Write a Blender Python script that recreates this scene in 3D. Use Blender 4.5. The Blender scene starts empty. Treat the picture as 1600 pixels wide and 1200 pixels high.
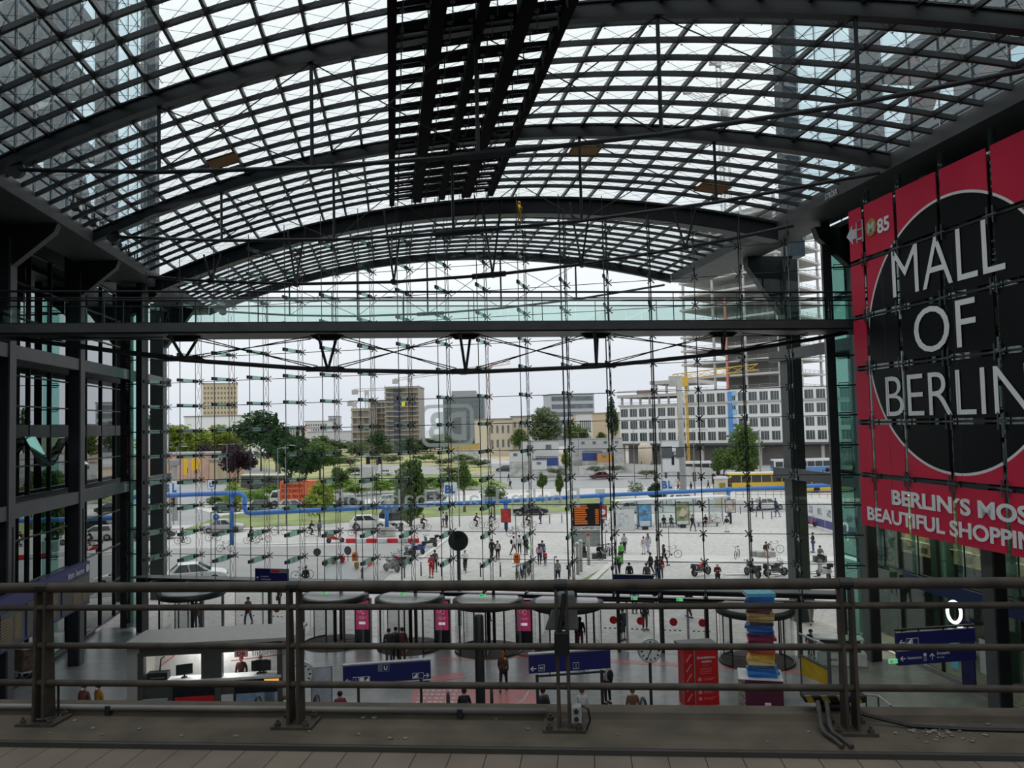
import bpy, bmesh, math, random
from mathutils import Vector as V, Matrix as M4
R = math.radians
rnd = random.Random(7)
scn = bpy.context.scene
COL = scn.collection

# ---------------------------------------------------------------- camera
EYE = V((0, 0, 11.7)); F = 1250.0
PITCH, ROLL = R(2.9), R(1.37)
fwd = V((0, math.cos(PITCH), math.sin(PITCH)))
r0 = V((1, 0, 0)); u0 = r0.cross(fwd)
RT = r0 * math.cos(ROLL) - u0 * math.sin(ROLL)
UP = u0 * math.cos(ROLL) + r0 * math.sin(ROLL)
cd = bpy.data.cameras.new('camera'); cam = bpy.data.objects.new('camera', cd); COL.objects.link(cam)
cd.sensor_fit = 'HORIZONTAL'; cd.sensor_width = 36; cd.lens = 36 * F / 1600
cd.clip_start = .05; cd.clip_end = 4000
m = M4((RT, UP, -fwd)).transposed().to_4x4(); m.translation = EYE; cam.matrix_world = m
scn.camera = cam
# ---------------------------------------------------------------- sky and exposure
scn.view_settings.view_transform = 'Standard'; scn.view_settings.look = 'None'
scn.view_settings.exposure = 0.38; scn.view_settings.gamma = 1.0; scn.view_settings.use_curve_mapping = False
scn.cycles.transparent_max_bounces = 40; scn.cycles.max_bounces = 8
scn.cycles.diffuse_bounces = 4; scn.cycles.glossy_bounces = 3; scn.cycles.transmission_bounces = 4
scn.cycles.sample_clamp_indirect = 6.0; scn.cycles.caustics_reflective = False; scn.cycles.caustics_refractive = False
wd = bpy.data.worlds.new('overcast_sky'); scn.world = wd; wd.use_nodes = True
nt = wd.node_tree; bg = nt.nodes['Background']
tc = nt.nodes.new('ShaderNodeTexCoord'); sp = nt.nodes.new('ShaderNodeSeparateXYZ')
nz = nt.nodes.new('ShaderNodeTexNoise'); nz.inputs['Scale'].default_value = 2.2; nz.inputs['Detail'].default_value = 5
mp = nt.nodes.new('ShaderNodeMapping'); mp.inputs['Scale'].default_value = (1, 1, 3.5)
ad = nt.nodes.new('ShaderNodeMath'); ad.operation = 'MULTIPLY_ADD'; ad.inputs[1].default_value = .22; ad.inputs[2].default_value = -.11
ad2 = nt.nodes.new('ShaderNodeMath'); ad2.operation = 'ADD'
rp = nt.nodes.new('ShaderNodeValToRGB')
rp.color_ramp.elements[0].position = 0.0; rp.color_ramp.elements[0].color = (.60, .62, .675, 1)
rp.color_ramp.elements[1].position = .42; rp.color_ramp.elements[1].color = (1.0, 1.02, 1.03, 1)
lk = nt.links.new
lk(tc.outputs['Generated'], mp.inputs['Vector']); lk(mp.outputs['Vector'], nz.inputs['Vector'])
lk(tc.outputs['Generated'], sp.inputs[0]); lk(nz.outputs[0], ad.inputs[0]); lk(ad.outputs[0], ad2.inputs[0]); lk(sp.outputs['Z'], ad2.inputs[1])
lk(ad2.outputs[0], rp.inputs[0]); lk(rp.outputs[0], bg.inputs['Color']); bg.inputs['Strength'].default_value = 1.0

# ---------------------------------------------------------------- places
def ray(px, py): return fwd + RT * ((px - 800) / F) + UP * ((600 - py) / F)
def G(px, py, z=0.0):                      # the point of the level z seen at a picture point
    d = ray(px, py); return EYE + d * ((z - EYE.z) / d.z)
def DP(px, py, y):                         # the point at distance y seen at a picture point
    d = ray(px, py); return EYE + d * (y / d.y)
YA = R(8.6)
hu = V((-math.sin(YA), math.cos(YA), 0)); hp = V((math.cos(YA), math.sin(YA), 0))   # along and across the hall
ZU = V((0, 0, 1))
def W(s, t, z=0.0): return hp * s + hu * t + ZU * z
fL = V((-23.38, 48.48, 0)); fR = V((16.77, 38.99, 0))
fe = (fR - fL).normalized(); fo = V((-fe.y, fe.x, 0))       # along the glass front, and outwards
FLEN = (fR - fL).length
def FP(a, z=0.0, off=0.0): return fL + fe * a + fo * off + ZU * z
FANG = math.atan2(fe.y, fe.x)
def onplane(px, py, P, n):
    d = ray(px, py); return EYE + d * ((P - EYE).dot(n) / d.dot(n))
def FPX(px, py, off=0.0):                  # (a, z) on the glass front
    q = onplane(px, py, fL + fo * off, fo); return (q - fL).dot(fe), q.z
def SPX(px, py, s):                        # (t, z) on a plane along the hall
    q = onplane(px, py, hp * s, hp); return q.dot(hu), q.z

# ---------------------------------------------------------------- materials
MATS = {}
def mat(name, col, rough=.6, metal=0.0, var=.12, scale=3.0, spec=.4, emit=None, bump=0.0, trans=0.0):
    if name in MATS: return MATS[name]
    m = bpy.data.materials.new(name); m.use_nodes = True; t = m.node_tree; b = t.nodes['Principled BSDF']
    b.inputs['Roughness'].default_value = rough; b.inputs['Metallic'].default_value = metal
    b.inputs['Specular IOR Level'].default_value = spec
    n = t.nodes.new('ShaderNodeTexNoise'); n.inputs['Scale'].default_value = scale; n.inputs['Detail'].default_value = 4
    co = t.nodes.new('ShaderNodeTexCoord'); t.links.new(co.outputs['Object'], n.inputs['Vector'])
    r = t.nodes.new('ShaderNodeValToRGB'); r.color_ramp.elements[0].position = .3; r.color_ramp.elements[1].position = .7
    r.color_ramp.elements[0].color = (*[c * (1 - var) for c in col], 1); r.color_ramp.elements[1].color = (*[min(1, c * (1 + var)) for c in col], 1)
    t.links.new(n.outputs[0], r.inputs[0]); t.links.new(r.outputs[0], b.inputs['Base Color'])
    if bump:
        bp = t.nodes.new('ShaderNodeBump'); bp.inputs['Strength'].default_value = bump; t.links.new(n.outputs[0], bp.inputs['Height']); t.links.new(bp.outputs[0], b.inputs['Normal'])
    if emit: b.inputs['Emission Color'].default_value = (*emit[:3], 1); b.inputs['Emission Strength'].default_value = emit[3]
    if trans:
        ot = t.nodes['Material Output']; tr = t.nodes.new('ShaderNodeBsdfTranslucent'); mx = t.nodes.new('ShaderNodeMixShader'); mx.inputs[0].default_value = trans
        t.links.new(r.outputs[0], tr.inputs[0]); t.links.new(b.outputs[0], mx.inputs[1]); t.links.new(tr.outputs[0], mx.inputs[2]); t.links.new(mx.outputs[0], ot.inputs[0])
    MATS[name] = m; return m
def glass(name, tint, refl=.06, rough=.0, edge=.5, haze=0.0):
    if name in MATS: return MATS[name]
    m = bpy.data.materials.new(name); m.use_nodes = True; t = m.node_tree; t.nodes.remove(t.nodes['Principled BSDF'])
    o = t.nodes['Material Output']; tr = t.nodes.new('ShaderNodeBsdfTransparent'); tr.inputs[0].default_value = (*tint, 1)
    gl = t.nodes.new('ShaderNodeBsdfGlossy'); gl.inputs['Roughness'].default_value = rough; gl.inputs[0].default_value = (.9, .95, .95, 1)
    lw = t.nodes.new('ShaderNodeLayerWeight'); lw.inputs[0].default_value = .35
    ma = t.nodes.new('ShaderNodeMath'); ma.operation = 'MULTIPLY_ADD'; ma.inputs[1].default_value = edge; ma.inputs[2].default_value = refl; ma.use_clamp = True
    mx = t.nodes.new('ShaderNodeMixShader'); L = t.links.new
    L(lw.outputs['Fresnel'], ma.inputs[0]); L(ma.outputs[0], mx.inputs[0]); L(tr.outputs[0], mx.inputs[1]); L(gl.outputs[0], mx.inputs[2])
    if haze:
        df = t.nodes.new('ShaderNodeBsdfDiffuse'); df.inputs[0].default_value = (*[min(1, c * .9) for c in tint], 1)
        m2 = t.nodes.new('ShaderNodeMixShader'); m2.inputs[0].default_value = haze; tl_ = t.nodes.new('ShaderNodeBsdfTranslucent'); tl_.inputs[0].default_value = df.inputs[0].default_value; ads = t.nodes.new('ShaderNodeMixShader'); ads.inputs[0].default_value = .6; L(df.outputs[0], ads.inputs[1]); L(tl_.outputs[0], ads.inputs[2]); L(mx.outputs[0], m2.inputs[1]); L(ads.outputs[0], m2.inputs[2]); L(m2.outputs[0], o.inputs[0])
    else: L(mx.outputs[0], o.inputs[0])
    MATS[name] = m; return m
def joints(name, col, dark, sx, sy, gap=.02, rough=.5, ang=0.0, spec=.5, offset=0.0, var=.15):
    """paving: slabs sx by sy with dark joints, lightly worn"""
    if name in MATS: return MATS[name]
    m = bpy.data.materials.new(name); m.use_nodes = True; t = m.node_tree; b = t.nodes['Principled BSDF']
    co = t.nodes.new('ShaderNodeTexCoord'); mp = t.nodes.new('ShaderNodeMapping'); mp.inputs['Rotation'].default_value = (0, 0, ang)
    br = t.nodes.new('ShaderNodeTexBrick'); br.inputs['Scale'].default_value = 1; br.offset = offset; br.squash = 1
    br.inputs['Brick Width'].default_value = sx; br.inputs['Row Height'].default_value = sy; br.inputs['Mortar Size'].default_value = gap; br.inputs['Mortar Smooth'].default_value = .1
    br.inputs['Color1'].default_value = (*col, 1); br.inputs['Color2'].default_value = (*[c * (1 - var) for c in col], 1); br.inputs['Mortar'].default_value = (*dark, 1)
    n = t.nodes.new('ShaderNodeTexNoise'); n.inputs['Scale'].default_value = 2.3; n.inputs['Detail'].default_value = 6
    mx = t.nodes.new('ShaderNodeMix'); mx.data_type = 'RGBA'; mx.blend_type = 'MULTIPLY'; mx.inputs[0].default_value = .5
    r = t.nodes.new('ShaderNodeValToRGB'); r.color_ramp.elements[0].position = .35; r.color_ramp.elements[0].color = (.55, .55, .55, 1); r.color_ramp.elements[1].position = .65
    L = t.links.new; L(co.outputs['Object'], mp.inputs[0]); L(mp.outputs[0], br.inputs['Vector']); L(co.outputs['Object'], n.inputs['Vector']); L(n.outputs[0], r.inputs[0])
    L(br.outputs['Color'], mx.inputs[6]); L(r.outputs[0], mx.inputs[7]); L(mx.outputs[2], b.inputs['Base Color'])
    b.inputs['Roughness'].default_value = rough; b.inputs['Specular IOR Level'].default_value = spec
    MATS[name] = m; return m

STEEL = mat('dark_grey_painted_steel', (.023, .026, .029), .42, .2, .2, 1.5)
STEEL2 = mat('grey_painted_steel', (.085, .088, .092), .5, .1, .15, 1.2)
LSTEEL = mat('light_grey_steel', (.32, .33, .34), .4, .4, .1)
BLACK = mat('black_metal', (.012, .013, .015), .45, .2, .2)
CABLE = mat('steel_cable', (.06, .065, .07), .35, .6, .1)
RUST = mat('weathered_brown_rail_paint', (.050, .041, .033), .6, 0, .35, 9.0, .25, bump=.15)
WHITE = mat('white_paint', (.8, .8, .8), .5, 0, .05)
OFFW = mat('off_white_letters', (.62, .64, .66), .5, 0, .03)
GREY = mat('mid_grey', (.25, .25, .25), .6)
NAVY = mat('dark_navy_sign', (.012, .014, .11), .35, 0, .05)
RED = mat('signal_red', (.55, .02, .03), .45, 0, .08)
TEAL = glass('teal_glass', (.42, .78, .70), .10, edge=.7)
CLEAR = glass('clear_facade_glass', (.95, .975, .97), .012, edge=.35)
ROOFG = glass('roof_glass', (.90, .95, .95), .02, edge=.22)
BALG = glass('balustrade_glass', (.885, .945, .93), .02, edge=.3)
SHOPG = glass('shopfront_glass', (.60, .66, .63), .04, edge=.22)
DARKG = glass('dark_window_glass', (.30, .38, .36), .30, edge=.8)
CARG = mat('car_window', (.02, .025, .03), .08, 0, .05, spec=.8)
TYRE = mat('black_rubber', (.015, .015, .016), .8)
ASPH = mat('asphalt_grey', (.30, .295, .29), .9, 0, .10, .6)
CONC = mat('concrete', (.42, .41, .39), .85, 0, .12, .8)

# ---------------------------------------------------------------- shapes
class MB:
    def __init__(s): s.v = []; s.f = []
    def add(s, vs, fs):
        o = len(s.v); s.v += [tuple(x) for x in vs]; s.f += [tuple(i + o for i in f) for f in fs]; return s
    def obox(s, c, ax, ay, az):            # half-axes
        c = V(c); ax, ay, az = V(ax), V(ay), V(az); P = [c + ax * i + ay * j + az * k for k in (-1, 1) for j in (-1, 1) for i in (-1, 1)]
        return s.add(P, [(0, 2, 3, 1), (4, 5, 7, 6), (0, 1, 5, 4), (2, 6, 7, 3), (0, 4, 6, 2), (1, 3, 7, 5)])
    def box(s, x0, x1, y0, y1, z0, z1):
        return s.obox(((x0 + x1) / 2, (y0 + y1) / 2, (z0 + z1) / 2), V(((x1 - x0) / 2, 0, 0)), V((0, (y1 - y0) / 2, 0)), V((0, 0, (z1 - z0) / 2)))
    def bar(s, a, b, w, h, up=ZU):         # rectangular bar between two points
        a, b = V(a), V(b); d = b - a; L = d.length; d.normalize(); x = d.cross(up)
        if x.length < 1e-4: x = d.cross(V((0, 1, 0)))
        x.normalize(); y = x.cross(d)
        return s.obox((a + b) / 2, x * (w / 2), d * (L / 2), y * (h / 2))
    def tube(s, a, b, r, n=8, r2=None): return s.path([a, b], r, n, r2)
    def path(s, pts, r, n=8, r2=None, closed=False):
        pts = [V(p) for p in pts]; k = len(pts); rings = []; x = None
        for i, p in enumerate(pts):
            if closed: d = pts[(i + 1) % k] - pts[i - 1]
            else: d = pts[min(i + 1, k - 1)] - pts[max(i - 1, 0)]
            d.normalize()
            if x is None:
                x = d.cross(ZU)
                if x.length < 1e-3: x = d.cross(V((0, 1, 0)))
            x = (x - d * x.dot(d)).normalized(); y = d.cross(x)
            rr = r if r2 is None else r + (r2 - r) * i / (k - 1)
            rings.append([p + x * (rr * math.cos(2 * math.pi * j / n)) + y * (rr * math.sin(2 * math.pi * j / n)) for j in range(n)])
        vs = [q for g in rings for q in g]; fs = []
        for i in range(k if closed else k - 1):
            i2 = (i + 1) % k
            for j in range(n): j2 = (j + 1) % n; fs.append((i * n + j, i * n + j2, i2 * n + j2, i2 * n + j))
        if not closed: fs += [tuple(range(n - 1, -1, -1)), tuple((k - 1) * n + j for j in range(n))]
        return s.add(vs, fs)
    def prism(s, poly, ext):               # polygon pushed along ext
        poly = [V(p) for p in poly]; ext = V(ext); n = len(poly)
        return s.add(poly + [p + ext for p in poly], [tuple(range(n - 1, -1, -1)), tuple(range(n, 2 * n))] + [(i, (i + 1) % n, n + (i + 1) % n, n + i) for i in range(n)])
    def quad(s, *p): return s.add(p, [tuple(range(len(p)))])
    def lathe(s, prof, c=(0, 0, 0), n=16):  # (radius, z) pairs
        c = V(c); vs = []; fs = []; k = len(prof)
        for r, z in prof: vs += [c + V((r * math.cos(2 * math.pi * j / n), r * math.sin(2 * math.pi * j / n), z)) for j in range(n)]
        for i in range(k - 1):
            for j in range(n): j2 = (j + 1) % n; fs.append((i * n + j, i * n + j2, (i + 1) * n + j2, (i + 1) * n + j))
        fs += [tuple(range(n - 1, -1, -1)), tuple((k - 1) * n + j for j in range(n))]
        return s.add(vs, fs)
    def ball(s, c, rx, ry=None, rz=None, n=10, k=6):
        ry = ry or rx; rz = rz or rx; c = V(c)
        vs = [c + V((0, 0, -rz))]
        for i in range(1, k):
            a = math.pi * i / k - math.pi / 2
            vs += [c + V((rx * math.cos(a) * math.cos(2 * math.pi * j / n), ry * math.cos(a) * math.sin(2 * math.pi * j / n), rz * math.sin(a))) for j in range(n)]
        vs.append(c + V((0, 0, rz))); fs = []
        for j in range(n): fs.append((0, 1 + (j + 1) % n, 1 + j))
        for i in range(k - 2):
            for j in range(n): a = 1 + i * n; j2 = (j + 1) % n; fs.append((a + j, a + j2, a + n + j2, a + n + j))
        a = 1 + (k - 2) * n
        for j in range(n): fs.append((a + j, a + (j + 1) % n, len(vs) - 1))
        return s.add(vs, fs)
    def disc(s, c, nrm, r, h, n=24):       # a solid disc, h thick along nrm
        c, nrm = V(c), V(nrm).normalized(); x = nrm.cross(ZU)
        if x.length < 1e-3: x = V((1, 0, 0))
        x.normalize(); y = nrm.cross(x)
        return s.prism([c - nrm * h / 2 + x * (r * math.cos(2 * math.pi * j / n)) + y * (r * math.sin(2 * math.pi * j / n)) for j in range(n)], nrm * h)
    def build(s, name, m, parent=None, smooth=False, bevel=0.0):
        me = bpy.data.meshes.new(name); me.from_pydata(s.v, [], s.f); me.update()
        bm = bmesh.new(); bm.from_mesh(me); bmesh.ops.recalc_face_normals(bm, faces=bm.faces); bm.to_mesh(me); bm.free()
        if smooth:
            for p in me.polygons: p.use_smooth = True
        me.materials.append(m); o = bpy.data.objects.new(name, me); COL.objects.link(o)
        if parent: o.parent = parent
        if bevel:
            b = o.modifiers.new('b', 'BEVEL'); b.width = bevel; b.segments = 2; b.limit_method = 'ANGLE'
        return o
def thing(name, label, cat, loc=(0, 0, 0), rz=0.0, group=None, kind=None):
    o = bpy.data.objects.new(name, None); COL.objects.link(o); o.location = loc; o.rotation_euler = (0, 0, rz); o.empty_display_size = .2
    o['label'] = label; o['category'] = cat
    if group: o['group'] = group
    if kind: o['kind'] = kind
    return o
def tag(o, label, cat, group=None, kind=None):
    o['label'] = label; o['category'] = cat
    if group: o['group'] = group
    if kind: o['kind'] = kind
    return o
def struct(name):
    o = bpy.data.objects.new(name, None); COL.objects.link(o); o['kind'] = 'structure'; return o
def st(o): o['kind'] = 'structure'; return o
KIDS = {}
def kids(o):
    if o.name not in KIDS: KIDS[o.name] = [c for c in COL.objects if c.parent == o]
    return KIDS[o.name]
def dup(root, loc, rz=0.0, label=None, sc=None, mats=None, group=None, par=None):
    """copy a thing with its parts and their sub-parts; mats: {part stem: material}"""
    r = root.copy(); COL.objects.link(r)
    if par is None:
        r.location = loc; r.rotation_euler = (0, 0, rz)
        if sc: r.scale = sc if hasattr(sc, '__len__') else (sc,) * 3
        if label: r['label'] = label
        if group: r['group'] = group
    else: r.parent = par
    st_ = root.name.split('.')[0]
    if mats and st_ in mats and root.type == 'MESH': r.material_slots[0].link = 'OBJECT'; r.material_slots[0].material = mats[st_]
    for c in kids(root): dup(c, None, mats=mats, par=r)
    return r
TXT = {}
def text(s, m, parent, name, origin, xdir, ydir, height, width=None, depth=.01, align='LEFT', bold=0.0):
    """letters lying in the plane of xdir, ydir; height is the capital height"""
    cu = bpy.data.curves.new('t', 'FONT'); cu.body = s; cu.size = 1; cu.extrude = depth / 2; cu.align_x = align; cu.resolution_u = 4; cu.offset = bold
    o = bpy.data.objects.new('t', cu); COL.objects.link(o); dg = bpy.context.evaluated_depsgraph_get()
    me = bpy.data.meshes.new_from_object(o.evaluated_get(dg)); COL.objects.unlink(o); bpy.data.objects.remove(o)
    x, y = V(xdir).normalized(), V(ydir).normalized(); z = x.cross(y); k = height / .72
    kx = k
    if width:
        xs = [v.co.x for v in me.vertices]; kx = width / max(1e-4, max(xs) - min(xs))
        if align == 'LEFT':
            lo = min(xs)
            for v in me.vertices: v.co.x -= lo
    for v in me.vertices: c = v.co.copy(); v.co = V(origin) + x * (c.x * kx) + y * (c.y * k) + z * c.z
    me.materials.clear(); me.materials.append(m); q = bpy.data.objects.new(name, me); COL.objects.link(q)
    if parent: q.parent = parent
    return q
def rot2(v, a): return V((v[0] * math.cos(a) - v[1] * math.sin(a), v[0] * math.sin(a) + v[1] * math.cos(a), v[2] if len(v) > 2 else 0))
# ================================================================ the hall
C0, KF = 3.3, .37                                      # middle of the vault; the arches cross the hall obliquely
SL, SR = -14.0, 19.3                                   # eaves
def zr(s): return 24.4 - 3.1 * ((s - C0) / 17.4) ** 2
T_F, T2, T1, T0_, T4 = 43.7, 33.8, 23.8, 13.8, 58.6     # arches at the middle of the vault
def at(tc, s): return tc - KF * (s - 3.6)
def af(s): return fL.dot(hu) - .402 * (s - fL.dot(hp))   # the glass front's own line
def tl(line, s): return af(s) if line == 'F' else at(line, s)
SS = [SL + (SR - SL) * i / 28 for i in range(29)]

tile = joints('dark_grey_stone_tiles', (.265, .27, .272), (.16, .16, .16), .9, .9, .008, .28, YA, .55)
o = MB().prism([W(-30, -40, -.25), W(34, -40, -.25), W(34, af(24.6), -.25), FP(FLEN + 1, -.25, .35), FP(-1, -.25, .35), W(-30, af(-18), -.25)], (0, 0, .25)).build('floor', tile); st(o)
plaza = joints('light_grey_plaza_paving', (.59, .575, .552), (.46, .45, .43), 3.1, 3.1, .03, .85, YA + .3, .2, .5, .06)
o = MB().prism([(-1500, 20, -.5), (1500, 20, -.5), (1500, 2500, -.5), (-1500, 2500, -.5)], (0, 0, .47)).build('ground', plaza); st(o)

# ---------------------------------------------------------------- the glass vault
ceil = struct('ceiling')
def strip(line0, line1, name):
    b = MB(); vs = []
    for s in SS: vs += [W(s, tl(line0, s), zr(s) + .10), W(s, tl(line1, s), zr(s) + .10)]
    b.add(vs, [(2 * i, 2 * i + 1, 2 * i + 3, 2 * i + 2) for i in range(len(SS) - 1)])
    return b.build(name, ROOFG, ceil, True)
for a, b in ((T4, 'F'), ('F', T2), (T2, T1), (T1, T0_), (T0_, -6)): strip(a, b, 'roof_glass')
strip(-6, -45, 'roof_glass')
def sweep(line, off, w, h, name, zc, s0=SL, s1=SR, n=29):
    """a member that follows the vault across the hall"""
    b = MB(); vs = []
    for i in range(n):
        s = s0 + (s1 - s0) * i / (n - 1); t = tl(line, s) + off; z = zr(s) + zc
        vs += [W(s, t - w / 2, z - h / 2), W(s, t + w / 2, z - h / 2), W(s, t + w / 2, z + h / 2), W(s, t - w / 2, z + h / 2)]
    fs = [(0, 1, 2, 3), (4 * n - 1, 4 * n - 2, 4 * n - 3, 4 * n - 4)]
    for i in range(n - 1):
        for j in range(4): j2 = (j + 1) % 4; fs.append((4 * i + j, 4 * i + j2, 4 * i + 4 + j2, 4 * i + 4 + j))
    b.add(vs, fs); return b.build(name, STEEL, ceil)
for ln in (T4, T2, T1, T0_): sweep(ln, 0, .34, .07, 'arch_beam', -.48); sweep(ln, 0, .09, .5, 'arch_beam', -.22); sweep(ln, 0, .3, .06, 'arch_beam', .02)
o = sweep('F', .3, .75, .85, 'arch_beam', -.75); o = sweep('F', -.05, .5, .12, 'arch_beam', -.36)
for l0, l1, n in ((T4, 'F', 12), ('F', T2, 8), (T2, T1, 8), (T1, T0_, 8)):
    for i in range(1, n):
        b = MB(); f = i / n; N = 29; vs = []
        for s in SS:
            t = tl(l0, s) * (1 - f) + tl(l1, s) * f; z = zr(s)
            vs += [W(s, t - .065, z - .10), W(s, t + .065, z - .10), W(s, t + .075, z + .06), W(s, t - .075, z + .06)]
        fs = [(0, 1, 2, 3)]
        for q in range(N - 1):
            for j in range(4): j2 = (j + 1) % 4; fs.append((4 * q + j, 4 * q + j2, 4 * q + 4 + j2, 4 * q + 4 + j))
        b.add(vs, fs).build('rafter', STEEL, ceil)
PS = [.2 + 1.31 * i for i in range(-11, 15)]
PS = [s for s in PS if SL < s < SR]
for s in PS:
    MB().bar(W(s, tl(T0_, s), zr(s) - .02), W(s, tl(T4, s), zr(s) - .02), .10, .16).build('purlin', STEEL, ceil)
b = MB()                                               # thin bracing wires under each field, and the node discs
for l0, l1, n in ((T4, 'F', 12), ('F', T2, 8), (T2, T1, 8), (T1, T0_, 8)):
    for i in range(n):
        for j in range(len(PS) - 1):
            s, s2 = PS[j], PS[j + 1]; P = lambda f, q: W(q, tl(l0, q) * (1 - f) + tl(l1, q) * f, zr(q) - .12)
            b.path([P(i / n, s), P((i + 1) / n, s2)], .008, 3); b.path([P((i + 1) / n, s), P(i / n, s2)], .008, 3)
o = b.build('bracing_wire', CABLE, ceil); o['kind'] = 'stuff'
b = MB()
for l0, l1, n in (('F', T2, 8), (T2, T1, 8), (T1, T0_, 8)):
    for i in range(1, n):
        for s in PS:
            f = i / n; t = tl(l0, s) * (1 - f) + tl(l1, s) * f; c = W(s, t, zr(s) - .175); b.obox(c + hp * .1, hp * .025, hu * .025, ZU * .012); b.obox(c - hp * .1, hp * .025, hu * .025, ZU * .012)
o = b.build('node_bolt', LSTEEL, ceil); o['kind'] = 'stuff'
for s, t0, t1 in ((SL, -40, 64.6), (SR, -40, 52.5)):      # eaves beams with their broad inner face
    sg = 1 if s < 0 else -1
    o = MB().prism([W(s - sg * .1, t0, zr(s) + .15), W(s + sg * .08, t0, zr(s) + .05), W(s + sg * .08, t0, zr(s) - .55), W(s - sg * 2.2, t0, zr(s) - .62), W(s - sg * 2.2, t0, zr(s) + .1)], hu * (t1 - t0)).build('eaves_beam', STEEL2, ceil)
# tie chords with posts and crossed rods under the arches
SP = [-7.6, -2.4, 2.76, 7.97, 13.1]
def ztie(s, z0=20.0): return z0 + 1.05 * ((s - 2.7) / 15.6) ** 2
for tc, sp in ((T2, SP), (T1, SP), (T4, SP)):
    ends = [-12.9] + sp + [18.9]; pts = [W(s, at(tc, s), ztie(s)) for s in ends]
    MB().path(pts, .075, 8).build('tie_rod', STEEL, ceil)
    for s in (-12.9,): MB().disc(W(s, at(tc, s), ztie(s)), hu, .3, .22, 16).build('tie_shackle', STEEL, ceil)
    MB().path([W(2.0, at(tc, 2.0), ztie(2.0)), W(3.9, at(tc, 3.9), ztie(3.9))], .14, 8).build('turnbuckle', STEEL, ceil)
    for s in sp: MB().tube(W(s, at(tc, s), ztie(s)), W(s, at(tc, s), zr(s) - .45), .06, 8).build('tie_post', STEEL, ceil)
    for s, s2 in zip(sp[:-1], sp[1:]):
        MB().tube(W(s, at(tc, s), ztie(s)), W(s2, at(tc, s2), zr(s2) - .5), .022, 5).build('cross_rod', STEEL, ceil)
        MB().tube(W(s, at(tc, s), zr(s) - .5), W(s2, at(tc, s2), ztie(s2)), .022, 5).build('cross_rod', STEEL, ceil)
# dark louvre strip along the crown, with its maintenance ladders
for s, w in ((.2, .28), (1.55, .46), (2.85, .3), (4.12, .46), (5.35, .3)):
    b = MB(); b.prism([W(s - w / 2, tl(T0_, s), zr(s) - .55), W(s + w / 2, tl(T0_, s), zr(s) - .55), W(s + w / 2, tl(T0_, s), zr(s) - .15), W(s - w / 2, tl(T0_, s), zr(s) - .15)], hu * (af(s) - 1.4 - tl(T0_, s)))
    b.build('louvre_rail', mat('matt_black_louvre', (.0045, .0048, .005), .85, 0, .2, 3, .1), ceil)
for l0, l1 in (('F', T2), (T2, T1), (T1, T0_)):
    for i in range(8):
        for e in (.28, .62):
            if l0 == 'F' and i == 0: continue
            f = (i + e) / 8; P = lambda s, dt, dz: W(s, tl(l0, s) * (1 - f) + tl(l1, s) * f + dt, zr(s) + dz)
            MB().prism([P(.2, -.2, -.30), P(2.85, -.2, -.25), P(5.35, -.2, -.30), P(5.35, .17, -.22), P(2.85, .17, -.17), P(.2, .17, -.22)], (0, 0, -.05)).build('louvre', MATS['matt_black_louvre'], ceil)
        for s in (.55, 1.2, 2.0, 2.6, 3.3, 3.75, 4.5, 5.05):
            pass
b = MB()
for l0, l1 in (('F', T2), (T2, T1), (T1, T0_)):
    for i in range(8):
        if l0 == 'F' and i == 0: continue
        for s in (.5, 1.25, 1.95, 2.6, 3.2, 3.75, 4.5, 5.1):
            f = (i + .4) / 8; t = tl(l0, s) * (1 - f) + tl(l1, s) * f; b.bar(W(s, t, zr(s) - .2), W(s, t, zr(s) - .95), .035, .035); b.obox(W(s, t, zr(s) - .3), hp * .07, hu * .07, ZU * .07)
o = b.build('louvre_hanger', STEEL2, ceil); o['kind'] = 'stuff'

# hatches lying in fields of the vault
OCHRE = mat('ochre_board', (.30, .15, .035), .7)
for nm, (px, py), lab in (('roof_hatch', (349, 252), 'ochre panel in the glass roof, well to the left of the dark louvres'),
                          ('roof_hatch', (914, 236), 'ochre panel in the glass roof just right of the dark louvres'),
                          ('roof_hatch', (1113, 295), 'ochre panel in the glass roof above the right half of the front arch')):
    z = 23.0
    for _ in range(20): q = G(px, py, z); z = zr(q.dot(hp)) - .2
    s, t = q.dot(hp), q.dot(hu); h = thing(nm, lab, 'roof panel', W(s, t, z), 0)
    P = lambda ds, dt: hp * ds + hu * (dt - KF * ds) + ZU * (zr(s + ds) - .2 - z)
    MB().prism([P(-.62, -.6), P(.62, -.6), P(.62, .6), P(-.62, .6)], (0, 0, .05)).build('board', OCHRE, h)
    MB().path([P(-.6, -.58), P(.6, -.58), P(.6, .58), P(-.6, .58)], .03, 4, closed=True).build('frame', STEEL, h)

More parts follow.
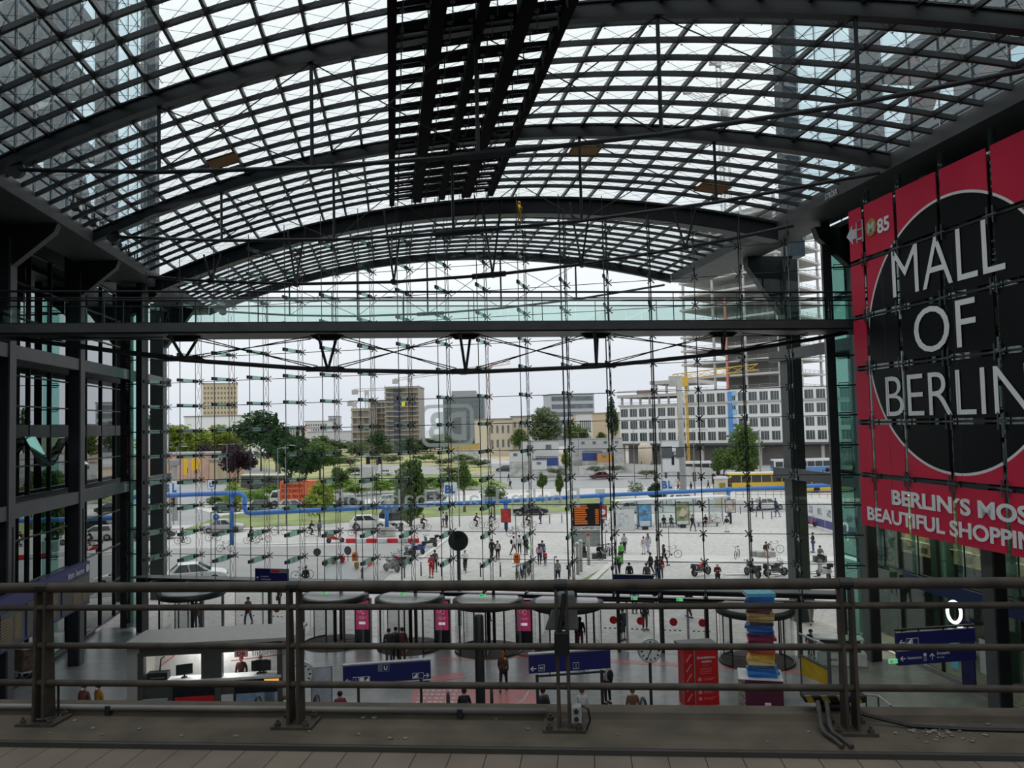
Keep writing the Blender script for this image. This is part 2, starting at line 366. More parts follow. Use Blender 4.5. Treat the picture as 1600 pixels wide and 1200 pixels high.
# ---------------------------------------------------------------- side walls
COLL = [52.3, 44.35, 36.6, 29.0]; SWL = -15.87
COLR = [36.04, 27.85, 20.0, 12.0]; SWR = 22.4
wl = struct('wall_left'); wr = struct('wall_right')
for s0, cols, par, sg in ((SWL, COLL, wl, 1), (SWR, COLR, wr, -1)):
    for t in cols:
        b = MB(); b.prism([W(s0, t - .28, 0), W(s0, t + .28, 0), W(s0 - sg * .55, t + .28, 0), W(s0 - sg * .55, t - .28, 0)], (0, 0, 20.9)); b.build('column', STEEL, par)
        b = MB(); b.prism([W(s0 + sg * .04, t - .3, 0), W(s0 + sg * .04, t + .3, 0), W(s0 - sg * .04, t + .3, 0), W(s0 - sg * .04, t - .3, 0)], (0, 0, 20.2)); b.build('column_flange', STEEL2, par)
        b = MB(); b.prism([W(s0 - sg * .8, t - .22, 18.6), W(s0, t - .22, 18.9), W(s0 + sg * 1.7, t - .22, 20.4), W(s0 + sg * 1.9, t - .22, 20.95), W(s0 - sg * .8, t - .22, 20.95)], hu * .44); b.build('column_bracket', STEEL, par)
    for z0, z1 in ((15.03, 15.62), (8.2, 8.8)):
        b = MB(); tA, tB = cols[-1], cols[0] + (9.1 if sg > 0 else 9.0)
        b.prism([W(s0 - sg * .02, tA, z0), W(s0 - sg * .4, tA, z0), W(s0 - sg * .4, tA, z1), W(s0 - sg * .02, tA, z1)], hu * (tB - tA)); b.build('floor_beam', STEEL2, par)
# outer columns beyond the glass front
for s0, t, par, sg in ((-16.2, 60.6, wl, 1), (22.9, 44.0, wr, -1)):
    b = MB(); b.prism([W(s0 + sg * .1, t - .45, 0), W(s0 + sg * .1, t + .45, 0), W(s0 - sg * .8, t + .45, 0), W(s0 - sg * .8, t - .45, 0)], (0, 0, 21.0)); b.build('column', mat('dark_green_grey_steel', (.05, .066, .062), .45), par)
    b = MB(); b.prism([W(s0 + sg * .2, t - .3, 17.8), W(s0 + sg * 2.2, t - .3, 20.6), W(s0 + sg * 2.2, t - .3, 21.2), W(s0 - sg * .6, t - .3, 21.2)], hu * .6); b.build('column_bracket', STEEL, par)
# glazing of the side walls: panes, mullions, dark rooms behind
def sidewall(par, sg, sG, t0, t1, levels, mull, glassm, back):
    for z0, z1, step in levels:
        t = t0
        while t < t1 - .01:
            te = min(t1, t + mull)
            MB().prism([W(sG, t + .03, z0), W(sG, te - .03, z0), W(sG - sg * .03, te - .03, z0), W(sG - sg * .03, t + .03, z0)], (0, 0, z1 - z0)).build('pane', glassm, par)
            MB().bar(W(sG + sg * .04, t, z0), W(sG + sg * .04, t, z1), .07, .14, hp).build('mullion', STEEL, par); t = te
        z = z0
        while z < z1: MB().bar(W(sG + sg * .05, t0, z), W(sG + sg * .05, t1, z), .1, .06).build('transom', STEEL, par); z += step
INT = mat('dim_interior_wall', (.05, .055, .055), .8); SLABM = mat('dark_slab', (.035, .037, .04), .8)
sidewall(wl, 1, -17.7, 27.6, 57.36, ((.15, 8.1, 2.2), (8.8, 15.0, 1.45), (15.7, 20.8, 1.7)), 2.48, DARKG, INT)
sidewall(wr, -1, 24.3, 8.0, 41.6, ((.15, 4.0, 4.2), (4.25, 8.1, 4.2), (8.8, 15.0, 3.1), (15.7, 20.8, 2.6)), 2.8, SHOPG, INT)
for par, sg, s0, s1, t0, t1 in ((wl, 1, -17.5, -34, 20, 57.3), (wr, -1, 24.45, 40, 5, 41.5)):
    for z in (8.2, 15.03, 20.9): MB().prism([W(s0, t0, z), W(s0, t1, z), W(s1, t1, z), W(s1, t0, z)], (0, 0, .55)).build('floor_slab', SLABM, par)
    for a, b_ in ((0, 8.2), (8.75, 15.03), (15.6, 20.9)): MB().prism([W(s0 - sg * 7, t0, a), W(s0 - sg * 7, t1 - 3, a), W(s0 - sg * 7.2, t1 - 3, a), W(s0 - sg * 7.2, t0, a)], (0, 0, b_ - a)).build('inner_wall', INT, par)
    for k in range(6):
        t = t1 - 1.6 - k * 4.0
        MB().prism([W(s0 - sg * 1.6, t - .3, 0), W(s0 - sg * 1.6, t + .3, 0), W(s0 - sg * 2.4, t + .3, 0), W(s0 - sg * 2.4, t - .3, 0)], (0, 0, 20.9)).build('inner_column', mat('dark_green_column', (.05, .10, .085), .5), par)
MB().prism([W(-17.62, 27, 11.6), W(-17.62, 57.3, 11.6), W(-17.62, 57.3, 12.25), W(-17.62, 27, 12.25)], hp * -.05).build('spandrel', STEEL, wl)
# soffit between eaves and side walls
for par, sg, s0, s1 in ((wl, 1, -15.6, -34), (wr, -1, 21.8, 40)): MB().prism([W(s0, -10, 20.95), W(s0, 51.5 if sg > 0 else 38, 20.95), W(s1, 51.5 if sg > 0 else 38, 20.95), W(s1, -10, 20.95)], (0, 0, .25)).build('roof_edge', SLABM, par)
MB().prism([W(25.0, 40.6, 0), W(40, 40.6, 0), W(40, 40.9, 0), W(25.0, 40.9, 0)], (0, 0, 20.9)).build('end_wall', INT, wr)
# the two panes tilted open in the left wall
for px, py in ((44, 705), (107, 705)):
    t, z = SPX(px, py, -17.6); c = W(-17.55, t, z - .75)
    b = MB(); b.prism([c - hu * .6 + ZU * 1.45, c + hu * .6 + ZU * 1.45, c + hu * .6 + hp * .75, c - hu * .6 + hp * .75], hp * .04); w = b.build('tilted_pane', glass('tilted_window_glass', (.72, .86, .82), .35, edge=.5), wl)
    MB().path([c - hu * .6 + ZU * 1.45, c + hu * .6 + ZU * 1.45, c + hu * .6 + hp * .75, c - hu * .6 + hp * .75], .03, 4, closed=True).build('sash', STEEL, w)
# rest of the station behind the viewer
o = MB().prism([W(-40, -46, 0), W(45, -46, 0), W(45, -45, 0), W(-40, -45, 0)], (0, 0, 26)).build('wall_back', mat('far_station_wall', (.09, .09, .09), .9)); st(o)
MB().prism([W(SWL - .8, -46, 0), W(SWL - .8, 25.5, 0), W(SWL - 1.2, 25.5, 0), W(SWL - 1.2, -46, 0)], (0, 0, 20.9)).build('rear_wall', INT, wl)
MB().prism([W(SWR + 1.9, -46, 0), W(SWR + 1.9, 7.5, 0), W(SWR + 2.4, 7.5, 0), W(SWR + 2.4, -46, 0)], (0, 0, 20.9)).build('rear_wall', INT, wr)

# ---------------------------------------------------------------- the glass front
fr = struct('window_1')
CA = [2.96 + 2.2 * i for i in range(17)]; RZ = [4.55 + 1.445 * i for i in range(13)]
def zf(a): s = FP(a).dot(hp); return zr(max(SL + .05, min(SR - .05, s))) - 1.05
cl_ = [0.9] + CA + [FLEN - .9]
for a0, a1 in zip(cl_[:-1], cl_[1:]):                   # one glazing strip per bay, up to the arch
    MB().quad(FP(a0 + .015, 3.1), FP(a1 - .015, 3.1), FP(a1 - .015, zf(a1)), FP(a0 + .015, zf(a0))).build('glazing', CLEAR, fr)
CLM = mat('black_cast_clamp', (.012, .013, .013), .5)
fin_m = glass('green_glass_fin', (.50, .68, .62), .05, edge=.3, haze=.09)
node = MB(); node.obox((0, -2.05, 0), V((.05, 0, 0)), V((0, .22, 0)), V((0, 0, .09)))
node.obox((0, -.62, 0), V((.05, 0, 0)), V((0, .2, 0)), V((0, 0, .09))); node.bar((0, -.45, 0), (0, -.05, 0), .06, .06)
for x in (-1, 1):
    for z in (-1, 1): node.bar((0, -.14, 0), (x * .17, -.03, z * .16), .045, .045)
node_me = None
for i, a in enumerate(CA):
    top = zf(a); tr = struct('cable_truss'); tr.parent = fr; del tr['kind']
    b = MB()
    for off in (-.06, -.62, -2.05): b.tube(FP(a, 3.1, off), FP(a, top + (.4 if off < -1 else 0), off), .017 if off > -1 else .024, 5)
    if a > 27: b.tube(FP(a, 3.1, -1.9), FP(a, top, -1.9), .024, 5); b.tube(FP(a, 3.1, -.75), FP(a, top, -.75), .017, 5)
    b.build('cable', CABLE, tr)
    zs = [3.2] + [z for z in RZ if z < top - .3]; b = MB()
    for z0, z1 in zip(zs[:-1], zs[1:]): b.tube(FP(a, z0, -.06), FP(a, z1, -.62), .010, 4); b.tube(FP(a, z0, -.62), FP(a, z1, -.06), .010, 4)
    b.build('cross_wire', CABLE, tr)
    for z in zs[1:]:
        if node_me is None: o = node.build('spider_clamp', CLM, tr); node_me = o.data
        else: o = bpy.data.objects.new('spider_clamp', node_me); COL.objects.link(o); o.parent = tr
        o.location = FP(a, z); o.rotation_euler = (0, 0, FANG)
    b = MB()
    for z in zs[1:]:
        dz = .16 if z < 9 else .10
        b.obox(FP(a, z, -1.32), fe * .012, fo * .62, ZU * (dz * 1.0))
    b.build('glass_fin', fin_m, tr)
for z in RZ:
    al = [a for a in CA if zf(a) > z + .3]
    if al: MB().tube(FP(al[0] - 1.9, z, -.05), FP(al[-1] + 1.9, z, -.05), .019, 5).build('cross_cable', CABLE, fr)
MB().tube(FP(1.2, 8.0, -.02), FP(1.25, 8.0, -.02), .01, 4)
for a in (1.24, FLEN - 1.15): MB().prism([FP(a - .2, 0, -.5), FP(a + .2, 0, -.5), FP(a + .2, 0, .1), FP(a - .2, 0, .1)], (0, 0, zf(3) + .6)).build('corner_post', STEEL, fr)
for a0, a1 in ((.15, 1.0), (FLEN - .95, FLEN - .1)):
    MB().quad(FP(a0, .2, -.2), FP(a1, .2, -.2), FP(a1, 20.6, -.2), FP(a0, 20.6, -.2)).build('return_pane', TEAL, fr)
    for z in RZ: MB().bar(FP(a0, z, -.3), FP(a1 + .1, z, -.3), .05, .07).build('bracket', CLM, fr); MB().path([FP(a0 + .1, z - .12, -.42), FP(a0 + .55, z - .12, -.42), FP(a0 + .55, z + .12, -.42), FP(a0 + .1, z + .12, -.42)], .025, 4, closed=True).build('bracket', CLM, fr)
# wind truss hung from the front arch: chord with V struts
VS = [6.9, 12.2, 18.0, 23.5, 28.2, 33.4]
zc = lambda a: 19.5 + 1.25 * ((a - 20.3) / 17.0) ** 2
MB().path([FP(a, zc(a), -1.6) for a in [2.5, 5] + VS + [36, 38.5]], .085, 8).build('wind_chord', STEEL, fr)
for a in VS:
    for d in (-.55, .55): MB().tube(FP(a, zc(a), -1.6), FP(a + d, zf(a) + .2, -1.5), .055, 6).build('wind_strut', STEEL, fr)
    MB().disc(FP(a, zc(a), -1.6), fo, .16, .3, 10).build('wind_joint', STEEL, fr)
MB().path([FP(22.4, zc(22.4), -1.6), FP(24.2, zc(24.2), -1.6)], .15, 8).build('turnbuckle', STEEL, fr)
# beam over the doors, with its posts
for z, off, h, m_ in ((3.05, -.2, .24, STEEL), (2.62, .1, .2, STEEL)): MB().bar(FP(1.2, z, off), FP(FLEN - 1.2, z, off), .35, h).build('door_beam', m_, fr)
MB().bar(FP(1.2, 3.32, -.75), FP(FLEN - 1.2, 3.32, -.75), .9, .06).build('door_beam', STEEL2, fr)
for i, a in enumerate(CA):
    if i % 2 == 1 or a > 27: MB().bar(FP(a, 0, -.1), FP(a, 3.1, -.1), .16, .3).build('door_post', STEEL, fr)
    MB().bar(FP(a, 3.2, -2.1), FP(a, 3.2, 0), .1, .1).build('truss_foot', STEEL, fr)
# letters stuck on the outside of the glass, seen from behind
FRO = glass('frosted_letter_film', (.74, .80, .78), .02, edge=.1, haze=.6)
a0, z0 = FPX(906, 785, .05); a1, z1 = FPX(528, 785, .05)
def solid(o, q): o.data.materials.clear(); o.data.materials.append(q)
text('Berlin Hauptbahnhof', FRO, fr, 'lettering', FP(a0, 7.28, .05), -fe, ZU, 1.05, a0 - a1, .0)
ga, gz = FPX(741, 697, .05); gb, gz2 = FPX(658, 633, .05); gw, gh = ga - gb, gz2 - gz
def rrect(w, h, r, n=6): return [V((cx + r * math.cos(t), cy + r * math.sin(t), 0)) for cx, cy, t0 in ((w - r, h - r, 0), (r, h - r, 90), (r, r, 180), (w - r, r, 270)) for t in [R(t0 + 90 * i / n) for i in range(n + 1)]]
O1, O2 = rrect(gw, gh, .45), [p + V((.2, .2, 0)) for p in rrect(gw - .4, gh - .4, .3)]
E3 = lambda p: FP(ga - p.x, gz + p.y, .05)
b = MB(); n = len(O1); b.add([E3(p) for p in O1] + [E3(p) for p in O2], [(i, (i + 1) % n, n + (i + 1) % n, n + i) for i in range(n)]); lg = b.build('logo', FRO, fr)
text('DB', FRO, lg, 'logo_letters', FP(ga - .42, gz + .4, .05), -fe, ZU, gh - .8, gw - .84, 0, bold=.035)

# ---------------------------------------------------------------- footbridge across the hall
fb = thing('footbridge', 'dark steel footbridge with green glass parapet spanning the hall from wall to wall', 'footbridge', W(3.1, 32.63, 15.5))
BR = lambda s, z, dt=0.0: hp * (s - 3.1) + hu * dt + ZU * (z - 15.5)
s0, s1 = -16.6, 23.3
MB().prism([BR(s0, 15.55), BR(s0, 16.0), BR(s0, 16.0, 2.2), BR(s0, 15.55, 2.2)], hp * (s1 - s0)).build('deck', STEEL, fb)
MB().bar(BR(s0, 15.78, -.06), BR(s1, 15.78, -.06), .16, .34).build('edge_beam', STEEL2, fb)
for dt in (-.02, 2.2):
    MB().tube(BR(s0, 17.2, dt), BR(s1, 17.2, dt), .045, 8).build('handrail', STEEL, fb)
    MB().tube(BR(s0, 16.95, dt), BR(s1, 16.95, dt), .03, 8).build('handrail', STEEL, fb)
    k = int((s1 - s0) / 1.43)
    for i in range(k): a = s0 + 1.43 * i; MB().prism([BR(a + .01, 16.0, dt), BR(a + 1.42, 16.0, dt), BR(a + 1.42, 16.9, dt), BR(a + .01, 16.9, dt)], hu * .02).build('parapet_pane', BALG, fb)
    for i in range(0, k, 2): a = s0 + 1.43 * i; MB().bar(BR(a, 15.9, dt), BR(a, 17.2, dt), .03, .05).build('baluster', STEEL2, fb)
VB = [-13.9, -8.2, -2.57, 3.12, 8.8, 14.6, 18.9]; zb = lambda s: 13.95 + 1.5 * ((s - 3.1) / 17.1) ** 2
pts = [BR(s, zb(s), 1.0) for s in [-16.6] + VB + [20.6]]; MB().path(pts, .09, 8).build('under_chord', STEEL, fb)
for s in VB:
    if zb(s) < 15.2:
        for d in (0, 2.0): MB().tube(BR(s, zb(s), 1.0), BR(s + (.3 if d else -.3), 15.5, d * .9), .06, 8).build('strut', STEEL, fb)
        MB().prism([BR(s - .9, zb(s) - .05, .95), BR(s + .9, zb(s) - .05, .95), BR(s + .55, zb(s) + .16, .95), BR(s - .55, zb(s) + .16, .95)], hu * .14).build('node_plate', STEEL, fb)
        MB().prism([BR(s - .7, 15.55, .9), BR(s + .7, 15.55, .9), BR(s + .4, 15.35, .9), BR(s - .4, 15.35, .9)], hu * .2).build('node_plate', STEEL, fb)
for a, c in zip(VB[:-1], VB[1:]):
    for dz in (0, .12):
        MB().tube(BR(a + .4, zb(a) + .05 + dz, .9), BR(c - .6, 15.45 - dz, .3), .022, 5).build('stay_rod', STEEL, fb); MB().tube(BR(a + .6, 15.45 - dz, .3), BR(c - .4, zb(c) + .05 + dz, .9), .022, 5).build('stay_rod', STEEL, fb)

# ---------------------------------------------------------------- office slabs beside the hall, rising above its roof
TG = glass('blue_green_tower_glass', (.58, .72, .78), .05, edge=.10); TST = mat('blue_grey_tower_steel', (.085, .11, .125), .55)
for s0, sg, ts, cols, lab in ((-16.6, 1, 61.0, [60.6, 51.67, 44.35, 36.6, 29.0, 21.4], 'tall glazed office slab rising beyond the left eaves of the roof'),
                              (23.2, -1, 44.4, [44.0, 36.04, 27.85, 20.0, 12.0], 'tall glazed office slab rising beyond the right eaves of the roof')):
    tw = thing('office_tower', lab, 'building', W(s0, cols[1], 21.2)); B0 = W(s0, cols[1], 21.2); Q = lambda s, t, z: W(s, t, z) - B0
    tE = ts if sg > 0 else ts; H = 46
    for t in cols[:1] + cols[1:]:
        MB().prism([Q(s0, t - .5, 21.2), Q(s0, t + .5, 21.2), Q(s0 - sg * 1.0, t + .5, 21.2), Q(s0 - sg * 1.0, t - .5, 21.2)], (0, 0, H - 21.2)).build('column', TST, tw)
        MB().prism([Q(s0 - sg * 12, t - .5, 21.2), Q(s0 - sg * 12, t + .5, 21.2), Q(s0 - sg * 13, t + .5, 21.2), Q(s0 - sg * 13, t - .5, 21.2)], (0, 0, H - 21.2)).build('column', TST, tw)
    for a, c in zip(cols[1:-1], cols[2:]):
        n_ = 2
        for k in range(n_):
            za, zb_ = 21.6 + 11.6 * k, 33.2 + 11.6 * k; A, B_ = (za, zb_) if (cols.index(a) + k) % 2 else (zb_, za)
            MB().bar(Q(s0 - sg * 1.2, a, A), Q(s0 - sg * 1.2, c, B_), .5, 1.0, hp).build('brace', TST, tw)
    for k in range(6):
        z = 24.6 + 3.9 * k; MB().prism([Q(s0 - sg * .9, cols[-1], z), Q(s0 - sg * .9, cols[1] + .5, z), Q(s0 - sg * 5.5, cols[1] + .5, z), Q(s0 - sg * 5.5, cols[-1], z)], (0, 0, .5)).build('floor_slab', TST, tw)
    tm = cols[1] + 5.2
    MB().quad(Q(s0 + sg * .25, cols[-1], 21.6), Q(s0 + sg * .25, tm, 21.6), Q(s0 + sg * .25, tm, H), Q(s0 + sg * .25, cols[-1], H)).build('glazing', TG, tw)
    MB().quad(Q(s0 - sg * 13.2, cols[-1], 21.6), Q(s0 - sg * 13.2, tm, 21.6), Q(s0 - sg * 13.2, tm, H), Q(s0 - sg * 13.2, cols[-1], H)).build('glazing', TG, tw)
    for k in range(16): z = 22.4 + 1.5 * k; MB().bar(Q(s0 + sg * .3, cols[-1], z), Q(s0 + sg * .3, tm + 4, z), .04, .045).build('glazing_bar', STEEL2, tw)
    for k in range(int((tm - cols[-1]) / 1.9)): t = tm - 1.9 * k; MB().bar(Q(s0 + sg * .3, t, 21.6), Q(s0 + sg * .3, t, H), .05, .05, hp).build('glazing_bar', LSTEEL, tw)
# ================================================================ advertising banner on the right
SB = 19.5
ct, zb0 = SPX(1497, 741, SB); _, zt0 = SPX(1500, 297, SB); cr = (zt0 - zb0) / 2; cz = (zt0 + zb0) / 2
def banner_mat():
    m = bpy.data.materials.new('printed_red_banner_with_black_disc'); m.use_nodes = True; t = m.node_tree; b = t.nodes['Principled BSDF']; L = t.links.new
    g = t.nodes.new('ShaderNodeNewGeometry'); s = t.nodes.new('ShaderNodeVectorMath'); s.operation = 'DISTANCE'; s.inputs[1].default_value = W(SB, ct, cz)
    n = t.nodes.new('ShaderNodeMath'); n.operation = 'DIVIDE'; n.inputs[1].default_value = cr * 1.25
    r = t.nodes.new('ShaderNodeValToRGB'); r.color_ramp.interpolation = 'CONSTANT'
    e = r.color_ramp.elements; e[0].position = 0; e[0].color = (.004, .004, .005, 1); e[1].position = .792; e[1].color = (.9, .88, .88, 1)
    x = e.new(.808); x.color = (.70, .030, .080, 1)
    L(g.outputs['Position'], s.inputs[0]); L(s.outputs['Value'], n.inputs[0]); L(n.outputs[0], r.inputs[0]); L(r.outputs[0], b.inputs['Base Color'])
    b.inputs['Roughness'].default_value = .35; b.inputs['Specular IOR Level'].default_value = .1; return m
BM = banner_mat()
bn = thing('advertising_banner', 'huge red banner with black disc reading MALL OF BERLIN on the right wall', 'banner', W(SB, 26, 7.1)); B0 = W(SB, 26, 7.1)
Q = lambda t, z, d=0.0: W(SB - d, t, z) - B0
ts = [SPX(1325, 330, SB)[0] + .1] + [SPX(x, y, SB)[0] for x, y in ((1360, 600), (1409, 560), (1481, 600), (1563, 600))]
d_ = ts[3] - ts[4]; ts += [ts[4] - d_ * i for i in range(1, 4)]
zs = [20.55] + [SPX(x, y, SB)[1] for x, y in ((1330, 413), (1333, 498), (1337, 577), (1339, 660), (1342, 741))] + [7.15]
for i in range(len(ts) - 1):
    for j in range(len(zs) - 1):
        g = .11
        MB().prism([Q(ts[i] - g, zs[j] - g), Q(ts[i + 1] + g, zs[j] - g), Q(ts[i + 1] + g, zs[j + 1] + (g if j < len(zs) - 2 else 0)), Q(ts[i] - g, zs[j + 1] + (g if j < len(zs) - 2 else 0))], hp * .04).build('printed_panel', BM, bn)
for t in ts[1:]:
    MB().bar(Q(t, 5.6, -.12), Q(t, 21.1, -.12), .10, .1, hp).build('glass_fin', fin_m, bn); MB().tube(Q(t, 5.6, -.3), Q(t, 21.1, -.3), .03, 6).build('hanger_rod', STEEL, bn)
    for z in zs[1:-1]:
        b = MB(); b.bar(Q(t - .28, z, .05), Q(t + .28, z, .05), .05, .05); b.bar(Q(t - .13, z - .28, .05), Q(t - .13, z + .28, .05), .04, .04, hp); b.bar(Q(t + .13, z - .28, .05), Q(t + .13, z + .28, .05), .04, .04, hp); b.build('clamp', STEEL2, bn)
for z in zs[1:-1]: MB().bar(Q(ts[0], z, -.12), Q(ts[-1], z, -.12), .08, .08).build('cross_rail', STEEL, bn)
BLET = mat('light_grey_banner_print', (.92, .93, .95), .5, 0, .02)
def btext(s, p0, ptop, pr, nm='lettering', m_=BLET, bold=0.0):
    t0, z0 = SPX(*p0, SB); _, z1 = SPX(*ptop, SB); t1, _ = SPX(*pr, SB)
    return text(s, m_, bn, nm, Q(t0, z0, .03), -hu, ZU, z1 - z0, t0 - t1, .012, bold=bold)
btext('MALL', (1397, 466), (1402, 386), (1573, 430), bold=-.008)
btext('OF', (1431, 553), (1431, 480), (1528, 545), bold=-.004)
btext('BERLIN', (1387, 651), (1386, 585), (1613, 651), bold=-.008)
btext('BERLIN\u00b4S MOST', (1395, 787), (1395, 765), (1640, 830), bold=.035)
btext('BEAUTIFUL SHOPPING', (1357, 811), (1357, 791), (1650, 880), bold=.03)
GOLD = mat('muted_gold_disc', (.42, .27, .06), .5)
t0, z0 = SPX(1362, 355, SB); o = MB().disc(Q(t0, z0, .03), hp, .36, .02, 28).build('line_symbol', GOLD, bn)
text('M', OFFW, o, 'line_letter', Q(t0 + .2, z0 - .2, .05), -hu, ZU, .4, .42, .01, bold=.03)
btext('85', (1372, 365), (1372, 343), (1391, 357), bold=.03)
t0, z0 = SPX(1333, 367, SB); P = lambda a, c: Q(t0 - a, z0 + c, .03)
MB().prism([P(-.45, 0), P(0, .42), P(0, .2), P(.35, .2), P(.35, -.2), P(0, -.2), P(0, -.42)], hp * .01).build('arrow_symbol', OFFW, bn)
t0, z0 = SPX(1344, 362, SB); b = MB(); b.path([P(-.2, -.45), P(.22, -.45), P(.22, .45), P(-.2, .45)], .035, 4, closed=True); b.bar(P(-.2, .1), P(.22, .1), .04, .04); b.bar(P(-.15, -.3), P(.17, -.3), .04, .08); b.build('bus_symbol', OFFW, bn)
t0, z0 = SPX(1290, 313, 19.2); sg_ = thing('beam_lettering', 'small white lettering on the end of the grey beam above the banner', 'lettering', W(19.2, t0, z0))
text('STR\u00d6ER', OFFW, sg_, 'letters', hp * -.02, -hu, ZU, .26, 1.0, .02, bold=.02)

# ================================================================ platform, kerb and railing in front
ra = V((.9957, -.0925, 0)); rn = V((.0925, .9957, 0))      # along the railing, and away from the viewer
P0 = V((-1.262, 4.55, 10.0))                             # foot of the second post
def RL(a, d, z): return P0 + ra * a + rn * d + ZU * (z - 10.0)
RA = math.atan2(ra.y, ra.x)
slab = joints('worn_brown_platform_boards', (.165, .132, .106), (.025, .022, .02), .185, 9.0, .0028, .75, 0, .25, 0, .12)
o = MB().prism([(-9, -3.2, -.3), (9, -3.2, -.3), (9, -.19, -.3), (-9, -.19, -.3)], (0, 0, .3)).build('platform_floor', slab); o.location = RL(0, 0, 10.0); o.rotation_euler = (0, 0, RA); st(o)
kerbm = mat('dusty_grey_brown_kerb', (.082, .068, .053), .85, 0, .25, 4.0, .2, bump=.2)
kb = struct('platform_edge')
b = MB(); pr = [(-.19, 9.6), (-.19, 10.03), (-.17, 10.045), (.165, 10.045), (.18, 10.062), (.19, 10.075), (.315, 10.075), (.325, 9.2), (0, 9.2)]
b.prism([RL(-9, d, z) for d, z in pr], ra * 18); b.build('kerb', kerbm, kb)
MB().bar(RL(-9, -.20, 10.012), RL(9, -.20, 10.012), .03, .03).build('edge_strip', mat('dark_edge_strip', (.04, .038, .036), .6), kb)
MB().prism([RL(-9, .285, 8.0), RL(9, .285, 8.0), RL(9, .32, 8.0), RL(-9, .32, 8.0)], (0, 0, 2.05)).build('fascia', STEEL2, kb)
rl = thing('railing', 'weathered brown tube railing on bolted flat posts along the platform edge', 'railing', RL(0, 0, 10.045)); RB = RL(0, 0, 10.045)
r = lambda a, d, z: RL(a, d, z) - RB
for z, q, dd in ((10.816, .029, .02), (10.703, .017, .01), (10.486, .0175, .015), (10.274, .0185, .015)):
    MB().tube(r(-9, dd, z), r(9, dd, z), q, 14).build('rail', RUST, rl, True)
for k in range(-4, 6):
    a = 1.507 * k; p = thing('post', '', ''); del p['label']; del p['category']; p.parent = rl
    for d in (-.028, .028):
        b = MB(); b.prism([r(a + d - .008, -.02, 10.06), r(a + d - .008, .09, 10.06), r(a + d - .008, .06, 10.80), r(a + d - .008, -.005, 10.80)], ra * .016); b.build('post_plate', RUST, p)
    MB().prism([r(a - .115, -.05, 10.045), r(a + .115, -.05, 10.045), r(a + .115, .125, 10.045), r(a - .115, .125, 10.045)], (0, 0, .016)).build('base_plate', RUST, p)
    for x in (-.08, .08):
        for y in (-.03, .105): MB().lathe([(.018, 0), (.018, .02), (.009, .021), (.009, .035)], r(a + x, y, 10.06), 6).build('bolt', RUST, p)
    MB().tube(r(a - .035, .02, 10.816), r(a + .035, .02, 10.816), .032, 14).build('collar', BLACK, p)
LP = thing('pipe', 'thin grey service pipe lying along the kerb behind the railing posts', 'pipe', RL(-1, .13, 10.09)); q0 = RL(-1, .13, 10.09)
MB().tube(RL(-9, .16, 10.085) - q0, RL(1.40, .16, 10.085) - q0, .018, 10).build('tube', mat('dull_grey_conduit', (.16, .155, .145), .4, .3), LP, True)
for a in (-3.2, -1.2, .9): MB().bar(RL(a, .16, 10.07) - q0, RL(a + .03, .16, 10.07) - q0, .045, .06).build('clip', STEEL, LP)
# cables and small boxes tied to the posts
A3 = 1.507
bx = thing('junction_box', 'black box with grey connector strapped to the third railing post', 'box', RL(A3, -.03, 10.45)); q0 = RL(A3, -.03, 10.45)
MB().prism([RL(A3 - .04, -.06, 10.46) - q0, RL(A3 + .04, -.06, 10.46) - q0, RL(A3 + .04, -.02, 10.46) - q0, RL(A3 - .04, -.02, 10.46) - q0], (0, 0, .12)).build('case', BLACK, bx, bevel=.006)
MB().tube(RL(A3 - .01, -.05, 10.58) - q0, RL(A3 + .02, -.03, 10.78) - q0, .012, 6).build('cable', BLACK, bx)
cb = thing('floodlight', 'grey floodlight head behind the top rail at the third post', 'floodlight', RL(A3 + .03, .05, 10.62)); q0 = RL(A3 + .03, .05, 10.62)
MB().prism([RL(A3 - .1, .1, 10.55) - q0, RL(A3 + .09, .1, 10.55) - q0, RL(A3 + .07, .16, 10.74) - q0, RL(A3 - .02, .16, 10.74) - q0], rn * .09).build('housing', STEEL2, cb, bevel=.01); MB().tube(RL(A3, .05, 10.6) - q0, RL(A3, .13, 10.62) - q0, .015, 6).build('bracket', BLACK, cb)
sk = thing('socket_box', 'light grey socket box with two round outlets low on the third railing post', 'box', RL(A3 + .07, 0, 10.06)); q0 = RL(A3 + .07, 0, 10.06)
MB().prism([RL(A3 + .04, -.03, 10.09) - q0, RL(A3 + .095, -.03, 10.09) - q0, RL(A3 + .095, .03, 10.09) - q0, RL(A3 + .04, .03, 10.09) - q0], (0, 0, .09)).build('case', mat('grey_plastic', (.28, .28, .27), .5), sk, bevel=.005)
for z in (10.115, 10.155): MB().disc(RL(A3 + .067, -.032, z) - q0, rn, .013, .008, 14).build('outlet', STEEL, sk)
MB().path([RL(A3 + .09, .02, 10.17) - q0, RL(A3 + .13, 0, 10.16) - q0, RL(A3 + .14, 0, 10.1) - q0, RL(A3 + .12, 0, 10.05) - q0, RL(A3 + .05, .02, 10.055) - q0], .006, 6).build('cable', BLACK, sk)
A4 = 3.014
lt = thing('bumper', 'black and yellow striped bumper with conduit beside the fourth railing post', 'bumper', RL(A4, .12, 10.1)); q0 = RL(A4, .12, 10.1)
b = MB(); n = 6
MB().prism([RL(A4 - .19, .2, 10.13) - q0, RL(A4 + .14, .2, 10.13) - q0, RL(A4 + .14, .31, 10.13) - q0, RL(A4 - .19, .31, 10.13) - q0], (0, 0, .045)).build('body', BLACK, lt, bevel=.012)
YEL = mat('dirty_yellow_paint', (.30, .20, .04), .6, 0, .3)
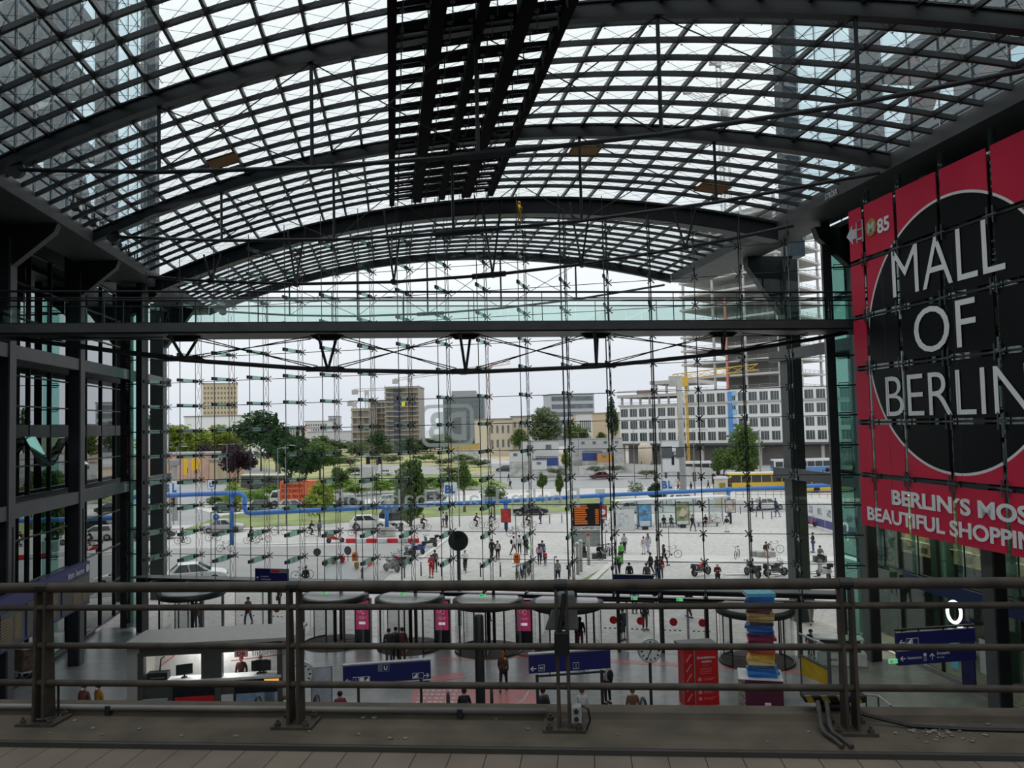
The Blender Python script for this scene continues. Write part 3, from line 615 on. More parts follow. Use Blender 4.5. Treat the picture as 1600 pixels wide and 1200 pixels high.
for i in range(4):
    a = A4 - .17 + .085 * i; MB().prism([RL(a, .196, 10.134) - q0, RL(a + .035, .196, 10.134) - q0, RL(a + .015, .196, 10.172) - q0, RL(a - .02, .196, 10.172) - q0], rn * .01).build('stripe', YEL, lt)
MB().tube(RL(A4 - .1, .25, 10.10) - q0, RL(A4 + .06, .25, 10.10) - q0, .027, 10).build('conduit_end', BLACK, lt)
cd2 = thing('conduit', 'pair of black conduit pipes bending down over the kerb by the fourth post', 'conduit', RL(A4 - .12, -.2, 10.05)); q0 = RL(A4 - .12, -.2, 10.05)
for i, d in enumerate((0, .045)): MB().path([RL(A4 - .13 + d, .16, 10.15) - q0, RL(A4 - .145 + d, .08, 10.13) - q0, RL(A4 - .155 + d, .02, 10.075) - q0, RL(A4 - .155 + d, -.04, 10.06) - q0, RL(A4 - .13 + d, -.13, 10.06) - q0, RL(A4 - .11 + d, -.19, 10.05) - q0], .013, 8).build('conduit_pipe', mat('black_brown_conduit', (.045, .042, .038), .5), cd2)
cbl = MB().path([RL(A4 + .06, .16, 10.10), RL(A4 + .2, .12, 10.075), RL(A4 + .32, .08, 10.058), RL(A4 + .6, .05, 10.055), RL(A4 + 1.2, .03, 10.055), RL(A4 + 2.2, -.08, 10.055)], .010, 6).build('cable', BLACK)
tag(cbl, 'black cable lying on the kerb to the right of the fourth post', 'cable')
c2 = MB().path([r(-1.507 + .1, .02, 10.26), r(-1.507 + .1, .02, 10.15), r(-1.507 + .1, .02, 10.09), r(-1.507 + .05, .0, 10.075), r(-1.507 + .0, -.03, 10.08)], .008, 6); c2.v = [tuple(V(x) + RB) for x in c2.v]
c2 = c2.build('cable_loop', BLACK); tag(c2, 'black cable loop hanging beside the first railing post', 'cable')
b = MB()
for i in range(90):
    a = rnd.uniform(-3, 4.5) if i < 45 else rnd.gauss(A4 + .42, .09); d = rnd.uniform(-.36, .1) if i < 45 else rnd.gauss(-.1, .05); d = max(-.15, min(.14, d + .12)); s = rnd.uniform(.004, .012)
    an = rnd.uniform(0, 3); b.obox(RL(a, d, 10.047 + s * .25), rot2((s, 0, 0), an), rot2((0, s * rnd.uniform(.4, 1.6), 0), an), (0, 0, s * .3))
o = b.build('litter', mat('dry_leaf_crumbs', (.16, .145, .12), .9, 0, .6, 40)); tag(o, 'dry crumbs, leaves and droppings scattered on the kerb', 'litter', kind='stuff')

# ================================================================ things on the hall floor
def sign_face(par, w, h, z, d=.16, m_=NAVY):
    MB().box(-w / 2, w / 2, -d / 2, d / 2, z, z + h).build('panel', m_, par); MB().box(-w / 2 - .01, w / 2 + .01, -d / 2 - .01, d / 2 + .01, z + h, z + h + .05).build('cap', LSTEEL, par)
def icon(par, x, z, s, y, kind):
    X, Z = V((1, 0, 0)), ZU; m_ = WHITE; b = MB()
    if kind in ('<', '>', '^'):
        g = {'<': -1, '>': 1, '^': 1}[kind]
        A = (lambda u_, v_: (x + g * u_, y, z + v_)) if kind != '^' else (lambda u_, v_: (x + v_, y, z + u_))
        b.bar(A(-s * .5, 0), A(s * .5, 0), .01, s * .14); b.bar(A(s * .5, 0), A(s * .05, s * .42), .01, s * .14); b.bar(A(s * .5, 0), A(s * .05, -s * .42), .01, s * .14); b.build('arrow', m_, par)
    else:
        b.path([(x - s / 2, y, z - s / 2), (x + s / 2, y, z - s / 2), (x + s / 2, y, z + s / 2), (x - s / 2, y, z + s / 2)], s * .045, 4, closed=True); k = s * .5
        if kind == 'lift': b.bar((x, y, z - k * .7), (x, y, z + k * .5), .01, s * .25)
        elif kind == 'P': b.box(x - k * .8, x + k * .8, y, y + .005, z - k * .8, z + k * .8)
        elif kind == 'stair':
            for i in range(4): b.box(x - k * .8 + i * k * .4, x + k * .8, y, y + .006, z - k * .8 + i * k * .4, z - k * .8 + (i + 1) * k * .4)
        elif kind == 'blank': pass
        o = b.build('pictogram', m_, par)
        if kind == 'wc': text('WC', m_, o, 'pictogram_letters', (x - k * .7, y, z - k * .4), X, Z, k * .8, k * 1.4, .004, bold=.02)
Xx = V((1, 0, 0))
def hang_sign(name, lab, px, py, depth, w, h, rz=YA, posts=True, below=.12):
    c = DP(px, py, depth); th = thing(name, lab, 'sign', (c.x, c.y, 0) if posts else c, rz); return th, c.z
s1, z = hang_sign('direction_sign', 'navy direction sign with white U square, arrows both ways, on two posts', 605, 1050, 28, 3.0, .6)
w, h = 2.98, .62; z0 = z - h / 2; sign_face(s1, w, h, z0)
MB().box(-.32, .08, -.09, -.078, z0 + .36, z0 + .6).build('symbol_field', mat('grey_blue_field', (.16, .17, .22), .5), s1)
q = MB().box(-.16, .02 - .06 + .1, -.095, -.09, z0 + .39, z0 + .58).build('symbol_square', NAVY, s1); text('U', WHITE, q, 'symbol_letter', (-.11, -.1, z0 + .42), Xx, ZU, .13, .12, .004, bold=.03)
icon(s1, -1.32, z0 + .12, .17, -.09, '<'); icon(s1, -1.06, z0 + .14, .18, -.09, 'lift'); icon(s1, -.86, z0 + .14, .18, -.09, 'P'); icon(s1, -.68, z0 + .14, .18, -.09, 'stair')
icon(s1, .95, z0 + .14, .18, -.09, 'stair'); icon(s1, 1.15, z0 + .14, .18, -.09, 'blank'); icon(s1, 1.34, z0 + .13, .17, -.09, '>')
for x in (-.98, 1.15): MB().bar((x, 0, 0), (x, 0, z0 + .01), .09, .09).build('leg', STEEL, s1)
MB().bar((-1.3, 0, z0 - .1), (1.45, 0, z0 - .1), .06, .06).build('crossbar', STEEL, s1)
s2, z = hang_sign('direction_sign', 'navy direction sign with WC pictogram on a raised frame left of the pole clock', 890, 1033, 28, 2.9, .62)
z0 = z - .31; sign_face(s2, 2.86, .62, z0)
icon(s2, -1.28, z0 + .16, .19, -.09, '<'); icon(s2, -1.0, z0 + .17, .2, -.09, 'wc'); MB().box(-.12, -.02, -.09, -.082, z0 + .16, z0 + .18).build('dash', WHITE, s2); icon(s2, .2, z0 + .17, .2, -.09, 'lift')
for x in (-1.15, 1.12): MB().bar((x, 0, 0), (x, 0, z0 - .06), .09, .09).build('leg', STEEL, s2)
MB().bar((-1.2, 0, z0 - .12), (1.25, 0, z0 - .12), .07, .07).build('crossbar', STEEL, s2)
for x in (-.7, .5): MB().bar((x, 0, z0 - .12), (x, 0, z0), .03, .03).build('bracket', STEEL, s2)
s3, z = hang_sign('direction_sign', 'navy double sign with Europaplatz arrow hanging before the right shops', 1462, 1010, 27, 2.9, .6, posts=False)
for zz, h in ((.10, .44), (-.52, .46)): MB().box(-1.42, 1.42, -.07, .07, zz, zz + h).build('panel', NAVY, s3)
MB().bar((-1.45, 0, .62), (1.45, 0, .62), .06, .06).build('crossbar', STEEL, s3)
for x in (-1.2, -.6, .3, 1.2): MB().bar((x, 0, .5), (x, 0, .62), .04, .04).build('bracket', STEEL, s3)
for x in (-1.3, 1.3): MB().tube((x, 0, .6), (x, 0, 12.4 - z + 4.8), .005, 4).build('hanger_rod', CABLE, s3)
icon(s3, -1.25, .22, .2, -.08, '<'); icon(s3, -1.0, .24, .2, -.08, 'stair'); icon(s3, -.78, .24, .2, -.08, 'blank')
icon(s3, -1.25, -.3, .18, -.08, '<'); text('Reisezentrum', WHITE, s3, 'lettering', (-1.08, -.08, -.33), Xx, ZU, .09, .5, .004); icon(s3, -.2, -.3, .2, -.08, '^'); text('Europaplatz', WHITE, s3, 'lettering', (-.02, -.08, -.24), Xx, ZU, .09, .46, .004)
text('Bus / Tram', WHITE, s3, 'lettering', (-.02, -.08, -.36), Xx, ZU, .05, .25, .004); icon(s3, -.46, -.22, .1, -.08, 'P'); icon(s3, -.46, -.36, .1, -.08, 'lift')
GRN = mat('lit_green_exit_sign', (.02, .30, .08), .4, emit=(.15, .9, .3, .4))
GLOW = mat('lit_white_tube', (.9, .9, .9), .4, emit=(1, .95, 1, 1.3))
def exit_sign(P, lab, rz=YA):
    e = thing('exit_sign', lab, 'exit sign', P, rz); MB().box(-.22, .22, -.04, .04, -.1, .1).build('case', GRN, e)
    e.scale = (.7, .7, .7); b = MB(); b.box(-.17, -.03, -.046, -.04, -.07, .07); b.build('pictogram', WHITE, e); b = MB(); b.bar((.04, -.045, 0), (.17, -.045, 0), .006, .035); b.bar((.09, -.045, .0), (.09, -.045, .07), .006, .03); b.build('pictogram', WHITE, e)
exit_sign(s3.location + rot2((-1.56, 0, -.38), YA), 'green lit exit sign at the left end of the navy double sign')
o2 = thing('shop_sign', 'glowing white shop emblem, a ring with a small tail, above the navy double sign', 'sign', DP(1491, 961, 28), R(-50))
n = 26; MB().path([(.22 * math.cos(2 * math.pi * i / n), 0, .1 + .36 * math.sin(2 * math.pi * i / n)) for i in range(n)], .055, 8, closed=True).build('ring', GLOW, o2, True); MB().path([(.1, 0, -.42), (.24, 0, -.36), (.28, 0, -.48), (.12, 0, -.62)], .045, 6).build('tail', GLOW, o2); MB().bar((.0, .08, -.9), (.0, .08, .3), .04, .04).build('bracket', STEEL, o2)
s4, z = hang_sign('direction_sign', 'small navy sign with red number field over the doors at the left', 425, 899, 45, 2, .7, FANG, False)
MB().box(-1.0, 1.0, -.08, .08, -.38, .38).build('panel', NAVY, s4); MB().box(-.05, .95, -.09, -.08, .16, .36).build('number_field', GREY, s4); MB().box(.02, .5, -.1, -.09, .19, .33).build('number_field', RED, s4)
icon(s4, -.85, -.15, .2, -.09, '^'); text('Europaplatz', WHITE, s4, 'lettering', (-.65, -.09, -.08), Xx, ZU, .09, .5, .004); text('Invalidenstra\u00dfe', WHITE, s4, 'lettering', (-.65, -.09, -.24), Xx, ZU, .09, .62, .004)
for x in (-.8, .8): MB().bar((x, .1, -.5), (x, .6, -.75), .05, .05).build('bracket', STEEL, s4)
s5, z = hang_sign('direction_sign', 'wide navy sign over the sliding doors behind the top rail', 990, 912, 40.5, 2, .7, FANG, False)
MB().box(-1.0, 1.0, -.08, .08, -.38, .38).build('panel', NAVY, s5); MB().box(-1.05, 1.05, -.1, .1, .38, .45).build('cap', STEEL, s5)
# pole clocks
def clock(px, py, depth, lab, hr, mi):
    c = DP(px, py, depth); k = thing('station_clock', lab, 'clock', (c.x, c.y, 0), YA * .6); z = c.z
    MB().lathe([(.07, 0), (.06, .1), (.055, z - .4)], n=10).build('pole', STEEL, k)
    MB().disc((0, 0, z), (0, 1, 0), .43, .2, 32).build('case', LSTEEL, k); f = MB().disc((0, -.105, z), (0, 1, 0), .395, .012, 32).build('dial', mat('pale_clock_face', (.62, .64, .62), .4), k)
    b = MB()
    for i in range(12): a = math.pi * i / 6; d = V((math.sin(a), 0, math.cos(a))); b.bar(V((0, -.114, z)) + d * .27, V((0, -.114, z)) + d * .36, .006, .045, V((0, 1, 0)).cross(d))
    b.build('hour_mark', BLACK, f); b = MB()
    for i in range(12): pass
    for a, L, w_ in ((hr, .22, .045), (mi, .34, .032)): d = V((math.sin(a), 0, math.cos(a))); MB().bar(V((0, -.12, z)) - d * .06, V((0, -.12, z)) + d * L, .006, w_, V((0, 1, 0)).cross(d)).build('hand', BLACK, f)
clock(1015, 1016, 29.5, 'round pole clock standing between the navy sign and the red totem', R(18), R(205))
clock(471, 1052, 28.5, 'round pole clock half hidden by the second railing post, near the white kiosk', R(18), R(205))
pl = MB(); c = DP(748, 960, 27); pl.lathe([(.16, 0), (.16, c.z - .05), (.12, c.z)], n=14); o = pl.build('black_pole', STEEL, None, True); o.location = (c.x, c.y, 0); tag(o, 'thick black pole standing on the hall floor by the pink floor graphic', 'pole')
# red disinfection totem
c = G(1092, 1098); tt = thing('information_totem', 'tall red totem reading Desinfektionsstation under a dark flat top', 'totem', c, YA); TR = mat('totem_red', (.50, .012, .014), .35, 0, .06)
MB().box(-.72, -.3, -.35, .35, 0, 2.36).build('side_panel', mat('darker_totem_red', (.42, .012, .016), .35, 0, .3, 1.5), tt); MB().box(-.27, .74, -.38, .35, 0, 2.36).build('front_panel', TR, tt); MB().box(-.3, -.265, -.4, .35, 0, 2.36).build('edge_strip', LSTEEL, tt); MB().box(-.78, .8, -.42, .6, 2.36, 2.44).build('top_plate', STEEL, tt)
for s, z, h, w in (('Desinfektions-', 1.9, .1, .8), ('station', 1.74, .1, .42)): text(s, OFFW, tt, 'lettering', (-.16 + (.8 - w) / 2, -.385, z), Xx, ZU, h, w, .006, bold=.02)
b = MB(); b.box(.08, .34, -.386, -.38, 1.62, 1.635)
for i in range(4): b.box(-.06 + .03 * (i % 2), .48 - .03 * (i % 2), -.386, -.38, 1.5 - i * .07, 1.51 - i * .07)
for i in range(4): b.box(-.14, 0, -.386, -.38, 1.0 - i * .26, 1.14 - i * .26); b.box(.08, .6, -.386, -.38, 1.09 - i * .26, 1.105 - i * .26); b.box(.08, .48, -.386, -.38, 1.03 - i * .26, 1.045 - i * .26)
b.build('small_print', mat('pale_red_print', (.6, .25, .25), .5), tt)
b = MB()
for i in range(5): b.bar((-.62, -.355, .2 + i * .4), (-.4, -.355, .5 + i * .4), .006, .05, Xx)
b.build('print_stroke', mat('pale_red_print', (.6, .25, .25), .5), tt)
# pedestal with the column of giant books
c = G(1193, 1100); rzp = R(-14); pd = thing('pedestal', 'white-topped pedestal, maroon front and green side, under the column of books', 'pedestal', c, rzp)
MB().box(-.95, .75, -.72, .72, 0, 1.17).build('body', mat('maroon_board', (.085, .012, .035), .4, 0, .1), pd); MB().box(-.97, .77, -.74, .74, 1.17, 1.2).build('top_board', mat('white_laminate', (.7, .7, .7), .3), pd)
MB().box(-.965, -.95, -.73, .73, 0, 1.165).build('green_side', mat('leaf_green_board', (.10, .30, .02), .45), pd); MB().box(-.955, -.72, -.727, -.72, .0, 1.15).build('photo_strip', mat('mottled_photo', (.25, .2, .2), .5, 0, .9, 12), pd)
MB().box(.02, .26, -.726, -.72, .16, .3).build('label_field', WHITE, pd); text('books', mat('maroon_ink', (.085, .012, .035), .4), pd, 'lettering', (.05, -.73, .2), Xx, ZU, .05, .18, .003)
cols = [(.03, .16, .55), (.04, .22, .62), (.02, .12, .40), (.10, .14, .18), (.62, .55, .40), (.60, .36, .06), (.66, .42, .08), (.55, .28, .05), (.50, .06, .04), (.42, .05, .06), (.10, .30, .50), (.18, .02, .05), (.22, .03, .07), (.16, .02, .05), (.05, .10, .35), (.04, .16, .50), (.03, .08, .30), (.05, .05, .06), (.42, .30, .12), (.50, .36, .14), (.40, .26, .10), (.10, .06, .05), (.16, .04, .05), (.24, .03, .06), (.03, .10, .38), (.03, .16, .50), (.10, .42, .60)]
zz = 1.2; nB = len(cols); cn = ['blue', 'bright blue', 'deep blue', 'slate', 'cream', 'amber', 'yellow', 'orange', 'red', 'crimson', 'steel blue', 'maroon', 'burgundy', 'wine', 'royal blue', 'cobalt', 'navy', 'black', 'tan', 'golden tan', 'brown', 'dark brown', 'oxblood', 'dark red', 'marine blue', 'mid blue', 'light turquoise']
PAGE = mat('book_pages', (.5, .48, .42), .8)
for i, cc in enumerate(cols):
    h = .122 if i < nB - 3 else .15; w = .50 + .05 * math.sin(i * 1.7) + (.06 if i > nB - 4 or i < 3 else 0); d = w * .78; pos = c + rot2((-.02 + .035 * math.sin(i * 1.1), -.05 + .03 * math.cos(i), 0), rzp); pos.z = zz
    bk = thing('giant_book', '', 'book', pos, rzp + .16 * math.sin(i * 2.3) + (.25 if i == nB - 1 else 0), 'column of giant books on the pedestal')
    bk['label'] = 'giant %s book, %s in the column on the pedestal' % (cn[i], ('lowest' if i == 0 else 'topmost' if i == nB - 1 else 'number %d from the bottom' % (i + 1)))
    cm = mat('book_cover_%d' % i, cc, .5, 0, .15, 5)
    b = MB(); b.box(-w, w, -d, d, 0, h * .16); b.box(-w, w, -d, d, h * .84, h * .99); b.box(-w, w, -d - .02, -d + .02, 0, h * .99); b.build('cover', cm, bk, bevel=.012); MB().box(-w + .03, w - .03, -d + .02, d - .03, h * .16, h * .84).build('pages', PAGE, bk); zz += h
# yellow-sided balustrade of the stair opening
A = G(1252, 1058); A2 = G(1298, 1076); A = DP(1252, 1055, 35.0); A2 = DP(1297, 1072, 33.2); A.z = A2.z = 0
bl = thing('stair_balustrade', 'glass balustrade with yellow lower panel beside the book pedestal', 'balustrade', A); v = A2 - A; vn = v.normalized()
zA, zB = (DP(1252, 990, 35).z, DP(1296, 1010, 33.2).z); za2, zb2 = DP(1252, 1023, 35).z, DP(1296, 1046, 33.2).z; z3, z4 = DP(1252, 1055, 35).z, DP(1297, 1072, 33.2).z
nn = V((-vn.y, vn.x, 0)) * .06
MB().prism([V((0, 0, z3)), v + ZU * z4, v + ZU * zb2, V((0, 0, za2))], nn).build('yellow_panel', mat('traffic_yellow', (.55, .36, .02), .5), bl)
MB().prism([V((0, 0, za2)), v + ZU * zb2, v + ZU * zB, V((0, 0, zA))], nn * .3).build('glass_panel', BALG, bl)
MB().path([V((0, 0, zA)), v + ZU * zB], .05, 8).build('handrail', LSTEEL, bl); MB().bar(v, v + ZU * (zB), .12, .12).build('post', STEEL2, bl); MB().bar((0, 0, 0), (0, 0, zA), .06, .06).build('post', STEEL2, bl); MB().bar((0, 0, za2), v + ZU * zb2, .08, .06).build('edge_strip', STEEL2, bl)
# information counter at the back right
c = G(1318, 1040); dk = thing('service_desk', 'white service desk with glass top in front of the right end column', 'desk', c, FANG)
MB().box(-1.1, 1.0, -.3, .4, .08, .62).build('front', mat('white_desk', (.6, .61, .6), .4), dk); MB().box(-1.15, 1.05, -.32, .42, .0, .08).build('plinth', GREY, dk); MB().box(-1.3, .9, -.35, .5, 1.25, 1.32).build('top', mat('pale_green_glass_top', (.5, .58, .56), .2), dk); MB().box(-1.0, .8, 0, .3, .62, 1.25).build('upright', STEEL2, dk)
text('Zara', BLACK, dk, 'lettering', (-.8, -.31, .3), Xx, ZU, .14, .5, .01)
# DB information kiosk, left
kA, kB, kC, kD = [G(x, y, 2.85) for x, y in ((196, 1009), (450, 996), (481, 972), (222, 988))]
kx = (kB - kA).normalized(); kang = math.atan2(kx.y, kx.x); ky = V((-kx.y, kx.x, 0)); KW = (kB - kA).length; KD = min(5.0, (kD - kA).dot(ky))
ki = thing('information_kiosk', 'pale grey information kiosk with counters and DB lettering on the left of the hall', 'kiosk', (kA.x, kA.y, 0), kang)
KG = mat('pale_grey_panel', (.42, .41, .385), .5, 0, .05); DKG = mat('dark_grey_frame', (.075, .078, .075), .5)
MB().prism([(-.1, -.35, 2.8), (KW + .25, -.35, 2.8), (KW + .5, KD, 2.8), (.1, KD, 2.8)], (0, 0, .14)).build('roof', KG, ki)
MB().box(0.05, .55, .0, KD, 0, 2.8).build('side_wall', KG, ki); MB().box(KW - .25, KW, .0, KD, 0, 2.8).build('side_wall', KG, ki)
MB().box(.55, KW - .25, .02, .3, 2.35, 2.8).build('fascia', DKG, ki); xm = .55 + (KW - .8) * .50
for x in (.6, xm, KW - .35): MB().box(x - .12 - (.3 if x == xm else 0), x + .12 + (.3 if x == xm else 0), .0, .35, 0, 2.5).build('pillar', DKG, ki)
MB().box(.55, KW - .25, KD - .2, KD - .1, 0, 2.8).build('back_wall', mat('white_interior_panel', (.62, .62, .62), .5), ki)
b = MB(); b.box(.55, KW - .3, -.1, .6, 1.22, 1.32); b.build('counter', mat('white_counter', (.68, .7, .7), .35), ki); MB().box(.55, KW - .25, .08, .3, 0, 1.22).build('counter_front', DKG, ki)
MB().box(.7, xm - .5, .01, .03, 1.4, 2.3).build('window_pane', glass('kiosk_pane', (.95, .97, .97), .015, edge=.15), ki); MB().box(xm + .5, KW - .5, .01, .03, 1.4, 2.3).build('window_pane', MATS['kiosk_pane'], ki)
b = MB(); b.path([(.9, 1.6, 1.5), (1.9, 2.4, 2.2), (xm - .6, 1.2, 2.35)], .02, 5); b.build('queue_tape', RED, ki); b = MB(); b.path([(xm + .6, .9, 1.75), (KW - .6, .9, 1.9)], .02, 5); b.build('queue_tape', RED, ki)
q = MB().box(xm + .95, xm + 1.5, -.02, .0, 2.14, 2.44).build('logo_board', WHITE, ki); MB().path([(xm + .97, -.03, 2.16), (xm + 1.48, -.03, 2.16), (xm + 1.48, -.03, 2.42), (xm + .97, -.03, 2.42)], .02, 4, closed=True).build('logo_frame', RED, q); text('DB', RED, q, 'logo_letters', (xm + 1.05, -.03, 2.21), Xx, ZU, .16, .35, .006, bold=.04)
text('Information', mat('grey_letters', (.2, .2, .22), .5), ki, 'lettering', (xm + 1.7, -.03, 2.17), Xx, ZU, .26, 1.75, .01)
AMB = mat('warm_lamp_glow', (.5, .25, .08), .5, emit=(1, .42, .1, .6))
for x in (xm + .42, KW - 1.0):
    MB().box(x, x + .6, -.04, .06, .98, 1.16).build('lamp_strip', AMB, ki)
for x, w in ((1.9, 1.7), (xm + .95, 1.75)): MB().box(x, x + w, -.02, .08, .3, 1.18).build('display_screen', BLACK, ki); MB().box(x, x + w, -.03, .09, 1.18, 1.22).build('display_frame', LSTEEL, ki)
for x, w, m_ in ((.7, 1.0, mat('pale_blue_poster', (.35, .40, .46), .5)), (2.0, 1.6, RED), (xm + .4, .5, OFFW), (xm + 1.0, 1.6, mat('light_blue_poster', (.25, .36, .48), .5, 0, .25, 3)), (KW - 1.0, .55, mat('pale_blue_poster', (.35, .40, .46), .5))): MB().box(x, x + w, -.05, -.03, -.0, .62).build('poster', m_, ki)
for x, y, lab in ((.95, .9, 'black printer on the kiosk counter at the far left window'),):
    pass
l = bpy.data.lights.new('kiosk_ceiling_light', 'AREA'); l.energy = 170; l.size = 2.5; l.color = (1, .97, .92); lo = bpy.data.objects.new('kiosk_ceiling_light', l); COL.objects.link(lo); lo.location = kA + kx * (KW / 2) + ky * 2.0; lo.location.z = 2.7
mo = thing('computer_monitor', 'black computer monitor on the left counter of the kiosk', 'monitor', (kA + kx * (xm - 1.2) + ky * .35) * 1, kang + .3); mo.location.z = 1.32
MB().box(-.33, .33, -.03, .03, .12, .55).build('screen', BLACK, mo); MB().box(-.12, .12, -.1, .1, 0, .03).build('base', BLACK, mo); MB().box(-.03, .03, -.02, .02, .02, .15).build('stand', BLACK, mo)
kids(mo); l = kA + kx * (KW - 1.1) + ky * .35; l.z = 1.32; dup(mo, l, kang - .25, 'black computer monitor at the right end of the kiosk counter')
l = kA + kx * (xm + 1.9) + ky * .35; l.z = 1.32; dup(mo, l, kang + .2, 'black computer monitor before the clerk under the kiosk lettering')
pn = thing('printer', 'black printer on the kiosk counter at its far left', 'printer', (0, 0, 0), kang); l = kA + kx * 1.25 + ky * .3; l.z = 1.32; pn.location = l
MB().box(-.45, .4, -.2, .25, 0, .3).build('body', BLACK, pn, bevel=.02); MB().path([(.0, .1, .3), (.05, .1, .8), (.2, .1, .9)], .03, 6).build('cable_arm', BLACK, pn); MB().box(-.3, .3, -.21, -.2, .08, .12).build('paper_slot', GREY, pn)
# pale stand panel beyond the second clock
c = DP(500, 1065, 29.5); pnl = thing('notice_board', 'pale blue notice board standing behind the second pole clock', 'board', (c.x, c.y, 0), YA)
MB().box(-.3, .42, -.03, .03, 1.1, 3.1).build('panel', mat('pale_blue_board', (.42, .45, .50), .4), pnl); MB().path([(-.3, -.03, 1.1), (.42, -.03, 1.1), (.42, -.03, 3.1), (-.3, -.03, 3.1)], .025, 4, closed=True).build('frame', LSTEEL, pnl); MB().bar((.06, 0, 0), (.06, 0, 1.1), .06, .06).build('leg', STEEL, pnl)
# timetable board on the left wall
c0 = DP(26, 985, 25.5); ta, za = SPX(140, 905, -14.0); tb, zb3 = SPX(20, 960, -14.0); _, zlow = SPX(135, 948, -14.0)
tb_ = thing('departure_board', 'large slanting blue departure board with yellow timetable lines on the left side', 'board', W(-14.0, tb, 3.2)); B0 = W(-14.0, tb, 3.2)
ztp = SPX(140, 876, -14.0)[1]; zbt = SPX(140, 942, -14.0)[1]; Q = lambda t, z, d=0.0: W(-14.0 + d, t, z) - B0
MB().prism([Q(tb - 1, zbt), Q(ta, zbt), Q(ta, ztp), Q(tb - 1, ztp)], hp * -.3).build('case', mat('board_purple_blue', (.045, .045, .17), .5), tb_)
wd_ = (ta - tb + 1) / 2.6
for i in range(3):
    t1 = ta - .15 - i * wd_; t0 = max(tb - 1, t1 - wd_ + .25); MB().prism([Q(t0, zbt + .1, .02), Q(t1, zbt + .1, .02), Q(t1, ztp - .55, .02), Q(t0, ztp - .55, .02)], hp * .02).build('timetable_panel', mat('dark_display', (.06, .062, .06), .3), tb_)
    b = MB()
    for k in range(9):
        z = ztp - .8 - k * (ztp - zbt - 1.0) / 9; b.bar(Q(t1 - .3, z, .05), Q(t1 - .8, z, .05), .01, .05); b.bar(Q(t1 - 1.0, z, .05), Q(t1 - 1.9, z, .05), .01, .04)
    b.build('timetable_line', mat('amber_text', (.28, .19, .07), .5), tb_)
text('Abfahrt  Departure', OFFW, tb_, 'lettering', Q(ta - 2.6, ztp - .42, .02), hu, ZU, .26, 1.9, .01)
MB().disc(Q(ta - .35, ztp - .28, .03), hp, .18, .02, 18).build('clock_symbol', OFFW, tb_)
for t in (ta - .4, tb + .3): MB().tube(Q(t, ztp, -.15), Q(t, 8.3, -.15), .03, 6).build('hanger_rod', STEEL, tb_)
# framed picture and bench things at far left
fp_ = thing('framed_poster', 'framed portrait poster standing at the far left behind the first post', 'poster', G(50, 1060), R(40)); MB().box(-.5, .5, -.04, .04, .3, 1.5).build('frame', OFFW, fp_); MB().box(-.43, .43, -.05, -.04, .38, 1.42).build('print', mat('dark_brown_print', (.12, .08, .07), .5, 0, .9, 5), fp_); MB().box(-.05, .05, 0, .08, 0, .3).build('leg', STEEL, fp_)
bb = thing('blue_counter', 'long dark blue counter block at the bottom left beyond the kerb', 'counter', DP(30, 1090, 24) * 1, YA); bb.location.z = 0
MB().box(-3, .95, -.5, .5, 0, 3.05).build('body', mat('deep_blue_panel', (.02, .025, .20), .4), bb); MB().box(-3.05, 1.0, -.55, .55, 3.05, 3.2).build('top', STEEL2, bb)
# pink totems between the doors, revolving doors
PINK = mat('magenta_screen', (.42, .045, .14), .35, 0, .3, 2.5, emit=(.42, .045, .14, .25))
tm = None
for i, (px, lab) in enumerate(((568, 'pink screen totem right of the leftmost revolving drum'), (692, 'pink screen totem between the second and third revolving drums'), (820, 'pink screen totem nearest the third railing post'))):
    c = G(px, 1003 + i * 1.5)
    if tm is None:
        tm = thing('screen_totem', lab, 'totem', c, FANG * .5, 'pink screen totems between the doors')
        MB().box(-.44, .44, -.16, .2, 0, 2.35).build('case', mat('dark_blue_grey_case', (.03, .034, .045), .4), tm); s_ = MB().box(-.36, .36, -.175, -.16, .72, 2.28).build('screen', PINK, tm)
        MB().box(-.18, .18, -.18, -.175, 1.0, 1.14).build('screen_text', mat('white_screen_field', (.6, .6, .6), .5, emit=(.7, .6, .62, .5)), s_); b = MB(); b.path([(-.16 + .07 * math.cos(a * .5) * 1.2, -.178, 1.75 + .1 * math.sin(a * .5)) for a in range(13)], .012, 4); b.path([(.05 + .09 * math.cos(a * .5), -.178, 1.7 + .14 * math.sin(a * .5)) for a in range(13)], .012, 4); b.box(-.22, .24, -.18, -.175, 1.38, 1.4); b.box(-.16, .18, -.18, -.175, 1.3, 1.32); b.build('screen_text', mat('pale_pink_print', (.75, .35, .42), .5, emit=(.75, .35, .42, .3)), s_)
    else: dup(tm, c, FANG * .5, lab)
DOORG = glass('door_glass', (.90, .91, .91), .03, edge=.3)
MATB = mat('dark_door_mat', (.07, .055, .05), .9)
rvd = None; nm_ = ['leftmost revolving door, beyond the kiosk roof', 'revolving door right of the second railing post', 'revolving door beside the first pink totem', 'revolving door between the middle and right pink totems', 'revolving door behind the third railing post', 'revolving door behind the column of books']
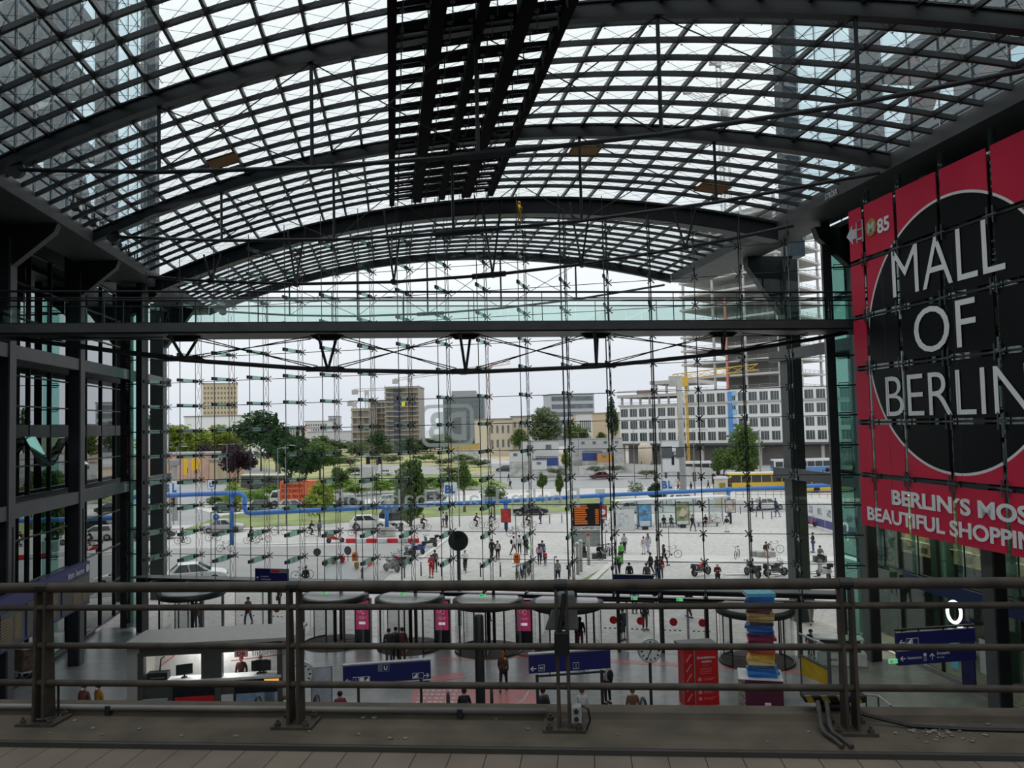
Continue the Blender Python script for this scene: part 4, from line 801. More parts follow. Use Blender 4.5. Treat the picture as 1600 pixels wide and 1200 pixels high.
for i, px in enumerate((300, 523, 641, 763, 886, 1180)):
    a, z = FPX(px, 960, -.9); c = FP(a, 0, -.9); RR = 1.75
    if rvd is None:
        rvd = thing('revolving_door', nm_[i], 'door', c, FANG, 'revolving doors in the glass front', 'thing')
        MB().lathe([(RR + .05, 2.32), (RR + .12, 2.36), (RR + .12, 2.62), (RR, 2.64)], n=32).build('canopy', STEEL, rvd, True); MB().lathe([(RR - .1, 2.63), (RR - .15, 2.68)], n=32).build('canopy_top', mat('sky_sheen_canopy_top', (.72, .72, .70), .25, spec=.7), rvd)  # canopy top coloured whitish to paint in the sky's reflection on it
        MB().lathe([(RR + .05, 0), (RR + .05, .02)], n=32).build('floor_mat', MATB, rvd)
        for sx in (0, math.pi):
            b = MB(); n = 9; arc = [sx + R(-48 + 96 * k / n) for k in range(n + 1)]; b.add([V((RR * math.cos(t), RR * math.sin(t), z)) for z in (.06, 2.32) for t in arc], [(k, k + 1, n + 2 + k, n + 1 + k) for k in range(n)]); b.build('curved_pane', DOORG, rvd, True)
            for t in (arc[0], arc[-1]): MB().bar((RR * math.cos(t), RR * math.sin(t), 0), (RR * math.cos(t), RR * math.sin(t), 2.35), .07, .09).build('frame_post', STEEL, rvd)
            MB().path([V((RR * math.cos(t), RR * math.sin(t), .06)) for t in arc], .04, 5).build('base_rail', STEEL, rvd)
        MB().tube((0, 0, 0), (0, 0, 2.35), .06, 8).build('spindle', STEEL, rvd)
        for k in range(3):
            t = R(40 + 120 * k); d = V((math.cos(t), math.sin(t), 0)); MB().prism([d * .08 + ZU * .12, d * 1.6 + ZU * .12, d * 1.6 + ZU * 2.2, d * .08 + ZU * 2.2], (0, 0, 0.0)) if 0 else None
            w_ = MB().quad(d * .08 + ZU * .14, d * 1.58 + ZU * .14, d * 1.58 + ZU * 2.2, d * .08 + ZU * 2.2).build('wing_pane', DOORG, rvd); MB().path([d * .08 + ZU * .1, d * 1.62 + ZU * .1, d * 1.62 + ZU * 2.24, d * .08 + ZU * 2.24], .04, 4, closed=True).build('wing_frame', STEEL, w_)
    else: dup(rvd, c, FANG, nm_[i])
for px, lab in ((508, 'green exit sign above the revolving door right of the second post'), (630, 'green exit sign above the door beside the first pink totem'), (754, 'green exit sign above the door between the pink totems'), (991, 'green exit sign over the left sliding doors'), (1062, 'green exit sign over the right sliding doors')):
    a, z = FPX(px, 928, -1.9); y = {991: 935, 1062: 937}.get(px, 926 + (px - 508) * .018); a, z = FPX(px, y, -1.9); exit_sign(FP(a, z, -1.9), lab, FANG)
for k, (a0, a1) in enumerate(((28.4, 31.2), (31.4, 34.3), (7.3, 10.9))):
    sd = thing('sliding_door', ['left pair of sliding glass doors with red round stickers', 'right pair of sliding glass doors with red round stickers', 'sliding glass doors with a red sticker beyond the kiosk'][k], 'door', FP((a0 + a1) / 2, 0, -.1), FANG, None, 'thing'); w = (a1 - a0) / 2
    for sx in (-1, 1):
        x0, x1 = (0.03, w - .05) if sx > 0 else (-w + .05, -.03); p_ = MB().box(x0, x1, -.015, .015, .05, 2.5).build('leaf_pane', DOORG, sd); MB().path([(x0, 0, .04), (x1, 0, .04), (x1, 0, 2.5), (x0, 0, 2.5)], .03, 4, closed=True).build('leaf_frame', LSTEEL, p_)
        MB().disc(((x0 + x1) / 2, -.03, 1.55), (0, 1, 0), .2, .01, 20).build('sticker', RED, p_); b = MB(); [b.box((x0 + x1) / 2 - .5 + .25 * q_, (x0 + x1) / 2 - .38 + .25 * q_, -.03, -.02, 1.1, 1.16) for q_ in range(4)]; b.build('marking', GREY, p_)
    MB().box(-w, w, -.15, .15, 2.5, 2.62).build('door_head', STEEL, sd)
# floor markings
PKF = mat('pale_red_floor_print', (.50, .16, .16), .35, 0, .1); fm = st(MB().prism([G(800, 1022), G(1265, 1047), G(1265, 1053), G(800, 1027)], (0, 0, .006)).build('floor_marking', PKF))
for poly in (((690, 1027), (770, 1029), (770, 1033), (690, 1031)), ((800, 1021), (825, 1022), (825, 1027), (800, 1026))): st(MB().prism([G(*p) for p in poly], (0, 0, .006)).build('floor_marking', PKF))
fg = thing('floor_graphic', 'pale red printed floor graphic with white lettering in the middle of the hall', 'floor graphic', G(720, 1085)); g0 = G(720, 1085)
MB().prism([G(645, 1078) - g0, G(830, 1075) - g0, G(850, 1110) - g0, G(640, 1110) - g0], (0, 0, .008)).build('print', PKF, fg); MB().prism([G(672, 1058) - g0, G(724, 1050) - g0, G(727, 1060) - g0, G(672, 1064) - g0], (0, 0, .008)).build('print', PKF, fg)
b = MB()
for i in range(4):
    for j in range(8):
        a = G(656 + j * 9 - i * 2, 1080 + i * 6) - g0; b.box(a.x, a.x + rnd.uniform(.06, .2), a.y, a.y + .14, .009, .012)
b.path([G(800, 1104) - g0 + ZU * .012, G(818, 1094) - g0 + ZU * .012, G(826, 1080) - g0 + ZU * .012], .03, 4); b.build('lettering', OFFW, fg)
# escalator heads at the bottom edge
eh = None
for px, py, lab in ((452, 1092, 'escalator handrail end left of the second pole clock'), (402, 1092, 'escalator handrail end before the kiosk'), (494, 1090, 'escalator handrail end right of the second pole clock'), (768, 1078, 'escalator handrail end at the black pole'), (700, 1085, 'escalator balustrade end on the pink floor graphic'), (1006, 1094, 'escalator handrail end under the pole clock')):
    c = DP(px, py, 27.5); c.z -= .4
    if eh is None:
        eh = thing('escalator_balustrade', lab, 'escalator', (c.x, c.y, 0), YA - .1, 'escalator handrail ends beyond the kerb'); hz = c.z
        arc = [V((-.0, -.45 * math.cos(t) * 1 - .0, .45 * math.sin(t))) for t in [R(15 * k) for k in range(13)]]
        MB().path([V((0, -3.0, -.6))] + [p + V((0, 0, 0)) for p in arc[:1]] + arc + [V((0, .45, -.3))], .05, 8).build('handrail', BLACK, eh); MB().path([V((0, p.y * .86, p.z * .86)) for p in arc], .03, 6).build('inner_trim', OFFW, eh); MB().prism([V((.01, p.y * .8, p.z * .8)) for p in arc], (-.02, 0, 0)).build('glass_panel', BALG, eh); MB().box(-.15, .15, -3.0, .5, -c.z, -.55).build('skirt', STEEL2, eh); eh.location = c
    else: dup(eh, c, YA - .1, lab)
# railings and column of stair at lower right
hr = thing('handrail', 'short steel handrail by the stair beyond the kerb, right of the striped bumper', 'handrail', G(1365, 1098)); g0 = G(1365, 1098); MB().path([DP(1350, 1085, 31) - g0, DP(1372, 1087, 30.6) - g0, DP(1392, 1103, 29.8) - g0], .045, 6).build('rail', LSTEEL, hr)
for x, y, d_ in ((1353, 1086, 31), (1372, 1087, 30.6)): p = DP(x, y, d_) - g0; MB().tube((p.x, p.y, 0), p, .03, 6).build('post', STEEL, hr)
st(MB().bar(W(24.15, 20, .1), W(24.15, 36, .1), .12, .2).build('baseboard_right', LSTEEL)); st(MB().bar(W(-17.55, 27, .1), W(-17.55, 51, .1), .12, .2).build('baseboard_left', STEEL))
# shopfronts under the banner
sh = thing('store_facade', 'dark blue lit shopfront with violet door panels on the right of the hall', 'shop', W(24.2, 27, 0)); B0 = W(24.2, 27, 0); Q = lambda t, z, d=0.0: W(24.2 - d, t, z) - B0
BLU = mat('deep_blue_fascia', (.012, .035, .14), .5); VIO = mat('violet_lit_panel', (.06, .05, .5), .4, emit=(.07, .05, .6, .35))
MB().prism([Q(18, 3.6), Q(35.5, 3.6), Q(35.5, 4.2), Q(18, 4.2)], hp * -.12).build('fascia', BLU, sh)
for t0, t1 in ((30.95, 31.75), (29.1, 29.95), (25.4, 26.3)):
    MB().prism([Q(t0, 0, .1), Q(t1, 0, .1), Q(t1, 2.9, .1), Q(t0, 2.9, .1)], hp * -.06).build('door_leaf', mat('navy_door', (.015, .015, .09), .4), sh); MB().prism([Q(t0 + .2, .5, .13), Q(t1 - .2, .5, .13), Q(t1 - .2, 2.4, .13), Q(t0 + .2, 2.4, .13)], hp * .02).build('lit_panel', VIO, sh); MB().bar(Q(t0 + .2, .42, .14), Q(t1 - .2, .42, .14), .03, .05).build('handle', OFFW, sh)
MB().prism([Q(32.1, .6, .05), Q(32.55, .6, .05), Q(32.55, 2.3, .05), Q(32.1, 2.3, .05)], hp * .03).build('lit_panel', mat('cyan_display', (.1, .4, .5), .4, emit=(.1, .4, .5, .08)), sh); MB().prism([Q(30.35, .9, .05), Q(30.75, .9, .05), Q(30.75, 2.3, .05), Q(30.35, 2.3, .05)], hp * .03).build('notice', OFFW, sh)
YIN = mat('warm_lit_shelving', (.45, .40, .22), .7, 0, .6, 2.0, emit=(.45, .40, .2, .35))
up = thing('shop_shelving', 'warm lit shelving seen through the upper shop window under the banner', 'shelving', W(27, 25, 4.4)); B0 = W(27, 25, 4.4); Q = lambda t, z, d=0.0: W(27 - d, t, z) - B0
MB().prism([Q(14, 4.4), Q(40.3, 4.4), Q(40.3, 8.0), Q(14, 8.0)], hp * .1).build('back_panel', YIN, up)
for k in range(8): MB().prism([Q(12.5 + 2.7 * k, 4.4, .05), Q(14.2 + 2.7 * k, 4.4, .05), Q(14.2 + 2.7 * k, 4.44, .05), Q(12.5 + 2.7 * k, 4.44, .05)], hp * -.3)
b = MB()
for k in range(110): t = rnd.uniform(24, 40); z = 4.6 + .6 * rnd.randrange(6); b.obox(Q(t, z + .15, .2), hu * rnd.uniform(.06, .18), hp * .1, ZU * rnd.uniform(.08, .2))
o = b.build('shelf_goods', mat('mixed_goods', (.25, .2, .16), .6, 0, .95, 1.7), up); o['kind'] = 'stuff'
for z in (5.15, 5.75, 6.35, 6.95, 7.5): MB().bar(Q(14, z, .2), Q(40.3, z, .2), .3, .04).build('shelf', OFFW, up)
for k in range(3):
    l = bpy.data.lights.new('shop_light', 'AREA'); l.energy = 300; l.size = 3; l.color = (1, .9, .65); o = bpy.data.objects.new('shop_light', l); COL.objects.link(o); o.location = W(25.8, 37.5 - 4.5 * k, 8.0); o.rotation_euler = (0, 0, 0)
# row of floodlights under the left eaves, trained on the banner
fl0 = None
for i in range(8):
    t_, z_ = SPX(118 + 13.5 * i, 322 + 12.5 * i, -14.2); lab = '%s floodlight in the row under the left eaves' % ('first', 'second', 'third', 'fourth', 'fifth', 'sixth', 'seventh', 'farthest')[i]; P = W(-14.2, t_, z_)
    if fl0 is None: fl0 = thing('floodlight', lab, 'floodlight', P, YA, 'floodlights under the left eaves'); MB().box(-.16, .22, -.22, .22, -.2, .12).build('housing', BLACK, fl0, bevel=.03); MB().box(.22, .24, -.19, .19, -.17, .09).build('lens', mat('floodlight_lens', (.5, .5, .5), .2), fl0); MB().box(-.04, .04, -.26, -.22, -.1, .5).build('bracket', STEEL, fl0); MB().box(-.04, .04, .22, .26, -.1, .5).build('bracket', STEEL, fl0)
    else: dup(fl0, P, YA, lab)
    if i % 2 == 0:
        l = bpy.data.lights.new('flood_beam', 'SPOT'); l.energy = 1500; l.spot_size = R(62); l.spot_blend = .6; l.shadow_soft_size = .2; l.color = (1, .98, .95); o = bpy.data.objects.new('flood_beam', l); COL.objects.link(o); o.location = P + hp * .3; d_ = (W(19.5, 24, 13) - o.location).normalized(); o.rotation_euler = d_.to_track_quat('-Z', 'Y').to_euler()
# gold ornament hanging under the front arch
c = onplane(811, 327, fL - fo * 1.5, fo); ho = thing('hanging_figure', 'small gold figure hanging from the middle of the front arch', 'ornament', c); ho.scale = (.68, .68, .68); GM = mat('gold_leaf', (.75, .42, .05), .3, .8)
b = MB(); b.path([(0, 0, -.62), (.05, 0, -.3), (0, 0, 0), (.02, 0, .35)], .10, 8, .13); b.path([(0, 0, .3), (.22, 0, .1), (.14, 0, -.15)], .05, 6); b.path([(0, 0, .3), (-.22, 0, .45), (-.18, 0, .7)], .05, 6); b.ball((.02, 0, .5), .13); b.path([(0, 0, -.55), (.12, 0, -.85)], .06, 6); b.path([(0, 0, -.55), (-.1, 0, -.9)], .06, 6); b.build('body', GM, ho, True); MB().tube((.02, 0, .6), (.02, 0, 2.0), .015, 5).build('cord', CABLE, ho)
# ================================================================ people
def skin_mesh(name, nodes, edges, m_, parent=None, sub=1, root=0):
    """one continuous skinned surface from joints {key: (pos, radius)}"""
    ks = list(nodes); ix = {k: i for i, k in enumerate(ks)}; me = bpy.data.meshes.new(name)
    me.from_pydata([nodes[k][0] for k in ks], [(ix[a], ix[b]) for a, b in edges], []); o = bpy.data.objects.new(name, me); COL.objects.link(o)
    o.modifiers.new('s', 'SKIN'); sv = me.skin_vertices[0].data
    for k in ks: r_ = nodes[k][1]; sv[ix[k]].radius = r_ if hasattr(r_, '__len__') else (r_, r_)
    for i in range(len(ks)): sv[i].use_root = (i == root)
    if sub: s_ = o.modifiers.new('u', 'SUBSURF'); s_.levels = sub
    dg = bpy.context.evaluated_depsgraph_get(); m2 = bpy.data.meshes.new_from_object(o.evaluated_get(dg)); COL.objects.unlink(o); bpy.data.objects.remove(o)
    for p in m2.polygons: p.use_smooth = True
    m2.materials.clear(); m2.materials.append(m_); q = bpy.data.objects.new(name, m2); COL.objects.link(q); q.parent = parent; return q
SKIN = mat('skin', (.50, .33, .25), .6, 0, .06); SKIN2 = mat('brown_skin', (.22, .13, .09), .6, 0, .06)
HAIRD = mat('dark_hair', (.02, .015, .012), .7); HAIRB = mat('brown_hair', (.13, .06, .025), .7); HAIRL = mat('blond_hair', (.45, .33, .16), .7)
def skeleton(pose):
    """joints for a 1.75 m figure facing +Y"""
    z0 = .93; lean = 0; J = {}
    if pose == 'cycle': lean = .42; z0 = .98
    if pose == 'sit': z0 = .50; lean = .12
    J['pel'] = V((0, 0, z0)); up = V((0, math.sin(lean), math.cos(lean)))
    J['wai'] = J['pel'] + up * .17; J['che'] = J['pel'] + up * .36; J['nec'] = J['pel'] + up * .53; hd = V((0, math.sin(lean * .4), math.cos(lean * .4)))
    J['hea'] = J['nec'] + hd * .13 + V((0, .02, 0)); J['top'] = J['hea'] + hd * .10; J['nos'] = J['hea'] + V((0, .105, .0))
    J['chi'] = J['hea'] + V((0, .055, -.075))
    for s, k in ((-1, 'l'), (1, 'r')):
        J['ear' + k] = J['hea'] + V((s * .085, -.005, 0)); J['sho' + k] = J['nec'] + V((s * .17, 0, 0)) - up * .06; J['hip' + k] = J['pel'] + V((s * .09, 0, -.04))
        sh = J['sho' + k]
        if pose == 'stand': el, ha = sh + V((s * .06, -.03, -.28)), sh + V((s * .08, .03, -.53)); kn, an = V((s * .10, .02, .50)), V((s * .11, -.01, .08))
        elif pose == 'phone': el, ha = sh + V((s * .06, .02, -.27)), sh + V((-s * .06, .24, -.16)); kn, an = V((s * .10, .02, .50)), V((s * .11, -.01, .08))
        elif pose == 'walk':
            el, ha = sh + V((s * .05, -s * .09 - .02, -.27)), sh + V((s * .05, -s * .16 + .06, -.50)); kn, an = V((s * .09, s * .19 + .03, .51)), V((s * .09, s * .28 - .05, .10 if s > 0 else .15))
        elif pose == 'cycle':
            el, ha = sh + V((s * .07, .16, -.20)), sh + V((s * .09, .42, -.28)); kn, an = V((s * .10, .34, .80 if s > 0 else .66)), V((s * .10, .16, .42 if s > 0 else .20))
        elif pose == 'sit':
            el, ha = sh + V((s * .06, .08, -.26)), sh + V((-s * .02, .30, -.30)); kn, an = V((s * .11, .44, .52)), V((s * .12, .42, .08))
        J['elb' + k], J['han' + k], J['kne' + k], J['ank' + k] = el, ha, kn, an
        J['toe' + k] = an + V((s * .02, .17, -.04)); J['hee' + k] = an + V((0, -.05, -.03))
        d = (ha - el).normalized(); sd = V((s, 0, 0)); J['pal' + k] = ha + d * .075
        for i in range(4): J['fi%d%s' % (i, k)] = ha + d * (.155 - .012 * abs(i - 1.2)) + V((0, (i - 1.5) * .021, 0)) + sd * -.012
        J['thu' + k] = ha + d * .08 + V((-s * .02, .05, 0))
    return J
RB_ = dict(pel=.125, wai=.115, che=.145, nec=.052, hea=.088, top=.062, nos=.016, chi=.035, ear=.016, sho=.06, elb=.042, han=.030, pal=(.016, .036), hip=.09, kne=.058, ank=.040, toe=.030, hee=.034, fi=.0085, thu=.009)
BE = [('pel', 'wai'), ('wai', 'che'), ('che', 'nec'), ('nec', 'hea'), ('hea', 'top'), ('hea', 'nos'), ('hea', 'chi')]
for k in 'lr': BE += [('che', 'sho' + k), ('sho' + k, 'elb' + k), ('elb' + k, 'han' + k), ('han' + k, 'pal' + k), ('pel', 'hip' + k), ('hip' + k, 'kne' + k), ('kne' + k, 'ank' + k), ('ank' + k, 'toe' + k), ('ank' + k, 'hee' + k), ('hea', 'ear' + k), ('han' + k, 'thu' + k)] + [('pal' + k, 'fi%d%s' % (i, k)) for i in range(4)]
def rad(k):
    for n in (k, k[:3], k[:2]):
        if n in RB_: return RB_[n]
    return .03
PRO = {}
def proto(pose, hair='short', extra=None):
    key = (pose, hair, extra)
    if key in PRO: return PRO[key]
    J = skeleton(pose); p = thing('person', '', 'person', (0, 0, -50)); N = {k: (J[k], rad(k)) for k in J}
    skin_mesh('body', N, BE, SKIN, p)
    T = {k: (J[k], r_) for k, r_ in (('wai', .135), ('che', .165), ('nec', .062), ('shol', .075), ('shor', .075), ('elbl', .056), ('elbr', .056), ('hanl', .042), ('hanr', .042))}
    T['pel'] = (J['pel'] + (J['wai'] - J['pel']) * .15, .140)
    for k in 'lr': T['han' + k] = (J['han' + k] + (J['elb' + k] - J['han' + k]) * .12, .042)
    E = [('pel', 'wai'), ('wai', 'che'), ('che', 'nec')] + [e for k in 'lr' for e in (('che', 'sho' + k), ('sho' + k, 'elb' + k), ('elb' + k, 'han' + k))]
    if extra == 'dress': T['hem'] = (J['pel'] + V((0, .0, -.5)), .26); E.append(('pel', 'hem'))
    skin_mesh('top', T, E, WHITE, p)
    B = {'pel': (J['pel'], .138)}
    for k in 'lr': B['hip' + k] = (J['hip' + k], .100); B['kne' + k] = (J['kne' + k], .070); B['ank' + k] = (J['ank' + k] + (J['kne' + k] - J['ank' + k]) * (.08 if extra != 'shorts' else .75), .058 if extra != 'shorts' else .082)
    skin_mesh('trousers', B, [e for k in 'lr' for e in (('pel', 'hip' + k), ('hip' + k, 'kne' + k), ('kne' + k, 'ank' + k))], WHITE, p)
    for k in 'lr':
        b = MB(); a = J['ank' + k]; d = (J['toe' + k] - J['hee' + k]); d.z = 0; d.normalize(); sx = V((d.y, -d.x, 0)); zb = a.z - .085
        b.prism([a + d * -.09 + sx * .04 + ZU * -.085, a + d * .2 + sx * .045 + ZU * -.085, a + d * .24 + ZU * -.085, a + d * .2 - sx * .045 + ZU * -.085, a + d * -.09 - sx * .04 + ZU * -.085], (0, 0, .075)); b.build('shoe', BLACK, p, bevel=.015)
    h = J['hea']; b = MB()
    if hair == 'long': b.ball(h + V((0, -.03, .045)), .108, .105, .105, 12, 8); b.path([h + V((0, -.06, .03)), h + V((0, -.095, -.12)), h + V((0, -.10, -.3))], .085, 10, .05)
    elif hair == 'cap': b.ball(h + V((0, -.005, .06)), .112, .118, .085, 12, 8); b.box(h.x - .07, h.x + .07, h.y + .06, h.y + .18, h.z + .05, h.z + .065)
    else: b.ball(h + V((0, -.022, .048)), .104, .104, .10, 12, 8)
    b.build('hair', HAIRD, p, True)
    b = MB(); [b.ball(h + V((s * .034, .082, .018)), .012, n=6, k=4) for s in (-1, 1)]
    for s in (-1, 1): MB().ball(h + V((s * .034, .084, .018)), .011, n=6, k=4).build('eye', BLACK, p)
    MB().ball(h + V((0, .088, -.042)), .024, .012, .008, 8, 4).build('mouth', mat('lips', (.35, .14, .12), .6), p)
    if extra == 'pack': b = MB(); c = J['che'] + V((0, -.21, -.06)); b.ball(c, .15, .11, .22, 12, 8); b.build('backpack', WHITE, p, True)
    if extra == 'bag': a = J['hanr'] + V((.02, 0, -.12)); MB().box(a.x - .06, a.x + .06, a.y - .14, a.y + .14, a.z - .3, a.z).build('bag', WHITE, p, bevel=.02)
    PRO[key] = p; return p
CM = {}
def cl(c): 
    k = tuple(c)
    if k not in CM: CM[k] = mat('cloth_%d_%d_%d' % tuple(int(255 * x) for x in k), k, .85, 0, .15, 12)
    return CM[k]
BK, GY, WH, NV, DG = (.015, .015, .018), (.28, .28, .29), (.72, .72, .72), (.02, .03, .09), (.06, .06, .065)
JN, RD, GN, BG = (.06, .10, .20), (.50, .03, .04), (.12, .50, .05), (.45, .38, .28)
def person(lab, P, top, bot, pose='stand', face=180, hair='short', hc=HAIRD, extra=None, bag=BK, sc=1.0, skin=SKIN):
    pr = proto(pose, hair, extra); mm = {'top': cl(top), 'trousers': cl(bot), 'hair': hc, 'body': skin, 'backpack': cl(bag), 'bag': cl(bag)}
    return dup(pr, P, R(face), lab, sc, mm)
# ---------------------------------------------------------------- bicycles, scooters
def make_bike():
    t = thing('bicycle', '', 'bicycle', (0, 0, -50))
    for y in (-.52, .55):
        b = MB(); n = 22; b.path([(0, y + .33 * math.cos(2 * math.pi * i / n), .34 + .33 * math.sin(2 * math.pi * i / n)) for i in range(n)], .022, 6, closed=True); w = b.build('wheel', TYRE, t, True)
        b = MB(); b.tube((-.05, y, .34), (.05, y, .34), .03, 8)
        for i in range(10): a = 2 * math.pi * i / 10; b.tube((0, y, .34), (0, y + .31 * math.cos(a), .34 + .31 * math.sin(a)), .004, 3)
        b.build('spokes', LSTEEL, w)
    bb, st_, hd, hb = (0, -.06, .30), (0, -.22, .80), (0, .36, .82), (0, .40, .62)
    b = MB()
    for a, c in ((bb, st_), (bb, hb), (st_, hd), ((0, -.52, .34), bb), ((0, -.52, .34), st_), (hb, (0, .55, .34)), (hd, hb)): b.tube(a, c, .022, 6)
    b.build('frame', WHITE, t); MB().path([(-.28, .26, 1.02), (-.22, .40, 1.02), (0, .37, .98), (.22, .40, 1.02), (.28, .26, 1.02)], .016, 6).build('handlebar', BLACK, t); MB().tube((0, .36, .82), (0, .37, .99), .018, 6).build('stem', BLACK, t)
    MB().prism([(-.02, -.06, .92), (.02, -.06, .92), (.08, -.32, .94), (-.08, -.32, .94)], (0, 0, .05)).build('saddle', BLACK, t, bevel=.015); MB().tube(st_, (0, -.23, .93), .016, 6).build('seat_post', LSTEEL, t)
    b = MB(); b.disc((.04, -.06, .30), (1, 0, 0), .09, .01, 14); b.tube((.06, -.06, .30), (.06, .06, .2), .012, 5); b.tube((-.06, -.06, .30), (-.06, -.18, .4), .012, 5); b.build('crank', STEEL2, t)
    return t
BIKE = make_bike()
FM = {k: mat('bike_paint_' + k, c, .4) for k, c in dict(black=(.02, .02, .022), white=(.7, .7, .7), red=(.45, .03, .03), silver=(.4, .41, .42), green=(.03, .30, .16), blue=(.04, .12, .4)).items()}
def bike(lab, P, col='black', face=90, group=None, tilt=0): o = dup(BIKE, P, R(face), lab, 1, {'frame': FM[col]}, group); o.rotation_euler = (0, R(tilt), R(face)); return o
def cyclist(lab, blab, P, col, face, top, bot, hair='short', hc=HAIRD, extra=None, bag=BK, group='bicycles being ridden'):
    bike(blab, P, col, face); a = R(face); person(lab, V(P) + rot2((0, -.22, 0), a), top, bot, 'cycle', face, hair, hc, extra, bag)
def make_moto(kind):
    t = thing('motorcycle' if kind != 'scooter' else 'motor_scooter', '', 'motorcycle' if kind != 'scooter' else 'scooter', (0, 0, -50)); r_ = .30 if kind != 'scooter' else .24
    for y in (-.66, .68):
        b = MB(); b.path([(0, y + (r_ - .05) * math.cos(2 * math.pi * i / 18), r_ + (r_ - .05) * math.sin(2 * math.pi * i / 18)) for i in range(18)], .07, 7, closed=True); w = b.build('wheel', TYRE, t, True); MB().disc((0, y, r_), (1, 0, 0), r_ * .55, .09, 14).build('hub', STEEL2, w)
    b = MB()
    if kind == 'scooter':
        b.prism([(-.17, -.85, .45), (-.17, -.2, .35), (-.17, .1, .3), (-.17, .38, .3), (-.17, .5, .85), (-.17, .42, .95), (-.17, .28, .4), (-.17, -.05, .42), (-.17, -.15, .74), (-.17, -.85, .78)], (.34, 0, 0)); b.build('fairing', WHITE, t, bevel=.05)
        MB().prism([(-.15, -.8, .78), (-.15, -.1, .76), (-.15, -.15, .86), (-.15, -.75, .9)], (.3, 0, 0)).build('seat', BLACK, t, bevel=.03); MB().box(-.2, .2, -1.05, -.75, .92, 1.2).build('top_case', BLACK, t, bevel=.05)
    else:
        b.prism([(-.14, -.35, .62), (-.14, .35, .66), (-.14, .42, .88), (-.14, .1, .98), (-.14, -.3, .8)], (.28, 0, 0)); b.build('tank', WHITE, t, bevel=.06)
        MB().box(-.18, .18, -.3, .35, .25, .62).build('engine', STEEL2, t, bevel=.04); MB().prism([(-.13, -.95, .82), (-.13, -.25, .76), (-.13, -.3, .86), (-.13, -.9, .95)], (.26, 0, 0)).build('seat', BLACK, t, bevel=.03); MB().tube((.16, .1, .3), (.2, -.8, .4), .05, 8).build('exhaust', LSTEEL, t)
        MB().prism([(-.1, -.98, .6), (-.1, -.6, .5), (-.1, -.5, .75), (-.1, -.98, .82)], (.2, 0, 0)).build('tail', BLACK, t, bevel=.03)
    for x in (-.09, .09): MB().tube((x, .68, r_), (x, .42, .98), .03, 6).build('fork', LSTEEL, t)
    MB().path([(-.36, .3, 1.08), (-.2, .42, 1.05), (.2, .42, 1.05), (.36, .3, 1.08)], .022, 6).build('handlebar', BLACK, t); MB().ball((0, .58, .9), .1, .1, .12).build('headlight', LSTEEL, t, True)
    for x in (-.38, .38): MB().ball((x, .4, 1.2), .06, .02, .05).build('mirror', BLACK, t)
    MB().prism([(-.16, .5, 1.0), (.16, .5, 1.0), (.12, .38, 1.32), (-.12, .38, 1.32)], (0, .015, 0)).build('windscreen', BALG, t)
    return t
MOTO, SCOOT = make_moto('moto'), make_moto('scooter')
def moto(lab, P, col, face, k=MOTO): return dup(k, P, R(face), lab, 1, {'tank': cl2(col), 'fairing': cl2(col)})
VP = {}
def cl2(c):
    if tuple(c) not in VP: VP[tuple(c)] = mat('vehicle_paint_%d_%d_%d' % tuple(int(255 * x) for x in c), tuple(c), .25, 0, .02, spec=.6)
    return VP[tuple(c)]
